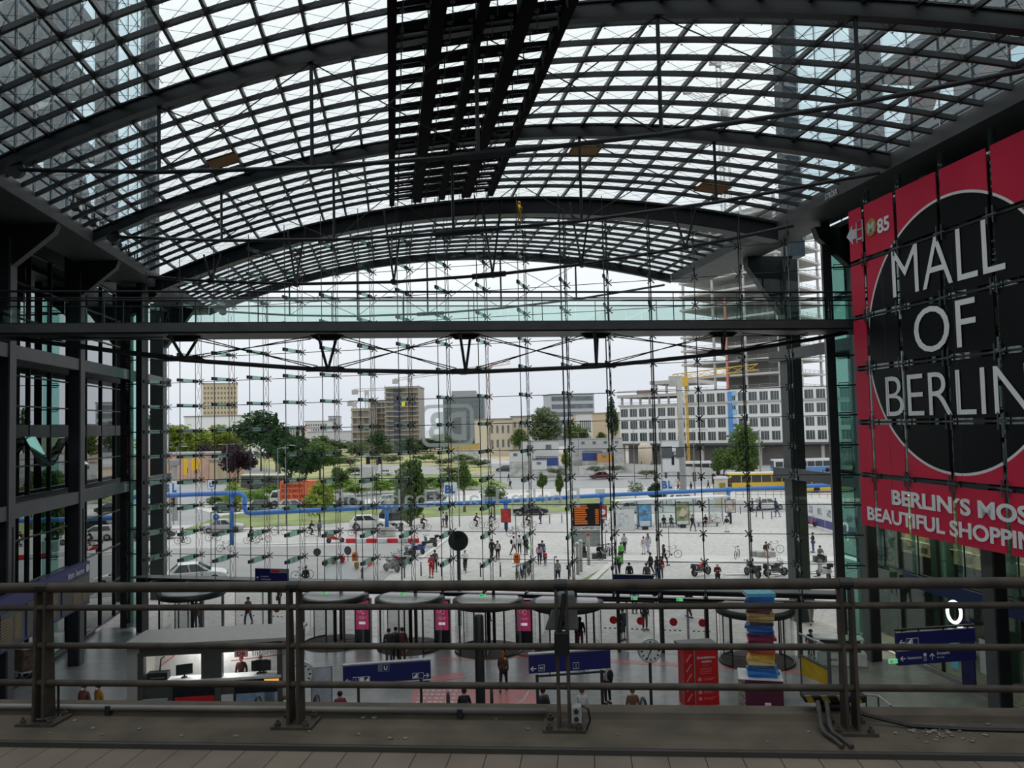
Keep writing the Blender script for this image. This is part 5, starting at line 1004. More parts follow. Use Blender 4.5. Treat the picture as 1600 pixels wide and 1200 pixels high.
# ---------------------------------------------------------------- cars
def make_car(kind):
    """a car 1 unit = 1 m, facing +Y; loft of half sections"""
    L, Wd, H = dict(sedan=(4.8, .92, 1.45), hatch=(4.1, .88, 1.48), suv=(4.4, .92, 1.62), wagon=(4.7, .92, 1.50))[kind]; t = thing('car', '', 'car', (0, 0, -50)); h = L / 2
    if kind == 'sedan': top = [(-.31, .95), (-.18, 1.0 * H), (.08, H), (.27, .95)]
    elif kind == 'hatch': top = [(-.47, 1.0), (-.36, H), (.05, H), (.28, .98)]
    elif kind == 'suv': top = [(-.48, 1.08), (-.38, H), (.06, H), (.27, 1.08)]
    else: top = [(-.48, 1.0), (-.40, H), (.06, H), (.27, .98)]
    bel = top[0][1]; body = [(-.5, .40, .72), (-.49, .30, bel * .92), (-.40, .2, bel), (-.2, .2, bel), (.1, .2, bel), (.28, .2, bel * .98), (.42, .22, bel * .86), (.49, .30, bel * .72), (.5, .40, bel * .55)]
    b = MB(); vs = []
    for i, (y, z0, z1) in enumerate(body):
        w = Wd * (1 if 1 < i < 7 else .93 if i in (1, 7) else .8); y *= L; zm = (z0 + z1) / 2
        vs += [V((-w * .92, y, z0)), V((-w, y, zm)), V((-w * .94, y, z1 - .04)), V((-w * .78, y, z1)), V((w * .78, y, z1)), V((w * .94, y, z1 - .04)), V((w, y, zm)), V((w * .92, y, z0))]
    n = 8; fs = [tuple(range(n)), tuple(range(len(vs) - 1, len(vs) - 1 - n, -1))]
    for i in range(len(body) - 1):
        for j in range(n): j2 = (j + 1) % n; fs.append((i * n + j, i * n + j2, (i + 1) * n + j2, (i + 1) * n + j))
    b.add(vs, fs)
    (y0, z0), (y1, z1), (y2, z2), (y3, z3) = [(y * L, z) for y, z in top]; wb, wt = Wd * .88, Wd * .66
    g = [V((-wb, y0, z0 - .03)), V((-wt, y1, z1)), V((-wt, y2, z2)), V((-wb, y3, z3 - .05))]; g2 = [V((-p.x, p.y, p.z)) for p in g]
    b.add(g + g2, [(0, 1, 2, 3), (7, 6, 5, 4), (0, 4, 5, 1), (1, 5, 6, 2), (2, 6, 7, 3)]); b.build('body', WHITE, t, False, .05)
    def pane(q, name='window', sh=.9, out=.012):
        c = sum(q, V()) / len(q); nn = (q[1] - q[0]).cross(q[2] - q[0]).normalized(); nn = nn if nn.dot(c - V((0, 0, .9))) > 0 else -nn; q = [c + (p - c) * sh + nn * out for p in q]; MB().prism(q, nn * .012).build(name, CARG, t)
    pane([g[0], g2[0], g2[1], g[1]], 'rear_window', .86, .02); pane([g[3], g2[3], g2[2], g[2]], 'windscreen', .88, .02)
    for G_ in (g, g2):
        m0, m1 = (G_[0] + G_[3]) / 2, (G_[1] + G_[2]) / 2; a = lambda p, q_, f: p + (q_ - p) * f
        pane([a(G_[0], G_[3], .10), a(G_[1], G_[2], .06), m1, m0], 'side_window', .9); pane([m0, m1, a(G_[1], G_[2], .94), a(G_[0], G_[3], .92)], 'side_window', .9)
    for y in (-.30 * L, .31 * L):
        for s in (-1, 1): w = MB().disc((s * (Wd - .1), y, .33), (1, 0, 0), .33, .22, 20).build('wheel', TYRE, t, True); MB().disc((s * (Wd + .015), y, .33), (1, 0, 0), .2, .01, 14).build('hubcap', LSTEEL, w)
    for s in (-1, 1): MB().box(s * Wd * .62 - .16, s * Wd * .62 + .16, h - .12, h - .0 + .01, .6, .74).build('headlight', LSTEEL, t, bevel=.03); MB().box(s * Wd * .68 - .14, s * Wd * .68 + .14, -h - .01, -h + .1, .72, .88).build('tail_light', RED, t, bevel=.02); MB().ball((s * (Wd + .06), g[3].y - .3, 1.0), .08, .05, .07).build('mirror', BLACK, t, True)
    return t
CARS = {k: make_car(k) for k in ('sedan', 'hatch', 'suv', 'wagon')}
def car(lab, P, kind, col, face, sc=1.0): return dup(CARS[kind], P, R(face), lab, sc, {'body': cl2(col)})
def bus(lab, P, face, L=12.0, low=(.62, .40, .02), up_=(.62, .40, .02), roof=(.75, .75, .7)):
    t = thing('bus', lab, 'bus', P, R(face)); b = MB(); h = L / 2
    MB().box(-1.25, 1.25, -h, h, .3, 1.25).build('lower_body', cl2(low), t, bevel=.12); MB().box(-1.24, 1.24, -h + .02, h - .02, 1.2, 2.75).build('upper_body', cl2(up_), t, bevel=.12); MB().box(-1.2, 1.2, -h + .1, h - .1, 2.72, 2.95).build('roof', cl2(roof), t, bevel=.08)
    for s in (-1, 1):
        for k in range(int(L / 1.6)): y = -h + .35 + k * (L - .5) / int(L / 1.6); MB().box(s * 1.25 - .015, s * 1.25 + .015, y, y + (L - .5) / int(L / 1.6) - .14, 1.35, 2.45).build('side_window', CARG, t)
        for y in (-h * .5, h * .62): MB().disc((s * 1.15, y, .48), (1, 0, 0), .48, .26, 18).build('wheel', TYRE, t, True)
    for s in (-1, 1): MB().box(-1.1, 1.1, s * h - .03, s * h + .03, 1.2, 2.6).build('windscreen', CARG, t)
    return t
# ---------------------------------------------------------------- trees
BARK = mat('bark', (.10, .08, .06), .9, 0, .3, 8)
def leafm(k, c): return mat('leaves_' + k, c, .6, 0, .35, 1.2, .2, trans=.35)
LG, LD, LY, LP_, LGR, LB = leafm('mid_green', (.105, .165, .045)), leafm('dark_green', (.035, .085, .03)), leafm('yellow_green', (.26, .33, .06)), leafm('purple', (.055, .03, .045)), leafm('grey_green', (.13, .17, .09)), leafm('bright_green', (.16, .27, .05))
TP = {}
def crown_mesh(seed, n, fill, leaf, shape):
    k = (seed, n, fill, leaf, shape)
    if k in TP: return TP[k]
    q = random.Random(seed); b = MB(); blobs = []
    for i in range(26):
        p = V((q.gauss(0, 1), q.gauss(0, 1), q.gauss(0, .9))).normalized() * q.uniform(.3, .74)
        if shape == 'cone': f = .95 * (1 - (p.z + 1) / 2.1); p.x *= f; p.y *= f
        blobs.append((p, q.uniform(.30, .44) * (1 if shape != 'cone' else .35 + .6 * (1 - (p.z + 1) / 2))))
    for i in range(n):
        c, rr = blobs[q.randrange(26)]; d = V((q.gauss(0, 1), q.gauss(0, 1), q.gauss(0, 1))).normalized(); p = c + d * rr * q.uniform(fill, 1.05)
        x = V((q.gauss(0, 1), q.gauss(0, 1), q.gauss(0, .6))).normalized(); y = x.cross(d + V((q.gauss(0, .4), q.gauss(0, .4), q.gauss(0, .4))))
        if y.length < .01: continue
        y.normalize(); s = leaf * q.uniform(.6, 1.3); b.quad(p - x * s, p + y * s * .55, p + x * s, p - y * s * .55)
    me = bpy.data.meshes.new('leaves'); me.from_pydata(b.v, [], b.f); me.update(); me.materials.append(LG); TP[k] = me; return me
def tree(name, lab, P, trunk, ch, cr, m_, seed=1, n=2400, leaf=.10, shape='ball', group=None, fill=.55, cat='tree'):
    """trunk height, crown height, crown radius"""
    t = thing(name, lab, cat, P, rnd.uniform(0, 6), group); me = crown_mesh(seed % 4, n, fill, leaf, shape)
    f = bpy.data.objects.new('crown', me); COL.objects.link(f); f.parent = t; f.location = (0, 0, trunk + ch / 2); f.scale = (cr, cr, ch / 2); f.material_slots[0].link = 'OBJECT'; f.material_slots[0].material = m_
    b = MB(); r_ = max(.05, min(.35, .03 * (trunk + ch))); b.path([(0, 0, -.1), (.03, 0, trunk * .6), (0, .05, trunk + ch * .5)], r_, 7, r_ * .4)
    for k in range(5): a = k * 1.3; b.path([(0, 0, trunk + ch * .12 * k * .6), (cr * .45 * math.cos(a), cr * .45 * math.sin(a), trunk + ch * (.35 + .09 * k))], r_ * .45, 5, r_ * .15)
    b.build('trunk', BARK, t); return t
# ================================================================ the square and the town outside
def patch(pts, m_, z, name='ground_patch'): return st(MB().prism([(*[G(*p).x, G(*p).y], z - .03) for p in pts], (0, 0, .03)).build(name, m_))
GRS = mat('mown_grass', (.215, .26, .10), .9, 0, .35, .25); DRY = mat('dry_meadow', (.36, .35, .16), .9, 0, .35, .12); ROAD = mat('road_asphalt', (.33, .33, .335), .9, 0, .08, .3); PALE = mat('pale_paving', (.60, .59, .57), .85, 0, .06, .5); SAND = mat('sandy_soil', (.52, .42, .29), .9, 0, .2, .3)
LINE = mat('white_road_paint', (.62, .61, .6), .8)
Zp = .0
def far_patch(x0, x1, y0, y1, m_, z, name='ground_patch'): return patch([(x0, y0), (x1, y0), (x1, y1), (x0, y1)], m_, z, name)
patch([(-400, 850), (-200, 836), (700, 806), (1000, 800), (1300, 800), (1500, 830), (1500, 806), (1300, 786), (960, 776), (-400, 756)], ROAD, -.005, 'road')
ROAD2 = mat('dark_asphalt', (.33, .325, .32), .9, 0, .07, .3)
patch([(-200, 925), (-200, 864), (330, 856), (560, 851), (700, 843), (690, 852), (640, 872), (575, 925)], ROAD2, .0, 'road')
patch([(285, 828), (345, 806), (420, 797), (880, 777), (985, 779), (1000, 793), (985, 797), (700, 806), (480, 820)], GRS, .02, 'lawn')
patch([(300, 792), (690, 775), (860, 768), (860, 776), (420, 797), (345, 806)], PALE, .0, 'pavement')
patch([(205, 800), (300, 790), (700, 766), (1300, 756), (1500, 760), (1500, 748), (1000, 738), (300, 745), (100, 760)], ROAD, .01, 'road')
patch([(350, 775), (720, 764), (800, 760), (760, 743), (640, 738), (360, 745)], GRS, .03, 'lawn')
patch([(-300, 750), (1300, 735), (1500, 745), (1500, 722), (-300, 728)], ROAD, .015, 'road')
patch([(480, 745), (545, 745), (640, 728), (700, 741), (780, 738), (740, 716), (640, 700), (420, 706), (380, 724)], DRY, .035, 'meadow')
patch([(535, 742), (690, 741), (690, 728), (560, 726)], ROAD, .045, 'road')
patch([(640, 700), (760, 715), (820, 722), (965, 724), (965, 716), (820, 704)], SAND, .03, 'building_site')
patch([(800, 880), (1500, 876), (1500, 871), (800, 866)], PALE, .015, 'pavement')
patch([(930, 908), (950, 890), (942, 888), (905, 908)], GRS, .02, 'lawn')
patch([(912, 912), (960, 872), (966, 874), (925, 912)], PALE, .03, 'pavement')
for a, c, e, d in ((655, 872, 700, 838), (1130, 897, 1290, 895), (400, 850, 560, 846)): patch([(a, c), (e, d), (e + 4, d + 1), (a + 4, c + 1.5)], LINE, .03, 'road_marking')
for x in range(5): patch([(1180 + x * 30, 900), (1215 + x * 30, 890), (1218 + x * 30, 890.5), (1184 + x * 30, 900.5)], LINE, .03, 'road_marking')
# blue water pipe on posts
PB = mat('blue_pipe_paint', (.045, .16, .46), .4, 0, .05)
pp = thing('blue_pipe', 'long blue overhead water pipe on posts crossing the whole square', 'pipe', G(604, 840)); g0 = G(604, 840)
ln = [DP(40, 786, 84), DP(200, 777, 84), DP(300, 772.5, 84), DP(368, 770, 83.5), DP(378, 771.5, 83.3), DP(382.5, 777, 83), DP(382.5, 795, 83), DP(385, 800.5, 83), DP(391, 802, 83), DP(604, 792, 87), DP(790, 783, 90.5), DP(940, 774, 94), DP(1138, 765, 97), DP(1340, 756, 100), DP(1420, 752, 101)]
MB().path([p - g0 for p in ln], .24, 12).build('pipe_run', PB, pp, True)
for (px, py, d), zb_ in (((362, 772, 83.5), 0), ((604, 792, 87), .9), ((790, 783, 90.5), 0), ((940, 774, 94), 0), ((1138, 765, 97), 0)):
    p = DP(px, py, d) - g0; MB().tube((p.x, p.y, zb_), p, .22, 12).build('pipe_post', PB, pp, True); MB().tube(p - V((.35, 0, 0)), p + V((.35, 0, 0)), .29, 12).build('flange', PB, pp, True)
p = DP(604, 838, 87); cb_ = thing('concrete_block', 'concrete foot block under the blue pipe behind the red and white barrier', 'block', (p.x, p.y, 0)); MB().box(-.9, .9, -.5, .5, 0, 1.0).build('block', CONC, cb_); MB().box(-.5, .0, -.53, -.5, .2, .7).build('graffiti', GREY, cb_)
br_ = None
BARW, BARR = OFFW, RED
def barrier(lab, pts):
    t = thing('traffic_barrier', lab, 'barrier', pts[0]); v = pts[1] - pts[0]; n = max(2, int(v.length / 1.1))
    for i in range(n): MB().bar(v * (i / n) + ZU * .22, v * ((i + .98) / n) + ZU * .22, .3, .42).build('segment', RED if i % 2 == 0 else OFFW, t, bevel=.03)
barrier('red and white barrier in front of the pipe foot block', [G(541, 848), G(655, 848)])
barrier('red and white barrier slanting beside the parked scooters', [G(555, 895), G(588, 878)])
# vehicles
car('silver sedan in front of the lawn, behind the round blue arrow sign', G(349, 831), 'sedan', (.36, .36, .37), -82)
car('white car with dark rear window in front of the lawn at the blue pipe post', G(577, 826), 'hatch', (.66, .66, .63), -86, 1.08)
car('black hatchback behind the white car at the blue pipe post', G(618, 812), 'hatch', (.02, .02, .022), -82)
car('black car with open roof on the road left of the timetable board', G(829, 804), 'sedan', (.012, .012, .016), -88, .95)
car('silver coupe partly behind the red arrow poster', G(985, 801), 'sedan', (.40, .40, .41), -88, .95)
car('white estate car behind the bus shelter', G(1073, 789), 'wagon', (.66, .66, .63), -84)
car('white car near the right outer column', G(1197, 796), 'sedan', (.68, .68, .66), -80)
car('large white car just outside the left doors, only its roof in view', G(300, 912) , 'sedan', (.75, .76, .76), -70, 1.1)
car('dark estate car behind the left black corner post', G(240, 842), 'wagon', (.05, .05, .055), -75)
car('white van-like car at the far left crossing', G(248, 802), 'suv', (.6, .6, .6), -60)
car('dark hatchback beyond the lawn under the first letters of the lettering', G(548, 791), 'hatch', (.05, .055, .065), -86)
car('white hatchback beyond the lawn, right of the dark hatchback', G(612, 788), 'hatch', (.55, .56, .56), -80)
car('black car beyond the lawn under the middle of the lettering', G(678, 782), 'hatch', (.03, .03, .035), -86)
car('pale blue car at the end of the orange truck', G(462, 797), 'wagon', (.45, .50, .52), -85)
car('small dark car behind the blue pipe bend', G(412, 796), 'hatch', (.03, .03, .03), -60)
car('black car turning behind the first pipe post', G(356, 800), 'hatch', (.04, .04, .045), -60)
car('red sedan on the far road in front of the building site', G(939, 748), 'sedan', (.35, .02, .04), 90)
car('dark car parked beside the blue site cabin', G(789, 737), 'suv', (.03, .03, .035), 80)
car('white car in the hedge left of the meadow', G(600, 743), 'hatch', (.6, .6, .6), 85)
car('white car among the parked cars by the site fence', G(885, 742), 'suv', (.4, .42, .42), 20)
bus('yellow city bus beside the right outer column', G(1195, 765), -92, 12)
bus('yellow city bus half hidden by the right corner post', G(1300, 768), -92, 11, roof=(.6, .6, .6))
bus('bus with pale roof beyond the hedge on the left', G(415, 764), -112, 10.5, (.05, .05, .05), (.08, .08, .08), (.75, .73, .45))
bus('white coach in front of the white office block', G(1095, 742), -95, 11, (.6, .6, .6), (.62, .62, .62), (.66, .66, .66))
bus('blue and white tram beyond the right outer column', G(1258, 738), -90, 14, (.06, .2, .5), (.6, .6, .6), (.62, .62, .62))
tk = thing('truck', 'white truck with orange box and dark lettering behind the lawn', 'truck', G(452, 791), R(90 - 4)); MB().box(-1.15, 1.15, -4.4, 1.0, .9, 3.9).build('box_body', mat('truck_orange', (.60, .13, .05), .5), tk)
MB().prism([(-1.05, 1.1, .5), (-1.05, 3.0, .5), (-1.05, 2.9, 1.3), (-1.05, 2.3, 2.5), (-1.05, 1.1, 2.6)], (2.1, 0, 0)).build('cab', cl2((.6, .6, .58)), tk, bevel=.1)
for s in (-1, 1): MB().prism([(s * 1.06, 1.4, 1.45), (s * 1.06, 2.55, 1.45), (s * 1.06, 2.2, 2.25), (s * 1.06, 1.4, 2.25)], (s * .02, 0, 0)).build('side_window', CARG, tk); [MB().disc((s * 1.0, y, .5), (1, 0, 0), .5, .3, 16).build('wheel', TYRE, tk, True) for y in (-3.0, 1.9)]
for s, z, w in (('SZIMMERMANN', 2.95, 3.4), ('R\u00dcCKMICH', 2.2, 3.2), ('030 90 00', 1.35, 3.8)): text(s, mat('dark_red_letters', (.25, .03, .02), .5), tk, 'lettering', (-1.17, .8, z), V((0, -1, 0)), ZU, .5, w, .01, bold=.03)
# motorcycles and scooters
for lab, p, col, f, k in (('black scooter nearest the slanting barrier', (640, 872), (.03, .03, .035), 40, SCOOT), ('black motorcycle at the lower end of the scooter row', (612, 893), (.02, .02, .022), 50, MOTO), ('dark red motorcycle second in the row along the slanting barrier', (622, 886), (.20, .02, .03), 50, MOTO), ('silver scooter in the middle of the parked row', (632, 880), (.5, .5, .5), 48, SCOOT),
                          ('blue and black scooter further up the parked row', (652, 865), (.03, .06, .25), 55, SCOOT), ('black touring scooter alone at the top of the parked row', (671, 854), (.04, .04, .045), 60, SCOOT), ('black motorcycle behind the pipe foot block', (617, 830), (.02, .02, .02), 85, MOTO),
                          ('red off-road motorcycle in front of the fifth cable truss from the right', (1096, 899), (.45, .05, .03), -60, MOTO), ('dark touring motorcycle right of the red off-road motorcycle', (1176, 901), (.06, .06, .065), 20, MOTO), ('black cruiser motorcycle beside the right outer column', (1212, 900), (.05, .02, .02), -80, MOTO),
                          ('red scooter with black top case in front of the white hoarding', (1264, 823), (.42, .03, .03), -85, SCOOT), ('black and white scooter left of the right corner post', (1287, 903), (.4, .4, .4), 10, SCOOT), ('red and white delivery moped on the road at the left', (524, 848), (.5, .05, .05), -85, SCOOT)):
    moto(lab, G(*p), col, f, k)
# cyclists
for lab, bl_, p, col, f, top, bot, kw in (('cyclist in dark jacket riding right in the left foreground', 'bicycle of the dark cyclist in the left foreground', (285, 850), 'black', -90, DG, BK, {}),
    ('cyclist in black riding past the foot of the first pipe post', 'bicycle under the black-clad cyclist by the first pipe post', (393, 849), 'black', -90, BK, BK, {}), ('cyclist in black on the kerb left of the delivery moped', 'bicycle of the cyclist left of the delivery moped', (487, 838), 'black', -90, BK, BK, {}),
    ('cyclist in front of the white car at the pipe post', 'red-forked bicycle in front of the white car', (556, 837), 'red', -90, BK, DG, {}), ('cyclist with orange backpack right of the pipe foot block', 'loaded bicycle with panniers right of the pipe foot block', (662, 829), 'black', -90, NV, BK, dict(extra='pack', bag=(.6, .2, .05))),
    ('cyclist in a maroon top on the kerb behind the round dark sign', 'bicycle of the cyclist in maroon', (745, 825), 'silver', -90, (.20, .02, .03), BK, {}), ('cyclist in white and navy riding behind the maroon one', 'yellow-basket bicycle behind the maroon cyclist', (768, 825), 'black', -90, NV, WH, {}),
    ('cyclist right of the red city poster', 'bicycle ridden right of the red city poster', (826, 824), 'black', -90, (.12, .03, .03), BK, {}), ('cyclist in white seen from behind, below the round dark sign', 'bicycle ridden away by the cyclist in white', (727, 893), 'black', 8, WH, BK, dict(hc=HAIRL))):
    cyclist(lab, bl_, G(*p), col, f, top, bot, **kw)
# parked bicycles
for i, (p, c, f, lab) in enumerate((((333, 845), 'silver', -90, 'riderless bicycle under the round blue arrow sign'), ((411, 847), 'red', -90, 'red bicycle right of the black-clad cyclist'), ((1050, 872), 'silver', -80, 'large silver bicycle standing alone on the square'), ((1152, 872), 'white', 150, 'white bicycle with white basket standing on the square'), ((1209, 864), 'white', -95, 'white bicycle leaning at the thin post by the seat blocks'),
    ((948, 825), 'red', -90, 'red bicycle under the red arrow poster'), ((1114, 818), 'red', -85, 'red bicycle at the right end of the bus shelter'), ((1073, 812), 'black', -90, 'black bicycle behind the white shelter bench'), ((330, 899), 'black', 20, 'black bicycle leaning at the lamp pole behind the white car'), ((472, 905), 'silver', -70, 'silver bicycle beside the round mirror post'), ((890, 903), 'black', 170, 'bicycle parked by the grey hoodie walker'), ((804, 838), 'black', -80, 'black bicycle parked at the red city poster'), ((436, 836), 'silver', -80, 'silver bicycle on the kerb behind the black-clad cyclist'), ((352, 862), 'green', -85, 'green hire bicycle with black tyres on the road'), ((640, 848), 'green', -70, 'small green bicycle beside the red and white barrier'))):
    bike(lab, G(*p), c, f)
for i in range(7): bike('bicycle %s in the dense rack behind the orange litter bin' % ['first', 'second', 'third', 'fourth', 'fifth', 'sixth', 'last'][i], G(808 + i * 3.4, 905 - i * 1.5), ('black', 'silver', 'black', 'blue', 'black', 'silver', 'red')[i], 175 + 5 * (i % 3), 'bicycles in the rack behind the orange bin', 3)
for i in range(6): bike('bicycle %s in the rack right of the timetable board' % ['first', 'second', 'third', 'fourth', 'fifth', 'last'][i], G(940 + i * 4.2, 869 - i * .6), ('black', 'silver', 'black', 'silver', 'black', 'blue')[i], 160 + 12 * (i % 2), 'bicycles in the rack right of the timetable board', 3)
# people on the square
W_ = 'walk'; PH = 'phone'
for a in ((('person in red top and red trousers in front of the round dark sign'), (674, 902), RD, RD, PH, 170, {}), ('person in grey with a black bag behind the person in red', (680, 893), (.10, .10, .11), BK, 'stand', 0, dict(extra='bag')),
    ('person in black, left one of the pair right of the round dark sign', (769, 873), BK, BK, W_, 10, {}), ('person with pale backpack, right one of the pair', (778, 876), BK, BK, W_, 0, dict(extra='pack', bag=(.5, .42, .4))),
    ('person in white shirt with a black backpack in the group of three', (803, 868), WH, DG, W_, -80, dict(extra='pack')), ('person in white shirt in the middle of the group of three', (812, 866), WH, BK, 'stand', 0, {}), ('person in black with a bright green bag', (822, 867), BK, BK, 'stand', 30, dict(extra='bag', bag=GN)),
    ('person in a pink top walking with the blue one', (843, 882), (.55, .35, .40), NV, W_, 0, dict(hair='long')), ('person in dark blue jacket beside the pink top', (848, 876), (.05, .07, .14), JN, W_, 0, {}), ('child in red in front of the dark blue jacket', (852, 884), RD, NV, W_, 0, dict(sc=.72)),
    ('walker in grey hoodie and black shorts nearest the third railing post', (872, 912), GY, BK, W_, 170, dict(extra='shorts')), ('person with white cap walking away in pale blue shirt', (976, 864), (.45, .48, .58), BK, W_, 0, dict(hc=HAIRB)),
    ('person in light blue dress pushing a bike', (1013, 864), (.40, .45, .55), (.40, .45, .55), W_, 20, dict(extra='dress', hair='long', hc=HAIRB)), ('person in pale pink beside the light blue dress', (1006, 866), (.6, .45, .45), WH, 'stand', 10, dict(sc=.9)),
    ('person in lime green vest at the upper one of two', (971, 880), GN, BK, 'stand', 20, dict(hc=HAIRB)), ('person in lime green vest, the nearer of two', (968, 899), GN, BK, W_, 10, {}),
    ('person in black seen from behind below the bicycle rack', (984, 917), BK, BK, 'stand', 0, {}), ('person in dark red-grey hoodie beside the black one', (1011, 918), (.08, .06, .07), BK, 'stand', 0, {}), ('person in dark clothes at the sign over the doors', (1017, 899), BK, BK, W_, 60, {}), ('person in red jacket and jeans right of the dark ones', (1033, 906), RD, JN, 'stand', 160, {}), ('person in black with jeans beside the red jacket', (1027, 906), BK, JN, 'stand', 120, {}), ('dark long-haired person in front of the silver bicycle', (1038, 884), BK, BK, W_, -80, dict(hair='long')),
    ('person with white sun hat and maroon top at the doors', (1122, 919), (.12, .02, .035), BK, PH, 180, dict(hair='cap', hc=WHITE)), ('dark walker with backpack in front of the white poster display', (1083, 830), NV, BK, W_, -60, dict(extra='pack')), ('person in black jacket and white trousers by the shelter', (1136, 832), BK, WH, W_, 30, dict(hc=HAIRB)),
    ('left one of two dark people by the white car at the right', (1176, 800), BK, NV, 'stand', 90, {}), ('right one of two dark people by the white car at the right', (1188, 798), DG, BK, 'stand', -90, {}), ('person at the edge of the right outer column', (1212, 800), NV, NV, 'stand', 40, {}), ('person in jeans walking past the right outer column', (1215, 808), BK, JN, W_, 60, {}),
    ('person in black standing behind the seated one with suitcase', (1271, 863), BK, JN, PH, 90, {}), ('person in black pulling a dark red suitcase by the black open car', (845, 818), BK, NV, 'stand', 100, dict(extra='bag', bag=(.3, .02, .05))), ('person in an orange-red jacket crossing far off', (1060, 768), (.5, .12, .08), BK, W_, 60, {}), ('person in dark clothes at the far crossing right of the BL sign', (1080, 769), BK, NV, W_, 60, {}), ('person in dark jacket at the far crossing behind the blue pipe', (1107, 766), BK, BK, W_, 80, {}),
    ('dark person on the far road in the middle', (795, 752), BK, DG, W_, 80, {}), ('person with dark pack on the far road', (797, 764), DG, BK, W_, 70, dict(extra='pack')), ('person in dark blue standing by the light poles', (698, 824), NV, DG, 'stand', 60, {}), ('person in white beside the dark blue one on the kerb', (693, 823), WH, BK, 'stand', 100, {}),
    ('dark person standing on the kerb under the yellow-green tree', (499, 838), (.10, .14, .2), DG, 'stand', 40, {}), ('person in a red jacket at the far left behind the black post', (243, 826), (.5, .08, .05), BK, W_, 60, {}), ('person by the lamp post between the left black post and the outer column', (237, 911), (.06, .10, .09), (.3, .25, .2), 'stand', 0, {}), ('dark person standing in front of the doors, only head and shoulders seen', (478, 922), BK, BK, 'stand', 0, {}), ('person with white helmet at the construction fence on a red bike', (1010, 748), (.6, .3, .2), BK, 'stand', 90, {}),
    ('person in brown standing behind the third post outside the doors', (889, 985), (.30, .20, .16), (.25, .17, .13), W_, 0, dict(hair='long')), ('person in black outside the left sliding doors', (1008, 984), BK, BK, 'stand', 200, {}), ('person beyond the left sliding doors in a blue top', (992, 958), (.1, .25, .4), BK, 'stand', 0, {}), ('person in black far outside the sliding doors', (1024, 950), BK, BK, W_, 30, {}), ('person in dark clothes beyond the right sliding doors', (1077, 966), BK, BK, W_, 30, {}),
    ('person in a green shirt outside beside the right corner post', (1268, 975), (.07, .12, .10), (.25, .25, .26), W_, 170, {}), ('person in bright green top with red bag beyond the kiosk', (437, 950), (.08, .45, .12), BK, 'stand', 120, dict(extra='bag', bag=RD)), ('person in a dusky pink top walking beyond the kiosk roof', (388, 978), (.30, .18, .18), NV, W_, 170, {}), ('person with stroller beyond the pink totems', (765, 970), BK, BK, W_, 30, {})):
    lab, p, top, bot, pose, face, kw = a; person(lab, G(*p), top, bot, pose, face, **kw)
# seats and seated people
def bench(lab, P, w, d=.5, h=.45, m_=CONC, rz=0, legs=False):
    t = thing('seat_block' if not legs else 'bench', lab, 'bench', P, rz); MB().box(-w / 2, w / 2, -d / 2, d / 2, h - .1 if legs else 0, h).build('seat', m_, t, bevel=.02)
    if legs: [MB().box(x - .04, x + .04, -d / 2, d / 2, 0, h - .1).build('leg', STEEL2, t) for x in (-w * .42, w * .42)]
    else: MB().box(-w / 2 + .05, w / 2 - .05, -d / 2 + .05, d / 2 - .05, -.02, .04).build('base', GREY, t)
    return P
for (p, lab, w, pl) in (((1181, 869), 'small concrete seat block right of the white basket bicycle', .9, ()), ((1197, 870), 'concrete seat block with the reading person', 1.5, (('person sitting bent forward on the concrete seat block', (.06, .03, .03), (.55, .45, .40), 175),)), ((914, 871), 'dark seat under the left edge of the timetable board', .8, (('seated person in black left of the timetable board pole', BK, BK, 100),)), ((936, 873), 'dark seat block under the timetable board', 1.2, (('seated person in black right of the timetable board pole', BK, BK, 190),)), ((1281, 877), 'dark suitcase-like seat in front of the right corner post', 1.0, (('seated person in grey resting beside the right corner post', (.16, .15, .16), BK, 190),)),
                        ):
    P = G(*p); bench(lab, P, w, m_=CONC if 'concrete' in lab else STEEL2)
    for l2, tp, bt, f in pl: person(l2, P + V((0, -.05, 0)), tp, bt, 'sit', f)
for p, lab, pl in (((1046, 823), 'left slatted bench in the bus shelter', (('left seated person on the left shelter bench', BK, DG, 180, -.6), ('right seated person on the left shelter bench', (.10, .09, .08), BK, 180, .2))), ((1106, 822), 'right slatted bench in the bus shelter', (('person slouching on the right shelter bench', BK, BK, 150, -.2),)), ((982, 826), 'empty pale bench between the white board and the blue poster', ())):
    P = G(*p); bench(lab, P, 2.4, .45, .45, LSTEEL, 0, True)
    for l2, tp, bt, f, dx in pl: person(l2, P + V((dx, 0, 0)), tp, bt, 'sit', f)
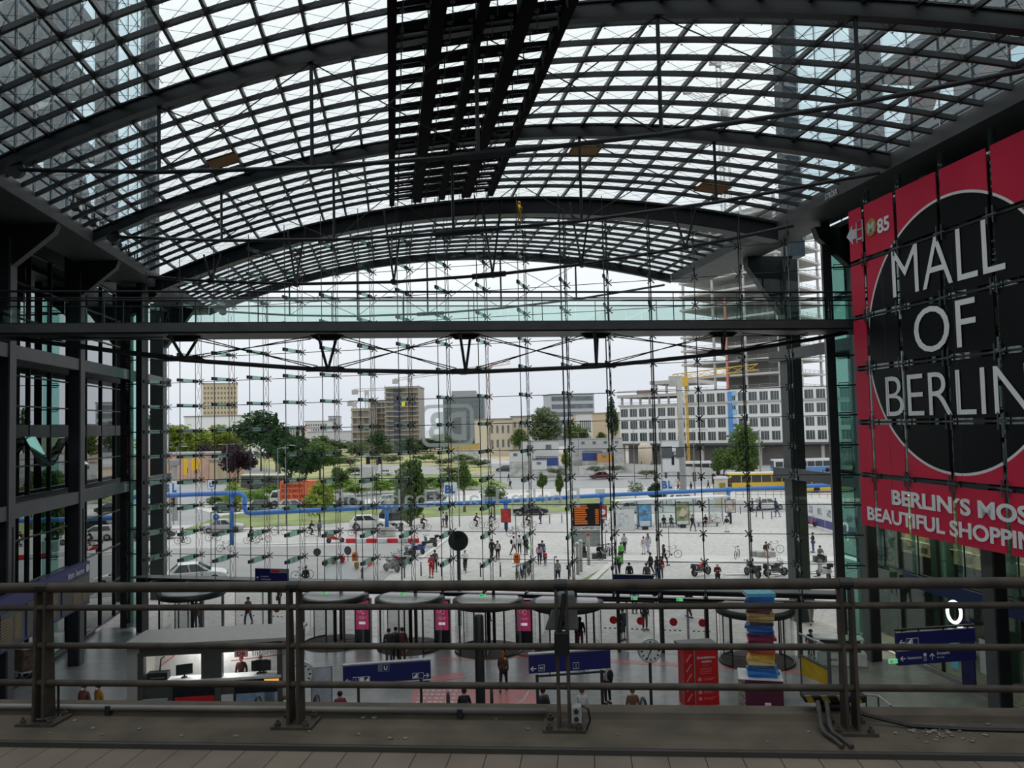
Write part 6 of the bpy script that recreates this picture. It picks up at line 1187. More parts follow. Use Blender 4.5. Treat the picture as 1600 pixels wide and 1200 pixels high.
# people in the hall
for lab, (px, py, dep), top, bot, pose, face, kw in (('woman with long red-brown hair walking towards the escalator', (787, 1080, 0), (.09, .05, .03), BK, W_, -10, dict(hair='long', hc=mat('red_brown_hair', (.22, .07, .02), .7))), ('left one of the dark trio standing behind the U sign', (608, 1037, 0), (.03, .03, .035), (.06, .06, .06), 'stand', 10, dict(hc=HAIRD)), ('middle person of the dark trio behind the U sign', (619, 1034, 0), (.12, .12, .12), BK, 'stand', 20, dict(extra='pack')), ('right one of the dark trio, with dark red backpack, behind the U sign', (629, 1035, 0), (.07, .02, .02), (.06, .03, .02), 'stand', 0, dict(extra='pack', bag=(.10, .02, .02))),
    ('woman with long black hair walking out by the third post', (907, 1017, 0), BK, (.16, .05, .05), 'stand', 0, dict(hair='long')), ('person in black shorts and white socks at the left sliding doors', (974, 1001, 0), BK, BK, 'stand', 40, dict(extra='shorts', hc=HAIRB)), ('person in pale coat with black bag under the navy frame sign', (950, 1100, 0), (.42, .41, .38), BK, 'stand', 30, dict(extra='pack', hair='cap', hc=mat('pale_cap', (.5, .48, .44), .8))),
    ('person with dark pink jacket at the escalator, right of the second post', (531, 1075, 31), (.25, .03, .09), (.25, .03, .09), 'stand', 20, {}), ('person in black seen from behind on the pink graphic', (725, 1075, 31), BK, BK, 'stand', 0, dict(extra='pack')), ('person with black backpack behind the left leg of the navy frame sign', (848, 1075, 31), DG, BK, 'stand', 20, dict(extra='pack')), ('person in white top right of the third post', (909, 1075, 31), (.55, .55, .54), BK, 'stand', 0, dict(hc=HAIRB)), ('person in brown coat left of the pole clock', (988, 1075, 31.2), (.16, .075, .04), BK, 'stand', 0, dict(hc=mat('brown_hood', (.16, .075, .04), .8))),
    ('person with face mask and red-brown top at the far left', (131, 1064, 32.6), (.16, .06, .05), BK, 'stand', 170, dict(hc=HAIRB)), ('person with face mask in mustard top at the far left', (154, 1063, 32.6), (.35, .19, .03), BK, 'stand', 150, {}), ('person with face mask before the kiosk, left of the second post', (445, 1080, 30.6), (.2, .12, .09), BK, 'stand', 190, dict(hc=HAIRB)), ('dark person in the leftmost revolving door', (307, 981, 0), BK, BK, W_, 0, dict(extra='pack')), ('dark seated clerk behind the white service desk', (1268, 1024, 0), BK, BK, 'sit', 160, {})):
    P = G(px, py) if not dep else DP(px, py, dep); 
    if dep: P.z = 0
    if dep: P = V((P.x, P.y, DP(px, py, dep).z - 1.72))
    if dep and P.z > 0: P.z = 0
    o = person(lab, P, top, bot, pose, face, **kw)
    if pose == 'sit': sl = thing('stool', 'dark stool under the clerk behind the service desk', 'stool', P); MB().lathe([(.22, .36), (.22, .41)], n=14).build('seat', STEEL2, sl); MB().lathe([(.2, 0), (.03, .04), (.03, .37)], n=10).build('base', STEEL, sl)
    if 'mask' in lab: q = MB().ball((0, .10, 1.55), .06, .04, .05, 10, 6).build('face_mask', WHITE, o, True)
for lab, dx, tp, hr_ in (('clerk in dark red seated left behind the kiosk counter', .0, (.10, .03, .03), 'short'), ('clerk with grey hair behind the kiosk counter, right of the other', .8, (.03, .03, .035), 'long')):
    P = kA + kx * (xm + 1.0 + dx) + ky * 1.0; P.z = .25; person(lab, P, tp, BK, 'stand', math.degrees(kang) + 180, hr_, HAIRB if dx == 0 else mat('grey_hair', (.3, .28, .26), .7), sc=.96)
# street furniture
def panel_on_post(name, lab, cat, P, w, h, z, m_, rz=0, post=.06, d=.1, lit=None, side=False):
    t = thing(name, lab, cat, P, rz); MB().box(-w / 2, w / 2, -d / 2, d / 2, z, z + h).build('case', STEEL, t); MB().box(-w / 2 + .06, w / 2 - .06, -d / 2 - .012, -d / 2, z + .06, z + h - .06).build('face', m_, t)
    for x in ((-w * .4, w * .4) if side else (0,)): MB().bar((x, .02, 0), (x, .02, z + .02), post * 2, post * 2).build('post', STEEL, t)
    return t
PBL = mat('blue_figure_poster', (.10, .30, .52), .5, 0, .6, 1.6); PGR = mat('green_food_poster', (.22, .26, .14), .5, 0, .9, 1.3)
t = panel_on_post('poster_display', 'tall poster display with blue beach advert at the bus shelter', 'display', G(1008, 827), 1.45, 2.45, .25, PBL, 0, .3); MB().box(-.55, .55, -.075, -.065, .35, .9).build('poster_footer', OFFW, t); b = MB(); b.path([(-.4, -.08, 1.5), (0, -.08, 1.75), (.4, -.08, 1.55)], .08, 6); b.ball((0, -.08, 1.95), .15, .03, .15); b.build('poster_figure', mat('brown_figure', (.2, .12, .08), .5), t)
t = panel_on_post('poster_display', 'tall poster display with food advert in the bus shelter', 'display', G(1067, 824), 1.5, 2.5, .25, PGR, 0, .3); MB().prism([(-.45, -.075, 1.3), (.1, -.075, 1.15), (.5, -.075, 1.6), (.0, -.075, 2.2)], (0, -.01, 0)).build('poster_figure', mat('pale_food', (.6, .5, .4), .5), t); MB().box(-.62, .62, -.075, -.065, .35, .7).build('poster_footer', OFFW, t)
panel_on_post('city_poster', 'red poster on a post under the blue pipe', 'poster', G(791, 830), 1.1, 1.5, .95, mat('red_black_poster', (.40, .03, .03), .5, 0, .5, 2), 0, .1)
t = panel_on_post('city_poster', 'red poster with white arrow disc under the blue pipe', 'poster', G(941, 828), 1.1, 1.55, 1.1, mat('plain_red_poster', (.40, .03, .05), .5), 0, .1); MB().disc((.1, -.08, 1.95), (0, 1, 0), .3, .02, 20).build('disc', WHITE, t); MB().bar((-.08, -.1, 1.95), (.28, -.1, 1.95), .01, .08).build('arrow', RED, t); MB().box(-.48, .48, -.075, -.06, 1.17, 1.35).build('poster_footer', OFFW, t)
panel_on_post('city_poster', 'small poster frame at the right end of the bus shelter', 'poster', G(1142, 818), 1.2, 1.5, 1.2, mat('pale_event_poster', (.45, .38, .36), .5, 0, .7, 2), 0, .1)
AMBL = mat('orange_led_rows', (.42, .10, .02), .5, emit=(.7, .17, .02, .2))
tb2 = thing('timetable_board', 'bus timetable board with orange lit rows between two dark posts', 'timetable', G(918, 862)); s_ = 1.0
for x in (-1.35, 1.35): MB().bar((x, 0, 0), (x, 0, 4.5), .14, .14).build('post', STEEL, tb2)
MB().box(-1.25, 1.25, -.1, .1, 2.3, 4.35).build('case', BLACK, tb2)
b = MB()
for i in range(9): z = 2.5 + i * .2; w = rnd.uniform(.9, 1.25); b.box(-1.1, -1.1 + w, -.12, -.1, z, z + .14); b.box(.78, 1.1, -.12, -.1, z, z + .14) if i < 7 else None
b.build('led_rows', AMBL, tb2); MB().box(-1.2, 1.2, -.05, .05, .45, 1.95).build('map_panel', mat('grey_green_map', (.30, .34, .32), .5, 0, .2, 3), tb2); MB().box(-1.2, 1.2, -.06, .06, 2.0, 2.25).build('print_strip', mat('print_strip', (.5, .5, .45), .5, 0, .8, 6), tb2)
wb = thing('white_board', 'white hand-drawn board standing left of the blue poster display', 'board', G(973, 829)); MB().box(-1.3, 1.3, -.05, .05, .1, 2.25).build('panel', OFFW, wb); b = MB()
for i in range(22): x, z = rnd.uniform(-1.1, .8), rnd.uniform(.4, 2.0); b.bar((x, -.055, z), (x + rnd.uniform(-.3, .4), -.055, z + rnd.uniform(-.3, .3)), .008, .03)
b.build('scribbles', STEEL2, wb)
for x in (-1.2, 1.2): MB().bar((x, .1, 0), (x, .1, .3), .08, .08).build('foot', STEEL, wb)
# bus shelter
sa, sb_ = G(962, 825), G(1140, 816); v = sb_ - sa; bs = thing('bus_shelter', 'long glass bus shelter with thin white roof on the square', 'bus shelter', sa, math.atan2(v.y, v.x)); Lb = v.length
MB().box(0, Lb, -.4, 1.6, 2.85, 3.0).build('roof', OFFW, bs)
for f in (.02, .22, .38, .56, .72, .86, .98): MB().bar((Lb * f, 1.2, 0), (Lb * f, 1.2, 2.85), .12, .12).build('post', LSTEEL, bs)
for f, g_ in ((.02, .22), (.38, .56), (.56, .72), (.86, .98)): MB().box(Lb * f + .06, Lb * g_ - .06, 1.19, 1.21, .25, 2.6).build('back_pane', BALG, bs)
MB().box(0, Lb, 1.1, 1.3, 1.25, 1.33).build('rail', OFFW, bs)
# BL signs, arrow sign, U sign, round signs, mirror
BLM = mat('sign_blue', (.03, .12, .38), .4); BLS = mat('light_blue_field', (.45, .58, .70), .5)
def blsign(lab, px, py, d, w=2.1):
    c = DP(px, py, d); t = thing('road_sign', lab, 'sign', (c.x, c.y, 0)); z = c.z; MB().box(-w / 2, w / 2, -.06, .06, z - .85, z + .85).build('panel', OFFW, t); text('B', BLM, t, 'sign_letter', (-w * .42, -.07, z - .5), Xx, ZU, 1.0, .8, .01, bold=.05); text('L', BLM, t, 'sign_letter', (.05 * w, -.07, z - .5), Xx, ZU, 1.0, .5, .01, bold=.05); MB().box(.18 * w, .42 * w, -.07, -.06, z - .4, z + .1).build('sign_field', BLS, t); MB().bar((-.2, .1, 0), (-.2, .1, z), .14, .14).build('post', LSTEEL, t)
blsign('white BL sign at the left beside the outer column', 268, 762, 95, 2.4); blsign('white BL sign above the red poster in the middle distance', 704, 764, 105, 1.7); blsign('white BL sign on a pole above the bus shelter', 1043, 757, 112, 2.0)
t = thing('road_sign', 'round blue arrow sign in front of the silver sedan', 'sign', G(338, 851)); z = DP(339, 808, G(338, 851).y).z; MB().disc((0, 0, z), (0, 1, 0), .34, .03, 24).build('disc', BLM, t); MB().path([(-.1, -.03, z - .18), (-.1, -.03, z + .02), (.12, -.03, z + .06)], .04, 5).build('arrow', WHITE, t); MB().tube((0, .04, 0), (0, .04, z), .03, 6).build('post', LSTEEL, t)
t = panel_on_post('road_sign', 'white U station sign on a pole left of the yellow bush', 'sign', G(331, 790), 1.3, 1.5, 2.6, OFFW, 0, .05); text('U', BLM, t, 'sign_letter', (-.35, -.08, 2.95), Xx, ZU, .75, .7, .01, bold=.06)
c = DP(716, 845, 47.5); t = thing('round_sign', 'large dark round sign seen from behind on a pole just outside the doors', 'sign', (c.x, c.y, 0)); MB().disc((0, 0, c.z), (0, 1, 0), .56, .14, 32).build('disc', mat('green_black_sign_back', (.025, .042, .036), .5), t); MB().path([(.56 * math.cos(2 * math.pi * i / 32), -.0, c.z + .56 * math.sin(2 * math.pi * i / 32)) for i in range(32)], .035, 6, closed=True).build('rim', STEEL2, t); MB().tube((0, .1, 0), (0, .1, c.z), .11, 10).build('pole', STEEL2, t); MB().box(-.16, .16, -.1, -.06, c.z + .1, c.z + .4).build('bracket', STEEL, t)
t = thing('round_sign', 'small round sign seen from behind left of the barrier works', 'sign', G(496, 905)); MB().disc((0, 0, 2.1), (0, 1, 0), .3, .04, 20).build('disc', STEEL2, t); MB().tube((0, .05, 0), (0, .05, 3.2), .03, 6).build('pole', STEEL2, t)
t = thing('round_sign', 'grey round sign on the construction table by the slanting barrier', 'sign', G(544, 900)); MB().disc((0, 0, 2.0), (.5, 1, 0), .35, .03, 20).build('disc', STEEL2, t); MB().tube((0, .03, 0), (0, .03, 2.0), .03, 6).build('pole', STEEL2, t)
t = thing('site_table', 'white tilted site board with yellow lamps and a red lamp beside the slanting barrier', 'board', G(530, 908)); [MB().box(x - .05, x + .05, y - .05, y + .05, 0, z).build('leg', STEEL2, t) for x, y, z in ((-1.4, -.4, .15), (1.2, -.4, .15), (-.8, .8, 1.2), (1.6, .8, 1.2))]; MB().prism([(-1.6, -.5, .1), (1.4, -.5, .1), (1.8, .9, 1.3), (-.9, .9, 1.3)], (0, 0, .05)).build('board', OFFW, t)
for x, y, z, m_ in ((-1.2, .6, 1.25, YEL), (-.6, .8, 1.4, YEL), (.1, .8, 1.5, RED), (1.3, .3, 1.1, YEL)): MB().lathe([(.12, -.2), (.2, 0), (.2, .22), (.1, .3)], (x, y, z), 12).build('lamp', m_, t, True)
def bin_(lab, P, m_): t = thing('litter_bin', lab, 'litter bin', P); MB().lathe([(.02, .62), (.24, .7), (.28, 1.0), (.26, 1.35), (.1, 1.48)], n=14).build('body', m_, t, True); MB().tube((0, .25, 0), (0, .25, 1.4), .04, 6).build('post', STEEL, t); MB().box(-.14, .14, -.285, -.24, 1.18, 1.26).build('opening', BLACK, t)
ORG = mat('bin_orange', (.62, .14, .02), .45)
for p, lab in (((808, 893), 'orange litter bin beside the dense bicycle rack'), ((555, 890), 'orange litter bin on the pole at the slanting barrier'), ((917, 815), 'orange litter bin behind the timetable board'), ((1011, 806), 'orange litter bin behind the blue poster display'), ((228, 842), 'orange litter bin at the far left behind the black post')): bin_(lab, G(*p), ORG)
RH = mat('pinkish_red_cap', (.6, .06, .10), .5)
for px, py, top, lab in ((920, 882, 836, 'red-capped round post left of the bicycle rack'), (903, 897, 851, 'stout grey post left of the grass wedge'), (908, 893, 847, 'white-topped stout post beside the grass wedge')):
    P = G(px, py); h = DP(px, top, P.y).z; t = thing('stout_post', lab, 'post', P); MB().lathe([(.13, 0), (.13, h)], n=12).build('shaft', CONC, t, True); MB().lathe([(.16, h), (.18, h + .12), (.06, h + .2)], n=12).build('cap', RH if 'red' in lab else OFFW, t, True)
BO = None
for i, (px, py) in enumerate(((751, 901), (782, 901), (658, 900), (690, 900), (628, 905), (632, 903), (690, 826), (859, 818), (878, 817), (915, 818), (1182, 808), (1192, 811), (1206, 811), (1157, 803), (818, 822))):
    lab = ['left bollard below the round dark sign', 'right bollard below the round dark sign', 'bollard left of the person in red', 'bollard right of the person in grey', 'leaning bollard left of the scooter row', 'bollard right of the leaning one', 'bollard at the kerb left of the cyclist in maroon', 'bollard right of the dark red suitcase', 'second bollard right of the dark red suitcase', 'bollard beside the timetable board', 'first bollard right of the bus shelter', 'second bollard right of the bus shelter', 'third bollard right of the bus shelter', 'bollard at the shelter end', 'bollard between the red poster and the suitcase'][i]
    if BO is None: BO = thing('bollard', lab, 'bollard', G(px, py), 0, 'bollards on the square'); MB().lathe([(.055, 0), (.055, 1.05), (.04, 1.08)], n=10).build('shaft', STEEL2, BO, True); MB().lathe([(.058, .9), (.058, .97)], n=10).build('band', OFFW, BO)
    else: dup(BO, G(px, py), 0, lab)
LPm = mat('galvanised_pole', (.22, .225, .23), .5, .3)
def lamp(lab, px, py, top, arm=1.2, r_=.07, tw=False):
    P = G(px, py); h = DP(px, top, P.y).z; t = thing('street_lamp', lab, 'street lamp', P); MB().path([(0, 0, 0), (0, 0, h)], r_, 8, r_ * .7).build('pole', LPm, t)
    for s in ((-1, 1) if tw else (1,)): MB().path([(0, 0, h - .1), (s * arm * .5, 0, h + .05), (s * arm, 0, h)], .04, 6).build('arm', LPm, t); MB().box(min(s * arm, s * arm * .5), max(s * arm, s * arm * .5), -.15, .15, h - .06, h + .04).build('lamp_head', LSTEEL, t)
for a in (('lamp pole right of the pipe bend', 435, 835, 700), ('lamp pole just right of the first, behind the lawn', 447, 822, 696), ('thin lamp pole in front of the white car', 557, 900, 712, .3, .05), ('street lamp left of the BL sign on the right', 1036, 800, 655, 2.0), ('street lamp in front of the white office block', 993, 790, 670, 2.0), ('street lamp right of the big pole', 1087, 790, 672, 2.0), ('twin lamp before the purple trees on the left', 276, 790, 698, 1.8, .09, True), ('twin lamp above the purple trees', 355, 770, 694, 1.6, .09, True), ('street lamp right of the purple trees', 391, 775, 700, 1.4), ('light pole beside the tall tree in the middle', 718, 823, 690, .4), ('light pole left of the round dark sign', 692, 810, 690, .4), ('twin street lamp at the white containers', 833, 745, 684, 1.5, .08, True), ('twin street lamp right of the containers', 905, 742, 675, 1.5, .08, True), ('pale pole in the middle distance behind the far road', 782, 755, 700, .4, .12), ('thin pole at the left edge by the round mirror', 330, 900, 800, .3, .05), ('thin post beside the white bicycle at the seat blocks', 1201, 906, 850, .2, .05), ('thin post left of the grey hoodie walker', 867, 908, 870, .2, .05), ('thin lamp pole at the person with stroller side', 807, 870, 800, .3, .05), ('thin pole behind the bicycle rack', 947, 868, 830, .2, .04), ('thin pole in front of the silver bicycle', 1046, 870, 822, .2, .04), ('tall white pole beside the right tree', 1189, 765, 672, .3, .16)):
    lamp(*a)
# big pole with cantilever of traffic lights, more signals
P = G(1068, 775); hb = DP(1068, 590, P.y).z; t = thing('signal_gantry', 'thick pale pole with traffic light arm and dark sign boxes before the white office block', 'gantry', P); MB().lathe([(.55, 0), (.42, hb * .6), (.36, hb)], n=14).build('pole', mat('pale_grey_pole', (.36, .37, .38), .5), t, True); z = DP(1068, 712, P.y).z; MB().bar((-3.8, 0, z), (.3, 0, z), .25, .25).build('arm', STEEL2, t); MB().box(-3.4, -1.6, -.4, .1, z - .2, z + 1.5).build('sign_box', STEEL2, t); MB().box(-1.0, .2, -.6, -.2, z - .2, z + 1.3).build('sign_box', STEEL2, t); MB().box(-1.7, -1.35, -.5, -.1, z - 1.4, z - .1).build('signal_head', BLACK, t)
sg2 = None
for lab, px, py in (('signal head on the left pole beside the BL sign', 270, 783), ('signal head at the yellow flags', 292, 735), ('signal head under the orange signs on the far left', 306, 735), ('traffic light at the far crossing by the bus', 1140, 755), ('traffic light before the white coach', 1085, 745), ('traffic light right of the white coach', 1115, 748), ('traffic light at the meadow road', 547, 722), ('traffic light right end of the meadow road', 590, 722), ('dark signal on the pale pole beyond the tall tree', 700, 735)):
    c = G(px, py, 3.0)
    if sg2 is None: sg2 = thing('traffic_light', lab, 'traffic light', (c.x, c.y, 0), 0, 'traffic lights at the crossings'); MB().tube((0, .2, 0), (0, .2, c.z + .8), .08, 6).build('pole', LPm, sg2); MB().box(-.24, .24, -.2, .1, c.z - .7, c.z + .7).build('head', BLACK, sg2); [MB().disc((0, -.21, c.z + z), (0, 1, 0), .13, .03, 12).build('lens', m_, sg2) for z, m_ in ((-.42, mat('green_lens', (.02, .2, .08), .4)), (0, YEL), (.42, RED))]
    else: dup(sg2, (c.x, c.y, 0), 0, lab)
# hoarding at the right
ha, hb_ = G(1249, 815), G(1312, 833); v = hb_ - ha; hd_ = thing('hoarding', 'white and blue site hoarding with pictures behind the right corner post', 'fence', ha, math.atan2(v.y, v.x)); n = 6; k = v.length * 1.35 / n; hh = DP(1249, 781, ha.y).z
for i in range(n): p_ = MB().box(i * k + .03, i * k + k - .03, -.04, .04, .1, hh).build('panel', OFFW, hd_); MB().box(i * k + .05, i * k + k - .05, -.05, -.03, .1, hh * .38).build('lower_band', mat('violet_blue_band', (.07, .07, .22), .5), p_); MB().box(i * k + k * .25, i * k + k * .7, -.06, -.04, hh * .55, hh * .85).build('picture', mat('grey_picture', (.3, .3, .32), .5, 0, .8, 2), p_)
# ---------------------------------------------------------------- trees
def T(name, lab, bx, by, ctop, cbot, wpx, m_, dep=None, **kw):
    """base picture point, crown top and bottom, crown width: the tree is built at its own distance and real size"""
    P = G(bx, by) if dep is None else V((DP(bx, by, dep).x, dep, 0)); d = P.y; zt = DP(bx, ctop, d).z; zb_ = max(.3, DP(bx, cbot, d).z); w = wpx * d / F / 2 * 1.12
    return tree(name, lab, P, zb_, zt - zb_, w, m_, **kw)
T('street_tree', 'bushy pale green street tree right of the orange truck', 500, 822, 752, 812, 54, LY, seed=1, n=1700, leaf=.10); T('street_tree', 'tall street tree in the middle, behind the scooters', 642, 822, 711, 815, 48, LG, seed=2, n=4200, leaf=.12, shape='ball'); T('street_tree', 'round tree left of the tall one, behind the lettering', 532, 800, 726, 757, 32, LG, seed=3); T('street_tree', 'small round tree left of the far road', 726, 800, 718, 772, 25, LG, seed=1); T('street_tree', 'loose small tree with reddish leaves at the light poles', 773, 812, 750, 790, 48, LG, seed=2, n=900); T('street_tree', 'slim young tree right of the lettering middle', 848, 785, 735, 765, 17, LG, seed=3); T('street_tree', 'slim young tree under the last letters', 875, 785, 738, 775, 14, LG, seed=1); T('street_tree', 'sparse young tree behind the white board', 993, 784, 748, 775, 30, LG, seed=2, n=420); T('street_tree', 'dense low tree below the BL sign on the right', 1026, 788, 748, 785, 30, LD, seed=3); T('street_tree', 'young tree at the containers', 885, 745, 705, 735, 16, LG, seed=1, dep=160)
T('broad_tree', 'broad tree in front of the right wing of the white office block', 1163, 765, 655, 745, 60, LG, dep=150, seed=2, n=2600, leaf=.09); T('broad_tree', 'lower tree joined to the left of the broad one', 1132, 765, 695, 742, 40, LG, dep=148, seed=3); T('poplar', 'dark upright poplar left of the white office block', 958, 720, 622, 690, 22, LD, dep=260, seed=1, n=2400, leaf=.08)
T('broad_tree', 'big grey-green tree before the grey slab block', 853, 720, 631, 695, 60, LGR, dep=300, seed=2, n=3000, leaf=.085); T('broad_tree', 'green tree right of the big grey-green one', 902, 720, 655, 695, 46, LG, dep=290, seed=3, n=2000, leaf=.09); T('broad_tree', 'small green tree left of the containers', 812, 720, 671, 702, 30, LG, dep=240, seed=1); T('broad_tree', 'small tree at the beige building end', 940, 712, 674, 690, 18, LG, dep=300, seed=2)
T('broad_tree', 'large dark tree above the purple trees', 408, 730, 643, 705, 84, LD, dep=232, seed=1, n=3200, leaf=.085); T('broad_tree', 'spiky top of a conifer at the right of the large dark tree', 432, 720, 636, 700, 22, LD, dep=226, seed=2, shape='cone'); T('broad_tree', 'yellow-green tree in the left mass', 290, 740, 658, 715, 78, LY, dep=228, seed=3, n=3000, leaf=.085); T('broad_tree', 'yellow-green tree right of it, under the beige tower', 345, 735, 660, 712, 70, LY, dep=240, seed=2, n=2800, leaf=.085); T('broad_tree', 'yellow-green tree at the left outer column', 238, 745, 672, 722, 56, LY, dep=222, seed=1, n=2400, leaf=.09); T('broad_tree', 'dark tree at the left edge of the glass front', 240, 740, 632, 690, 40, LD, dep=230, seed=3, n=1800, leaf=.09)
T('purple_tree', 'left purple-leaved tree behind the yellow flags', 325, 755, 690, 745, 56, LP_, dep=208, seed=2, n=2600, leaf=.085); T('purple_tree', 'right purple-leaved tree with the larger crown', 372, 755, 684, 744, 66, LP_, dep=182, seed=3, n=2800, leaf=.085)
T('broad_tree', 'dark green tree in the middle left behind the poles', 455, 757, 682, 748, 58, LD, dep=140, seed=1, n=2600, leaf=.09); T('broad_tree', 'green bush-like tree right of the dark one', 500, 740, 686, 732, 60, LG, dep=165, seed=2, n=2200, leaf=.09)
for lab, x, top, bot, w, m_, d in (('yellow-green tree filling the gap behind the pinkish building', 265, 664, 716, 60, LY, 236), ('mid-green tree between the yellow-green mass and the dark tree', 318, 668, 712, 60, LG, 246), ('yellow-green tree just left of the large dark tree', 372, 668, 705, 56, LY, 250), ('dark tree right beneath the conifer tip', 437, 668, 725, 60, LD, 170), ('low dark tree left of the bush-like tree', 478, 700, 742, 54, LD, 150), ('green tree filling in left of the meadow', 522, 700, 728, 46, LG, 190)): T('broad_tree', lab, x, 745, top, bot, w, m_, dep=d, seed=int(x), n=2600, leaf=.09)
for i, x in enumerate((432, 468, 500, 533, 668, 690, 716, 745, 775, 800)): T('broad_tree', 'distant tree in the line below the skyline, number %d from the left' % (i + 1), x, 715, 684 - 3 * (i % 3), 706, 46, (LGR, LD, LG)[i % 3], dep=345 + 4 * (i % 3), seed=i, n=1100, leaf=.11, group='distant tree line')
for i, (x, y, w) in enumerate(((560, 685, 44), (590, 672, 40), (600, 690, 50), (632, 678, 40), (650, 688, 34))): T('broad_tree', 'far tree before the scaffolded block, %s of five' % ['leftmost', 'second', 'third', 'fourth', 'rightmost'][i], x, 715, y, y + 32, w, LGR if i % 2 == 0 else LD, dep=320 + 6 * i, seed=i, n=1100, leaf=.09)
T('conifer', 'small far conifer left of the far white flats', 465, 700, 667, 692, 12, LD, dep=360, seed=1, shape='cone', n=700, leaf=.1); T('conifer', 'second small far conifer right of the first', 474, 700, 666, 692, 12, LD, dep=360, seed=2, shape='cone', n=700, leaf=.1)
T('shrub', 'yellow flowering shrub at the first pipe post', 364, 806, 752, 803, 34, LY, seed=1, n=1500, leaf=.09, cat='shrub')
for i, (x, y, t_, w, m_) in enumerate(((400, 792, 762, 40, LB), (425, 778, 757, 40, LB), (475, 772, 752, 40, LB), (515, 770, 755, 38, LB), (560, 775, 753, 44, LB), (595, 772, 750, 44, LB), (635, 770, 752, 40, LB), (668, 764, 744, 40, LG), (700, 760, 736, 38, LG), (735, 765, 748, 32, LB), (340, 792, 772, 40, LG), (385, 782, 765, 34, LB))): T('shrub', '%s shrub in the green strip behind the lawn, counted from the left' % ['third', 'fourth', 'sixth', 'seventh', 'eighth', 'ninth', 'tenth', 'eleventh', 'twelfth', 'last', 'first', 'second'][i], x, y, t_, y - 3, w, m_, seed=i, n=900, leaf=.12, cat='shrub', group='shrubs behind the lawn')
for i, (x, y, t_, w, m_) in enumerate(((536, 768, 747, 40, LB), (578, 766, 744, 42, LB), (616, 764, 745, 42, LB), (654, 770, 752, 40, LG), (690, 768, 748, 38, LB), (716, 762, 742, 36, LB))): T('shrub', '%s shrub of the back row in the green strip, counted from the left' % ('first', 'second', 'third', 'fourth', 'fifth', 'sixth')[i], x, y, t_, y - 3, w, m_, seed=i + 1, n=1100, leaf=.12, cat='shrub', group='back row of shrubs behind the lawn')
for i, (x, y, w) in enumerate(((548, 728, 40), (585, 722, 36), (612, 724, 40), (665, 722, 44), (694, 728, 40), (722, 724, 44), (748, 730, 40), (560, 742, 44), (706, 742, 40))): T('shrub', '%s grey-green bush on the dry meadow, counted from the left' % ('first', 'third', 'fourth', 'fifth', 'sixth', 'eighth', 'last', 'second', 'seventh')[i], x, y, y - 14, y - 2, w, (LGR, LG)[i % 2], seed=i, n=700, leaf=.13, cat='shrub', group='bushes on the dry meadow')
for i, (x, y) in enumerate(((870, 742), (930, 740), (960, 738), (1010, 745))): T('shrub', 'low weed clump at the building site fence, %s of four' % ['first', 'second', 'third', 'last'][i], x, y, y - 12, y - 2, 36, LGR, dep=165, seed=i, n=500, leaf=.13, cat='shrub', group='weeds at the site fence')
# ================================================================ buildings
def block(lab, px0, px1, ytop, dep0, dep1=None, depth=18, m_=OFFW, ybase=None, rows=0, colsn=0, wm=None, name='office_block', roofm=None, wfrac=.62, hfrac=.55, zlow=0.0, top_gap=1.0, base_gap=2.0, inset=True):
    """a block whose front runs from one picture column to the other at the given distances"""
    dep1 = dep1 or dep0; A = DP(px0, ytop, dep0); B = DP(px1, ytop, dep1); h = A.z; A.z = B.z = 0; v = B - A; L = v.length; x = v.normalized(); nb = V((-x.y, x.x, 0))
    t = thing(name, lab, 'building', A, math.atan2(x.y, x.x)); MB().box(0, L, 0, depth, zlow, h).build('walls', m_, t); MB().box(-.3, L + .3, -.3, depth + .3, h, h + .5).build('roof', roofm or GREY, t)
    if rows:
        zb_, zt = zlow + base_gap, h - top_gap; fh = (zt - zb_) / rows; cw = (L - 1) / colsn; b = MB(); many = rows * colsn > 90
        for j in range(rows):
            for i in range(colsn):
                x0 = .5 + cw * (i + .5 - wfrac / 2); z0 = zb_ + fh * (j + .5 - hfrac / 2)
                if not many: w_ = MB().box(x0, x0 + cw * wfrac, -.06, .02, z0, z0 + fh * hfrac).build('window', wm or CARG, t)
                else: b.box(x0, x0 + cw * wfrac, -.06, .02, z0, z0 + fh * hfrac)
        if many: o = b.build('window', wm or CARG, t); o['kind'] = 'stuff'
    return t, L, h
TAN = mat('beige_concrete', (.50, .43, .30), .8, 0, .08); WHB = mat('white_facade', (.72, .72, .71), .7, 0, .05); GRB = mat('grey_facade', (.34, .36, .38), .7); SCAF = mat('brown_scaffold', (.30, .24, .19), .8, 0, .5, .4); PINKB = mat('pinkish_stone', (.50, .33, .26), .8, 0, .1, .6); WD = mat('grey_window_band', (.14, .16, .18), .3, 0, .3, .3); BEI = mat('beige_plaster', (.55, .44, .32), .8)
block('tall beige tower block with even window rows on the left', 316, 371, 600, 430, 436, 16, TAN, rows=13, colsn=10, wm=mat('brown_grey_windows', (.17, .14, .11), .4), name='tower_block', wfrac=.5, hfrac=.5)
t, L, h = block('long low white block beneath the beige tower', 288, 398, 652, 330, 335, 20, WHB, name='white_block'); MB().box(L * .82, L * .88, -.1, .05, h - 6, h - 2.5).build('window', WD, t)
t, L, h = block('grey low building at the far left edge of the view', 226, 262, 668, 210, 212, 12, mat('pale_grey_wall', (.55, .55, .53), .8), name='station_annex')
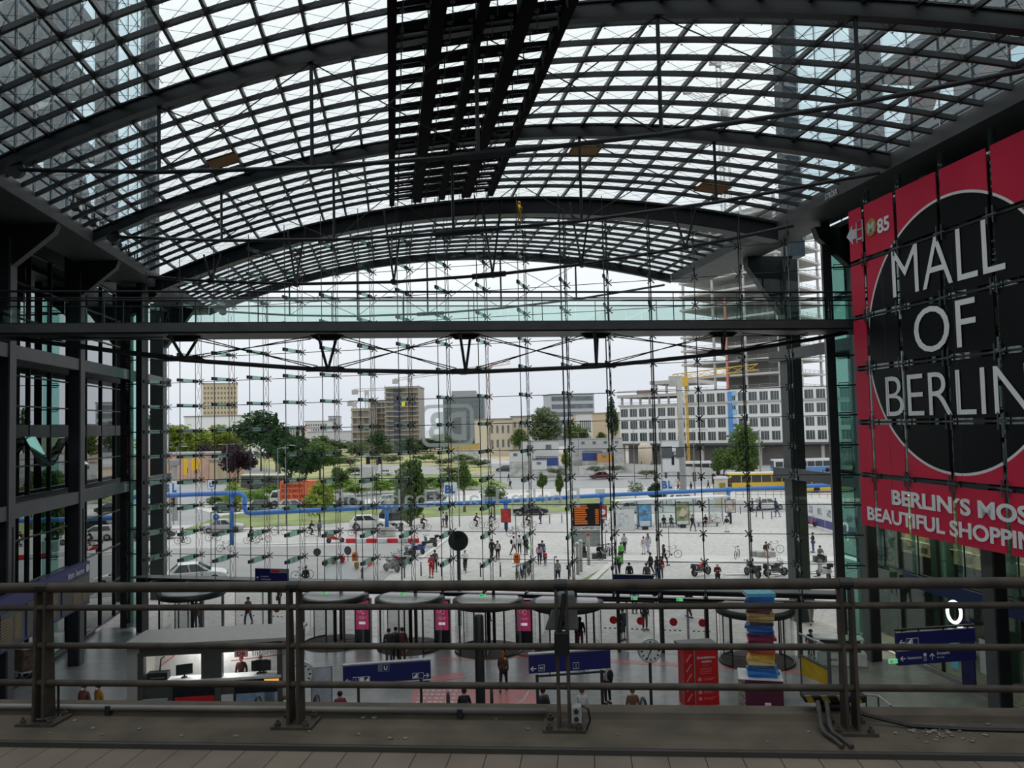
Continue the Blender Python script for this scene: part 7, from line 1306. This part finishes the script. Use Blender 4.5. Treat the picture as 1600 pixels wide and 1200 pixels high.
# pinkish entrance building with yellow flags
t, L, h = block('pinkish stone building with yellow banners on the left', 200, 326, 713, 196, 190, 14, PINKB, name='stone_building'); 
for f in (.38, .52): MB().box(L * f, L * f + 1.2, -.12, -.02, h * .45, h - 2).build('wall_joint', mat('dark_stone', (.3, .2, .16), .8), t)
t, L, h = block('short beige annex block right of the pinkish building', 327, 341, 721, 186, 186, 6, BEI, name='beige_annex')
for i, (x, y0, y1) in enumerate(((289, 716, 742), (301, 717, 735), (308, 717, 733))):
    P = DP(x, y1, 180); z1 = DP(x, y0, 180).z; t = thing('banner_flag', '%s of three yellow banner flags before the pinkish building' % ('leftmost', 'middle', 'rightmost')[i], 'flag', (P.x, P.y, 0)); MB().box(-.5, .55, -.02, .02, P.z, z1).build('cloth', mat('flag_yellow', (.70, .42, .02), .7), t); MB().tube((-.4, 0, 0), (-.4, 0, z1 + .3), .06, 6).build('pole', LPm, t)
# pole at the left
P = G(273, 813); zt_ = DP(273, 727, P.y).z; t = thing('concrete_pole', 'grey concrete pole with square head beside the left BL sign', 'pole', P); MB().lathe([(.42, 0), (.36, zt_)], n=10).build('shaft', mat('mid_grey_pillar', (.30, .30, .29), .7), t); MB().box(-.6, .6, -.6, .6, zt_, zt_ + .7).build('head', GREY, t)
# far town
def T2_(lab, *a, **k): return block(lab, *a, **k)
T2_('far pale flats behind the conifers', 476, 512, 659, 620, None, 20, mat('pale_far_flats', (.55, .52, .48), .9), rows=4, colsn=9, wm=WD, name='flats'); T2_('far grey tower beside the pale flats', 513, 527, 651, 640, None, 15, mat('far_grey', (.42, .43, .44), .9), rows=6, colsn=4, wm=WD, name='flats'); T2_('far reddish roofs right of the large dark tree', 440, 478, 667, 560, None, 15, mat('far_rose', (.55, .46, .42), .9), rows=2, colsn=9, wm=WD, name='flats'); T2_('far long grey shed roof before the scaffolded block', 480, 580, 676, 480, None, 25, mat('far_shed', (.50, .50, .50), .9), name='shed'); T2_('far white shed behind the sandy site', 740, 800, 690, 385, None, 20, mat('far_white', (.62, .62, .6), .9), name='shed')
# the scaffolded towers
def scaf(lab, px0, px1, ytop, dep, rows, nm='scaffolded_block'):
    t, L, h = block(lab, px0, px1, ytop, dep, None, 22, mat('shell_concrete', (.33, .30, .27), .8), name=nm); fh = h / rows
    for j in range(rows): MB().box(-.4, L + .4, -1.6, -.2, h - fh * (j + 1) + fh * .8, h - fh * (j + 1) + fh * .96).build('scaffold_deck', mat('scaffold_boards', (.46, .38, .28), .8), t)
    n = max(3, int(L / 4))
    for i in range(n + 1): MB().tube((L * i / n, -1.5, 0), (L * i / n, -1.5, h + 1), .14, 5).build('scaffold_pole', LSTEEL, t)
    b = MB(); q = random.Random(int(px0))
    for j in range(rows):
        for i in range(n): 
            if q.random() < .6: b.box(L * (i + .2) / n, L * (i + .75) / n, -.15, .05, h - fh * (j + 1) + fh * .1, h - fh * (j + 1) + fh * .7)
    o = b.build('window', WD, t); o['kind'] = 'stuff'; return t, L, h
scaf('low scaffolded block at the left of the tall one', 550, 577, 640, 380, 6); scaf('middle scaffolded block behind the left edge of the tall one', 578.5, 606, 628, 404, 9); t, L, h = scaf('tall scaffolded tower with a dark glazed corner strip', 602, 654, 606, 360, 14, 'scaffolded_tower')
for j in range(10): MB().box(L * .26, L * .46, -1.9, -1.62, h - 2.2 - j * 2.6, h - .6 - j * 2.6).build('corner_glazing', mat('dark_blue_glazing', (.02, .03, .06), .2), t)
MB().box(L * .5, L * .6, -2, -1.7, h - 8.5, h - 6.5).build('safety_sheet', mat('yellow_sheet', (.75, .7, .05), .7), t)
t, L, h = block('grey-green glazed tower block behind the logo on the glass', 692, 756, 622, 400, None, 25, mat('grey_green_facade', (.16, .19, .20), .5), rows=9, colsn=9, wm=WD, name='glazed_block'); MB().box(L * .2, L * .8, 3, 18, h, h + 3.5).build('roof_storey', GRB, t)
block('beige old house with tall windows right of the logo', 762, 800, 656, 300, 304, 14, mat('cream_plaster', (.58, .52, .42), .8), rows=2, colsn=4, wm=WD, name='old_house', wfrac=.4); block('cream house next to the big grey-green tree', 798, 826, 652, 310, None, 12, mat('cream_plaster', (.58, .52, .42), .8), rows=3, colsn=3, wm=WD, name='old_house', wfrac=.4)
t, L, h = block('grey slab block with window bands behind the big tree', 860, 928, 617, 420, 424, 18, mat('slab_grey', (.40, .42, .44), .6), name='slab_block')
for j in range(6): MB().box(.6, L - .6, -.12, .05, h - 3.3 - j * 4.1, h - 1.0 - j * 4.1).build('window_band', WD, t)
block('small white house with window row beneath the slab block', 903, 925, 647, 300, None, 10, WHB, rows=2, colsn=6, wm=WD, name='white_house'); block('plain beige fire-wall building left of the poplar', 896, 952, 648, 335, 320, 14, BEI, name='beige_building')
# white office block under construction
t, L, h = block('white gridded office block with blue strip, still under construction', 968, 1330, 636, 222, 190, 26, WHB, zlow=5.6, name='office_block', roofm=CONC)
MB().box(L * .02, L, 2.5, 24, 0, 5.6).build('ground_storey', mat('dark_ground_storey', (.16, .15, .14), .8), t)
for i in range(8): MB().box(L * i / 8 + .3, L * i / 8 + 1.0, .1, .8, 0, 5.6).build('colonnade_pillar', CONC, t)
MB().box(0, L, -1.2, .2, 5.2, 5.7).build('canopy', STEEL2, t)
fl = (h - 5.9) / 3; cw = L / 22
for j in range(5):
    for i in range(22):
        if j >= 3 and i < 7: continue
        if j == 4 and True: 
            if i < 5: continue
        if j == 4: continue
        z0 = 6.4 + j * fl; x0 = i * cw + cw * .14
        w_ = MB().box(x0, x0 + cw * .74, -.06, .12, z0, z0 + fl * .66).build('window', mat('dark_office_glass', (.035, .045, .045), .12, 0, .3, .5, spec=.8), t); MB().box(x0 + cw * .28, x0 + cw * .34, -.12, -.06, z0, z0 + fl * .66).build('window_bar', LSTEEL, w_); MB().box(x0 + cw * .52, x0 + cw * .58, -.12, -.06, z0, z0 + fl * .66).build('window_bar', LSTEEL, w_)
x7 = cw * 6.4; MB().box(x7, L, 0, 24, h, h + fl).build('upper_walls', WHB, t)
for i in range(7): MB().box(i * cw + .2, i * cw + .7, .6, 1.1, h, h + fl - .8).build('shell_column', CONC, t)
MB().box(-.5, x7 + 1, -.4, 20, h + fl - .9, h + fl - .1).build('shell_slab', CONC, t); MB().box(cw * 3.2, x7 + 4, 1, 18, h + fl * 1.75, h + fl * 2.05).build('shell_slab', CONC, t)
for i in range(5): MB().box(cw * 3.6 + i * 3, cw * 3.6 + i * 3 + .5, 2, 2.5, h + fl - .1, h + fl * 1.8).build('shell_column', CONC, t)
MB().box(cw * 1.6, cw * 3.2, 2, 6, h + fl, h + fl * 1.35).build('roof_unit', GREY, t)
MB().tube((-.4, -.3, h + fl + .9), (x7 + 2, -.3, h + fl + .9), .09, 5).build('guard_rail', mat('red_guard_board', (.5, .12, .1), .7), t); MB().tube((0, -.3, h + 1.0), (x7, -.3, h + 1.0), .06, 5).build('guard_rail', LSTEEL, t)
BSM = mat('pale_blue_strip', (.10, .27, .60), .5, 0, .15, .2); xb = cw * 11.15; MB().box(xb, xb + cw * .45, -.16, .05, 5.8, h + fl - .3).build('blue_strip', BSM, t)
for k in range(6): MB().box(xb + cw * .45, xb + cw * .85, -.16, .05, 5.8 + k * fl * .72, 5.8 + k * fl * .72 + fl * .36).build('blue_strip', mat('sky_blue_strip', (.28, .50, .72), .5), t)
# concrete tower frame
cx = DP(1222, 600, 236); cx.z = 0; tf = thing('concrete_tower', 'raw concrete tower frame with open floors behind the white office block', 'building', cx)
d1 = V((-.66, .75, 0)).normalized(); d2 = V((.70, .72, 0)).normalized(); L1, L2 = 36, 31; z = 16.0; k = 0
RCO = mat('raw_concrete', (.46, .45, .43), .85, 0, .1, .4); RCD = mat('raw_concrete_core', (.26, .25, .24), .9)
while z < 79:
    MB().prism([ZU * z, d1 * L1 + ZU * z, d1 * L1 + d2 * L2 + ZU * z, d2 * L2 + ZU * z], (0, 0, .65)).build('floor_slab', RCO, tf)
    b = MB()
    for d, LL in ((d1, L1), (d2, L2)):
        for zz in (.6, 1.1): b.tube(d * .2 + ZU * (z + .5 + zz), d * (LL - .2) + ZU * (z + .5 + zz), .05, 4)
        for i in range(10): b.tube(d * (LL * i / 9.5) + ZU * (z + .5), d * (LL * i / 9.5) + ZU * (z + 1.7), .05, 4)
    b.build('guard_rail', LSTEEL, tf)
    for d, LL, n in ((d1, L1, 4), (d2, L2, 3)):
        for i in range(n): MB().tube(d * (.9 + (LL - 2) * i / (n - 1)) + (d2 if d is d1 else d1) * .8 + ZU * (z + .5), d * (.9 + (LL - 2) * i / (n - 1)) + (d2 if d is d1 else d1) * .8 + ZU * (z + 4.5), .45, 8).build('column', RCO, tf)
    z += 4.5
MB().prism([d1 * 9 + d2 * 9, d1 * 24 + d2 * 9, d1 * 24 + d2 * 20, d1 * 9 + d2 * 20], (0, 0, 79)).build('core', RCD, tf)
MB().prism([d1 * 18 - d2 * .6 + ZU * 20, d1 * 18.7 - d2 * .6 + ZU * 20, d1 * 18.7 - d2 * .1 + ZU * 20, d1 * 18 - d2 * .1 + ZU * 20], (0, 0, 30)).build('hoist_mast', mat('faded_red_mast', (.5, .2, .16), .6), tf)
# cranes
def lattice(b, A, B_, w, n, r_=.08):
    A, B_ = V(A), V(B_); d = (B_ - A).normalized(); x = d.cross(ZU); x = x.normalized() if x.length > .01 else V((1, 0, 0)); y = x.cross(d); C = [x * i * w / 2 + y * j * w / 2 for i, j in ((-1, -1), (1, -1), (1, 1), (-1, 1))]
    for c in C: b.tube(A + c, B_ + c, r_, 4)
    for k in range(n):
        p, q = A + (B_ - A) * (k / n), A + (B_ - A) * ((k + 1) / n)
        for i in range(4): b.tube(p + C[i], q + C[(i + 1) % 4], r_ * .7, 3)
def crane(lab, px, ytop, dep, jl, jr, m_, slope=0.0, w=1.6, hook=None):
    P = DP(px, ytop, dep); h = P.z; t = thing('tower_crane', lab, 'crane', (P.x, P.y, 0)); b = MB(); lattice(b, (0, 0, 0), (0, 0, h), w, int(h / 4), .12); b.build('mast', m_, t); k = dep / F
    b = MB(); lattice(b, (0, 0, h), (jr * k, 0, h + slope * jr * k), w * .8, max(4, int(abs(jr * k) / 3)), .10); b.build('jib', m_, t); b = MB(); lattice(b, (0, 0, h), (-jl * k, 0, h - slope * jl * k), w * .8, max(2, int(jl * k / 4)), .10); b.build('counter_jib', m_, t); MB().box(-jl * k - 1, -jl * k + 2, -1, 1, h - 2.2 - slope * jl * k, h + .3 - slope * jl * k).build('counterweight', CONC, t); MB().box(-1, 1, -1.6, 1, h - 2.5, h - .2).build('cabin', m_, t)
    if hook: MB().tube((hook * k, 0, h), (hook * k, 0, h * .35), .07, 4).build('hoist_rope', m_, t)
YC = mat('crane_yellow', (.62, .38, .05), .5); GC = mat('crane_pale_grey', (.48, .48, .47), .6)
crane('yellow tower crane with long jib before the raw concrete tower', 1066, 588, 196, 14, 118, YC, .10, 1.8, -9); crane('pale crane left of the tall scaffolded tower', 573, 609, 420, 20, 60, GC, .02); crane('pale small crane at the low scaffolded block', 554, 628, 430, 8, 6, GC); crane('pale crane above the tall scaffolded tower', 640, 590, 440, 24, 60, GC, .12); crane('orange crane mast rising behind the grey-green glazed block', 762, 572, 380, 40, 36, mat('crane_pale_orange', (.55, .38, .26), .6), .14)
crane('tall grey crane seen through the roof right of the louvres', 1132, 172, 300, 60, 10, GC, -.62, 2.2); crane('second grey crane seen through the roof', 1122, 95, 320, 10, 90, GC, -.25, 1.6)
# containers, site cabins, billboards
def cont(lab, px0, px1, y0, y1, dep, m_, n=1, floors=1):
    A = DP(px0, y1, dep); B = DP(px1, y1, dep); h = DP(px0, y0, dep).z; z0 = max(0, A.z); A.z = 0; L = (B - A).length; t = thing('site_cabin', lab, 'container', A, math.atan2((B - A).y, (B - A).x)); MB().box(0, L, 0, 2.6, z0, h).build('body', m_, t); MB().box(-.05, L + .05, -.05, 2.65, h - .25, h).build('roof_rim', LSTEEL, t)
    for i in range(n): MB().box(L * (i + .3) / n, L * (i + .6) / n, -.06, .02, z0 + (h - z0) * .5, z0 + (h - z0) * .75).build('window', WD, t)
    if z0 > .3: MB().box(0, L, .1, 2.5, 0, z0).build('base_frame', mat('pale_base_frame', (.45, .45, .43), .8, 0, .35, .8), t)
SCW = mat('white_site_cabin', (.58, .58, .57), .6, 0, .06); cont('white stacked site cabins left of the middle', 815, 868, 689, 716, 185, SCW, 2); cont('long pale site cabins left of the white office block', 886, 967, 686, 704, 190, mat('pale_grey_cabin', (.46, .46, .45), .6), 5); cont('low white site cabin beneath the stacked ones', 796, 832, 704, 722, 180, SCW, 2); cont('blue container under the white stacked cabins', 838, 868, 714, 728, 178, mat('container_blue', (.03, .06, .22), .5), 0); cont('blue container under the long pale cabins', 911, 935, 706, 720, 185, mat('container_blue', (.03, .06, .22), .5), 0); cont('orange-brown digger cabin at the building site', 934, 948, 708, 722, 183, mat('digger_orange', (.5, .24, .05), .5), 1); cont('white site toilet cabin below the blue container', 832, 850, 718, 734, 172, SCW, 1); cont('ochre wall of goods at the meadow edge behind the logo', 702, 745, 694, 702, 260, mat('ochre_fence', (.5, .33, .08), .7), 0)
t = thing('silo', 'cream silo tank beside the long pale site cabins', 'tank', (DP(1008, 705, 195).x, 195, 0)); z = DP(1008, 692, 195).z; MB().lathe([(.4, 0), (1.7, 1.5), (1.7, z - .8), (.9, z)], n=16).build('tank', mat('cream_tank', (.55, .46, .36), .6), t, True); [MB().tube((x, y, 0), (x, y, 2), .12, 5).build('leg', STEEL2, t) for x in (-1.2, 1.2) for y in (-1.2, 1.2)]
def bill(lab, px0, px1, y0, y1, dep):
    A = DP(px0, y1, dep); B = DP(px1, y0, dep); w = B.x - A.x; t = thing('billboard', lab, 'billboard', (A.x, dep, 0)); MB().box(0, w, -.1, .1, A.z, B.z).build('board', OFFW, t); MB().path([(0, -.12, A.z), (w, -.12, A.z), (w, -.12, B.z), (0, -.12, B.z)], .08, 4, closed=True).build('frame', LSTEEL, t); [MB().bar((x, .2, 0), (x, .2, A.z + .5), .2, .2).build('leg', STEEL2, t) for x in (w * .2, w * .8)]
bill('upper white billboard left of the thick pale pole', 1032, 1064, 688, 706, 160); bill('lower white billboard left of the thick pale pole', 1035, 1067, 716, 738, 155)
fc = thing('site_fence', 'pale mesh site fence running below the cabins', 'fence', G(880, 745)); g0 = G(880, 745); pts = [G(832, 741) - g0, G(905, 743) - g0, G(975, 738) - g0, G(1030, 742) - g0, G(1120, 748) - g0]
for a, b_ in zip(pts[:-1], pts[1:]):
    n = max(2, int((b_ - a).length / 3.4))
    for i in range(n): p, q = a + (b_ - a) * (i / n), a + (b_ - a) * ((i + .97) / n); MB().prism([p + ZU * .1, q + ZU * .1, q + ZU * 2.1, p + ZU * 2.1], (0, .05, 0)).build('fence_panel', mat('pale_fence_panel', (.52, .52, .5), .7, 0, .15, .5), fc)
gr = thing('guard_rail', 'grey street railing along the far pavement at the right', 'railing', G(1230, 778)); g0 = G(1230, 778); A, B = G(1150, 778) - g0, G(1305, 778) - g0
for z in (.5, 1.0): MB().tube(A + ZU * z, B + ZU * z, .04, 5).build('rail', LPm, gr)
for i in range(14): p = A + (B - A) * (i / 13); MB().tube(p, p + ZU * 1.0, .035, 5).build('post', LPm, gr)
wg = thing('signal_bridge', 'thin overhead signal bridge at the meadow road', 'gantry', (DP(570, 720, 175).x, 175, 0)); z = DP(570, 714, 175).z; x0, x1 = DP(500, 714, 175).x - DP(570, 720, 175).x, DP(596, 714, 175).x - DP(570, 720, 175).x; MB().tube((x0, 0, z), (x1, 0, z), .14, 6).build('beam', LPm, wg); [MB().tube((x, 0, 0), (x, 0, z), .16, 6).build('post', LPm, wg) for x in (x0, x1)]; [MB().box(x - .4, x + .4, -.3, .3, z - 1.6, z).build('signal_head', BLACK, wg) for x in (x0 * .0 + x1 * .2, x1 * .9)]
ps = thing('road_sign', 'large pale road sign board at the end of the meadow road', 'sign', (DP(573, 745, 120).x, 120, 0)); z0, z1 = DP(573, 762, 120).z, DP(573, 730, 120).z; MB().box(-1, 1, -.06, .06, max(.4, z0), z1).build('panel', mat('pale_grey_sign_back', (.48, .49, .50), .6), ps); MB().bar((0, .1, 0), (0, .1, z1), .12, .12).build('post', LPm, ps)
cbx = thing('switch_cabinet', 'small pale cabinet standing right of the lettering above the blue pipe', 'cabinet', G(938, 781)); MB().box(-.7, .7, -.3, .3, 0, 1.7).build('case', OFFW, cbx, bevel=.03); MB().box(-.6, .6, -.32, -.3, .2, 1.5).build('door', SCW, cbx)
kc = thing('kiosk_column', 'cream advertising column with emblem behind the bus shelter', 'column', G(1128, 792)); z = DP(1128, 748, G(1128, 792).y).z; MB().box(-.75, .75, -.6, .6, 0, z).build('shaft', mat('cream_column', (.58, .53, .38), .6, 0, .15, 2), kc); MB().box(-.85, .85, -.7, .7, z, z + .25).build('cap', OFFW, kc); MB().box(-.4, .4, -.63, -.6, z - 1.3, z - .5).build('emblem', YEL, kc)
hs = thing('bus_stop_sign', 'cream bus stop column by the yellow bus', 'column', (DP(1154, 742, 150).x, 150, 0)); z0, z1 = DP(1154, 742, 150).z, DP(1154, 725, 150).z; MB().box(-.5, .5, -.2, .2, z0, z1).build('board', mat('cream_column', (.58, .53, .38), .6, 0, .15, 2), hs); MB().bar((0, .1, 0), (0, .1, z1), .15, .15).build('post', LPm, hs); MB().box(-.2, .2, -.23, -.2, z0 + .3, z0 + 1.2).build('print', STEEL2, hs)
# remove the hidden originals that only served as patterns
for o in [o for o in COL.objects if o.parent is None and abs(o.location.z + 50) < .01]:
    for k in list(o.children_recursive): bpy.data.objects.remove(k)
    bpy.data.objects.remove(o)
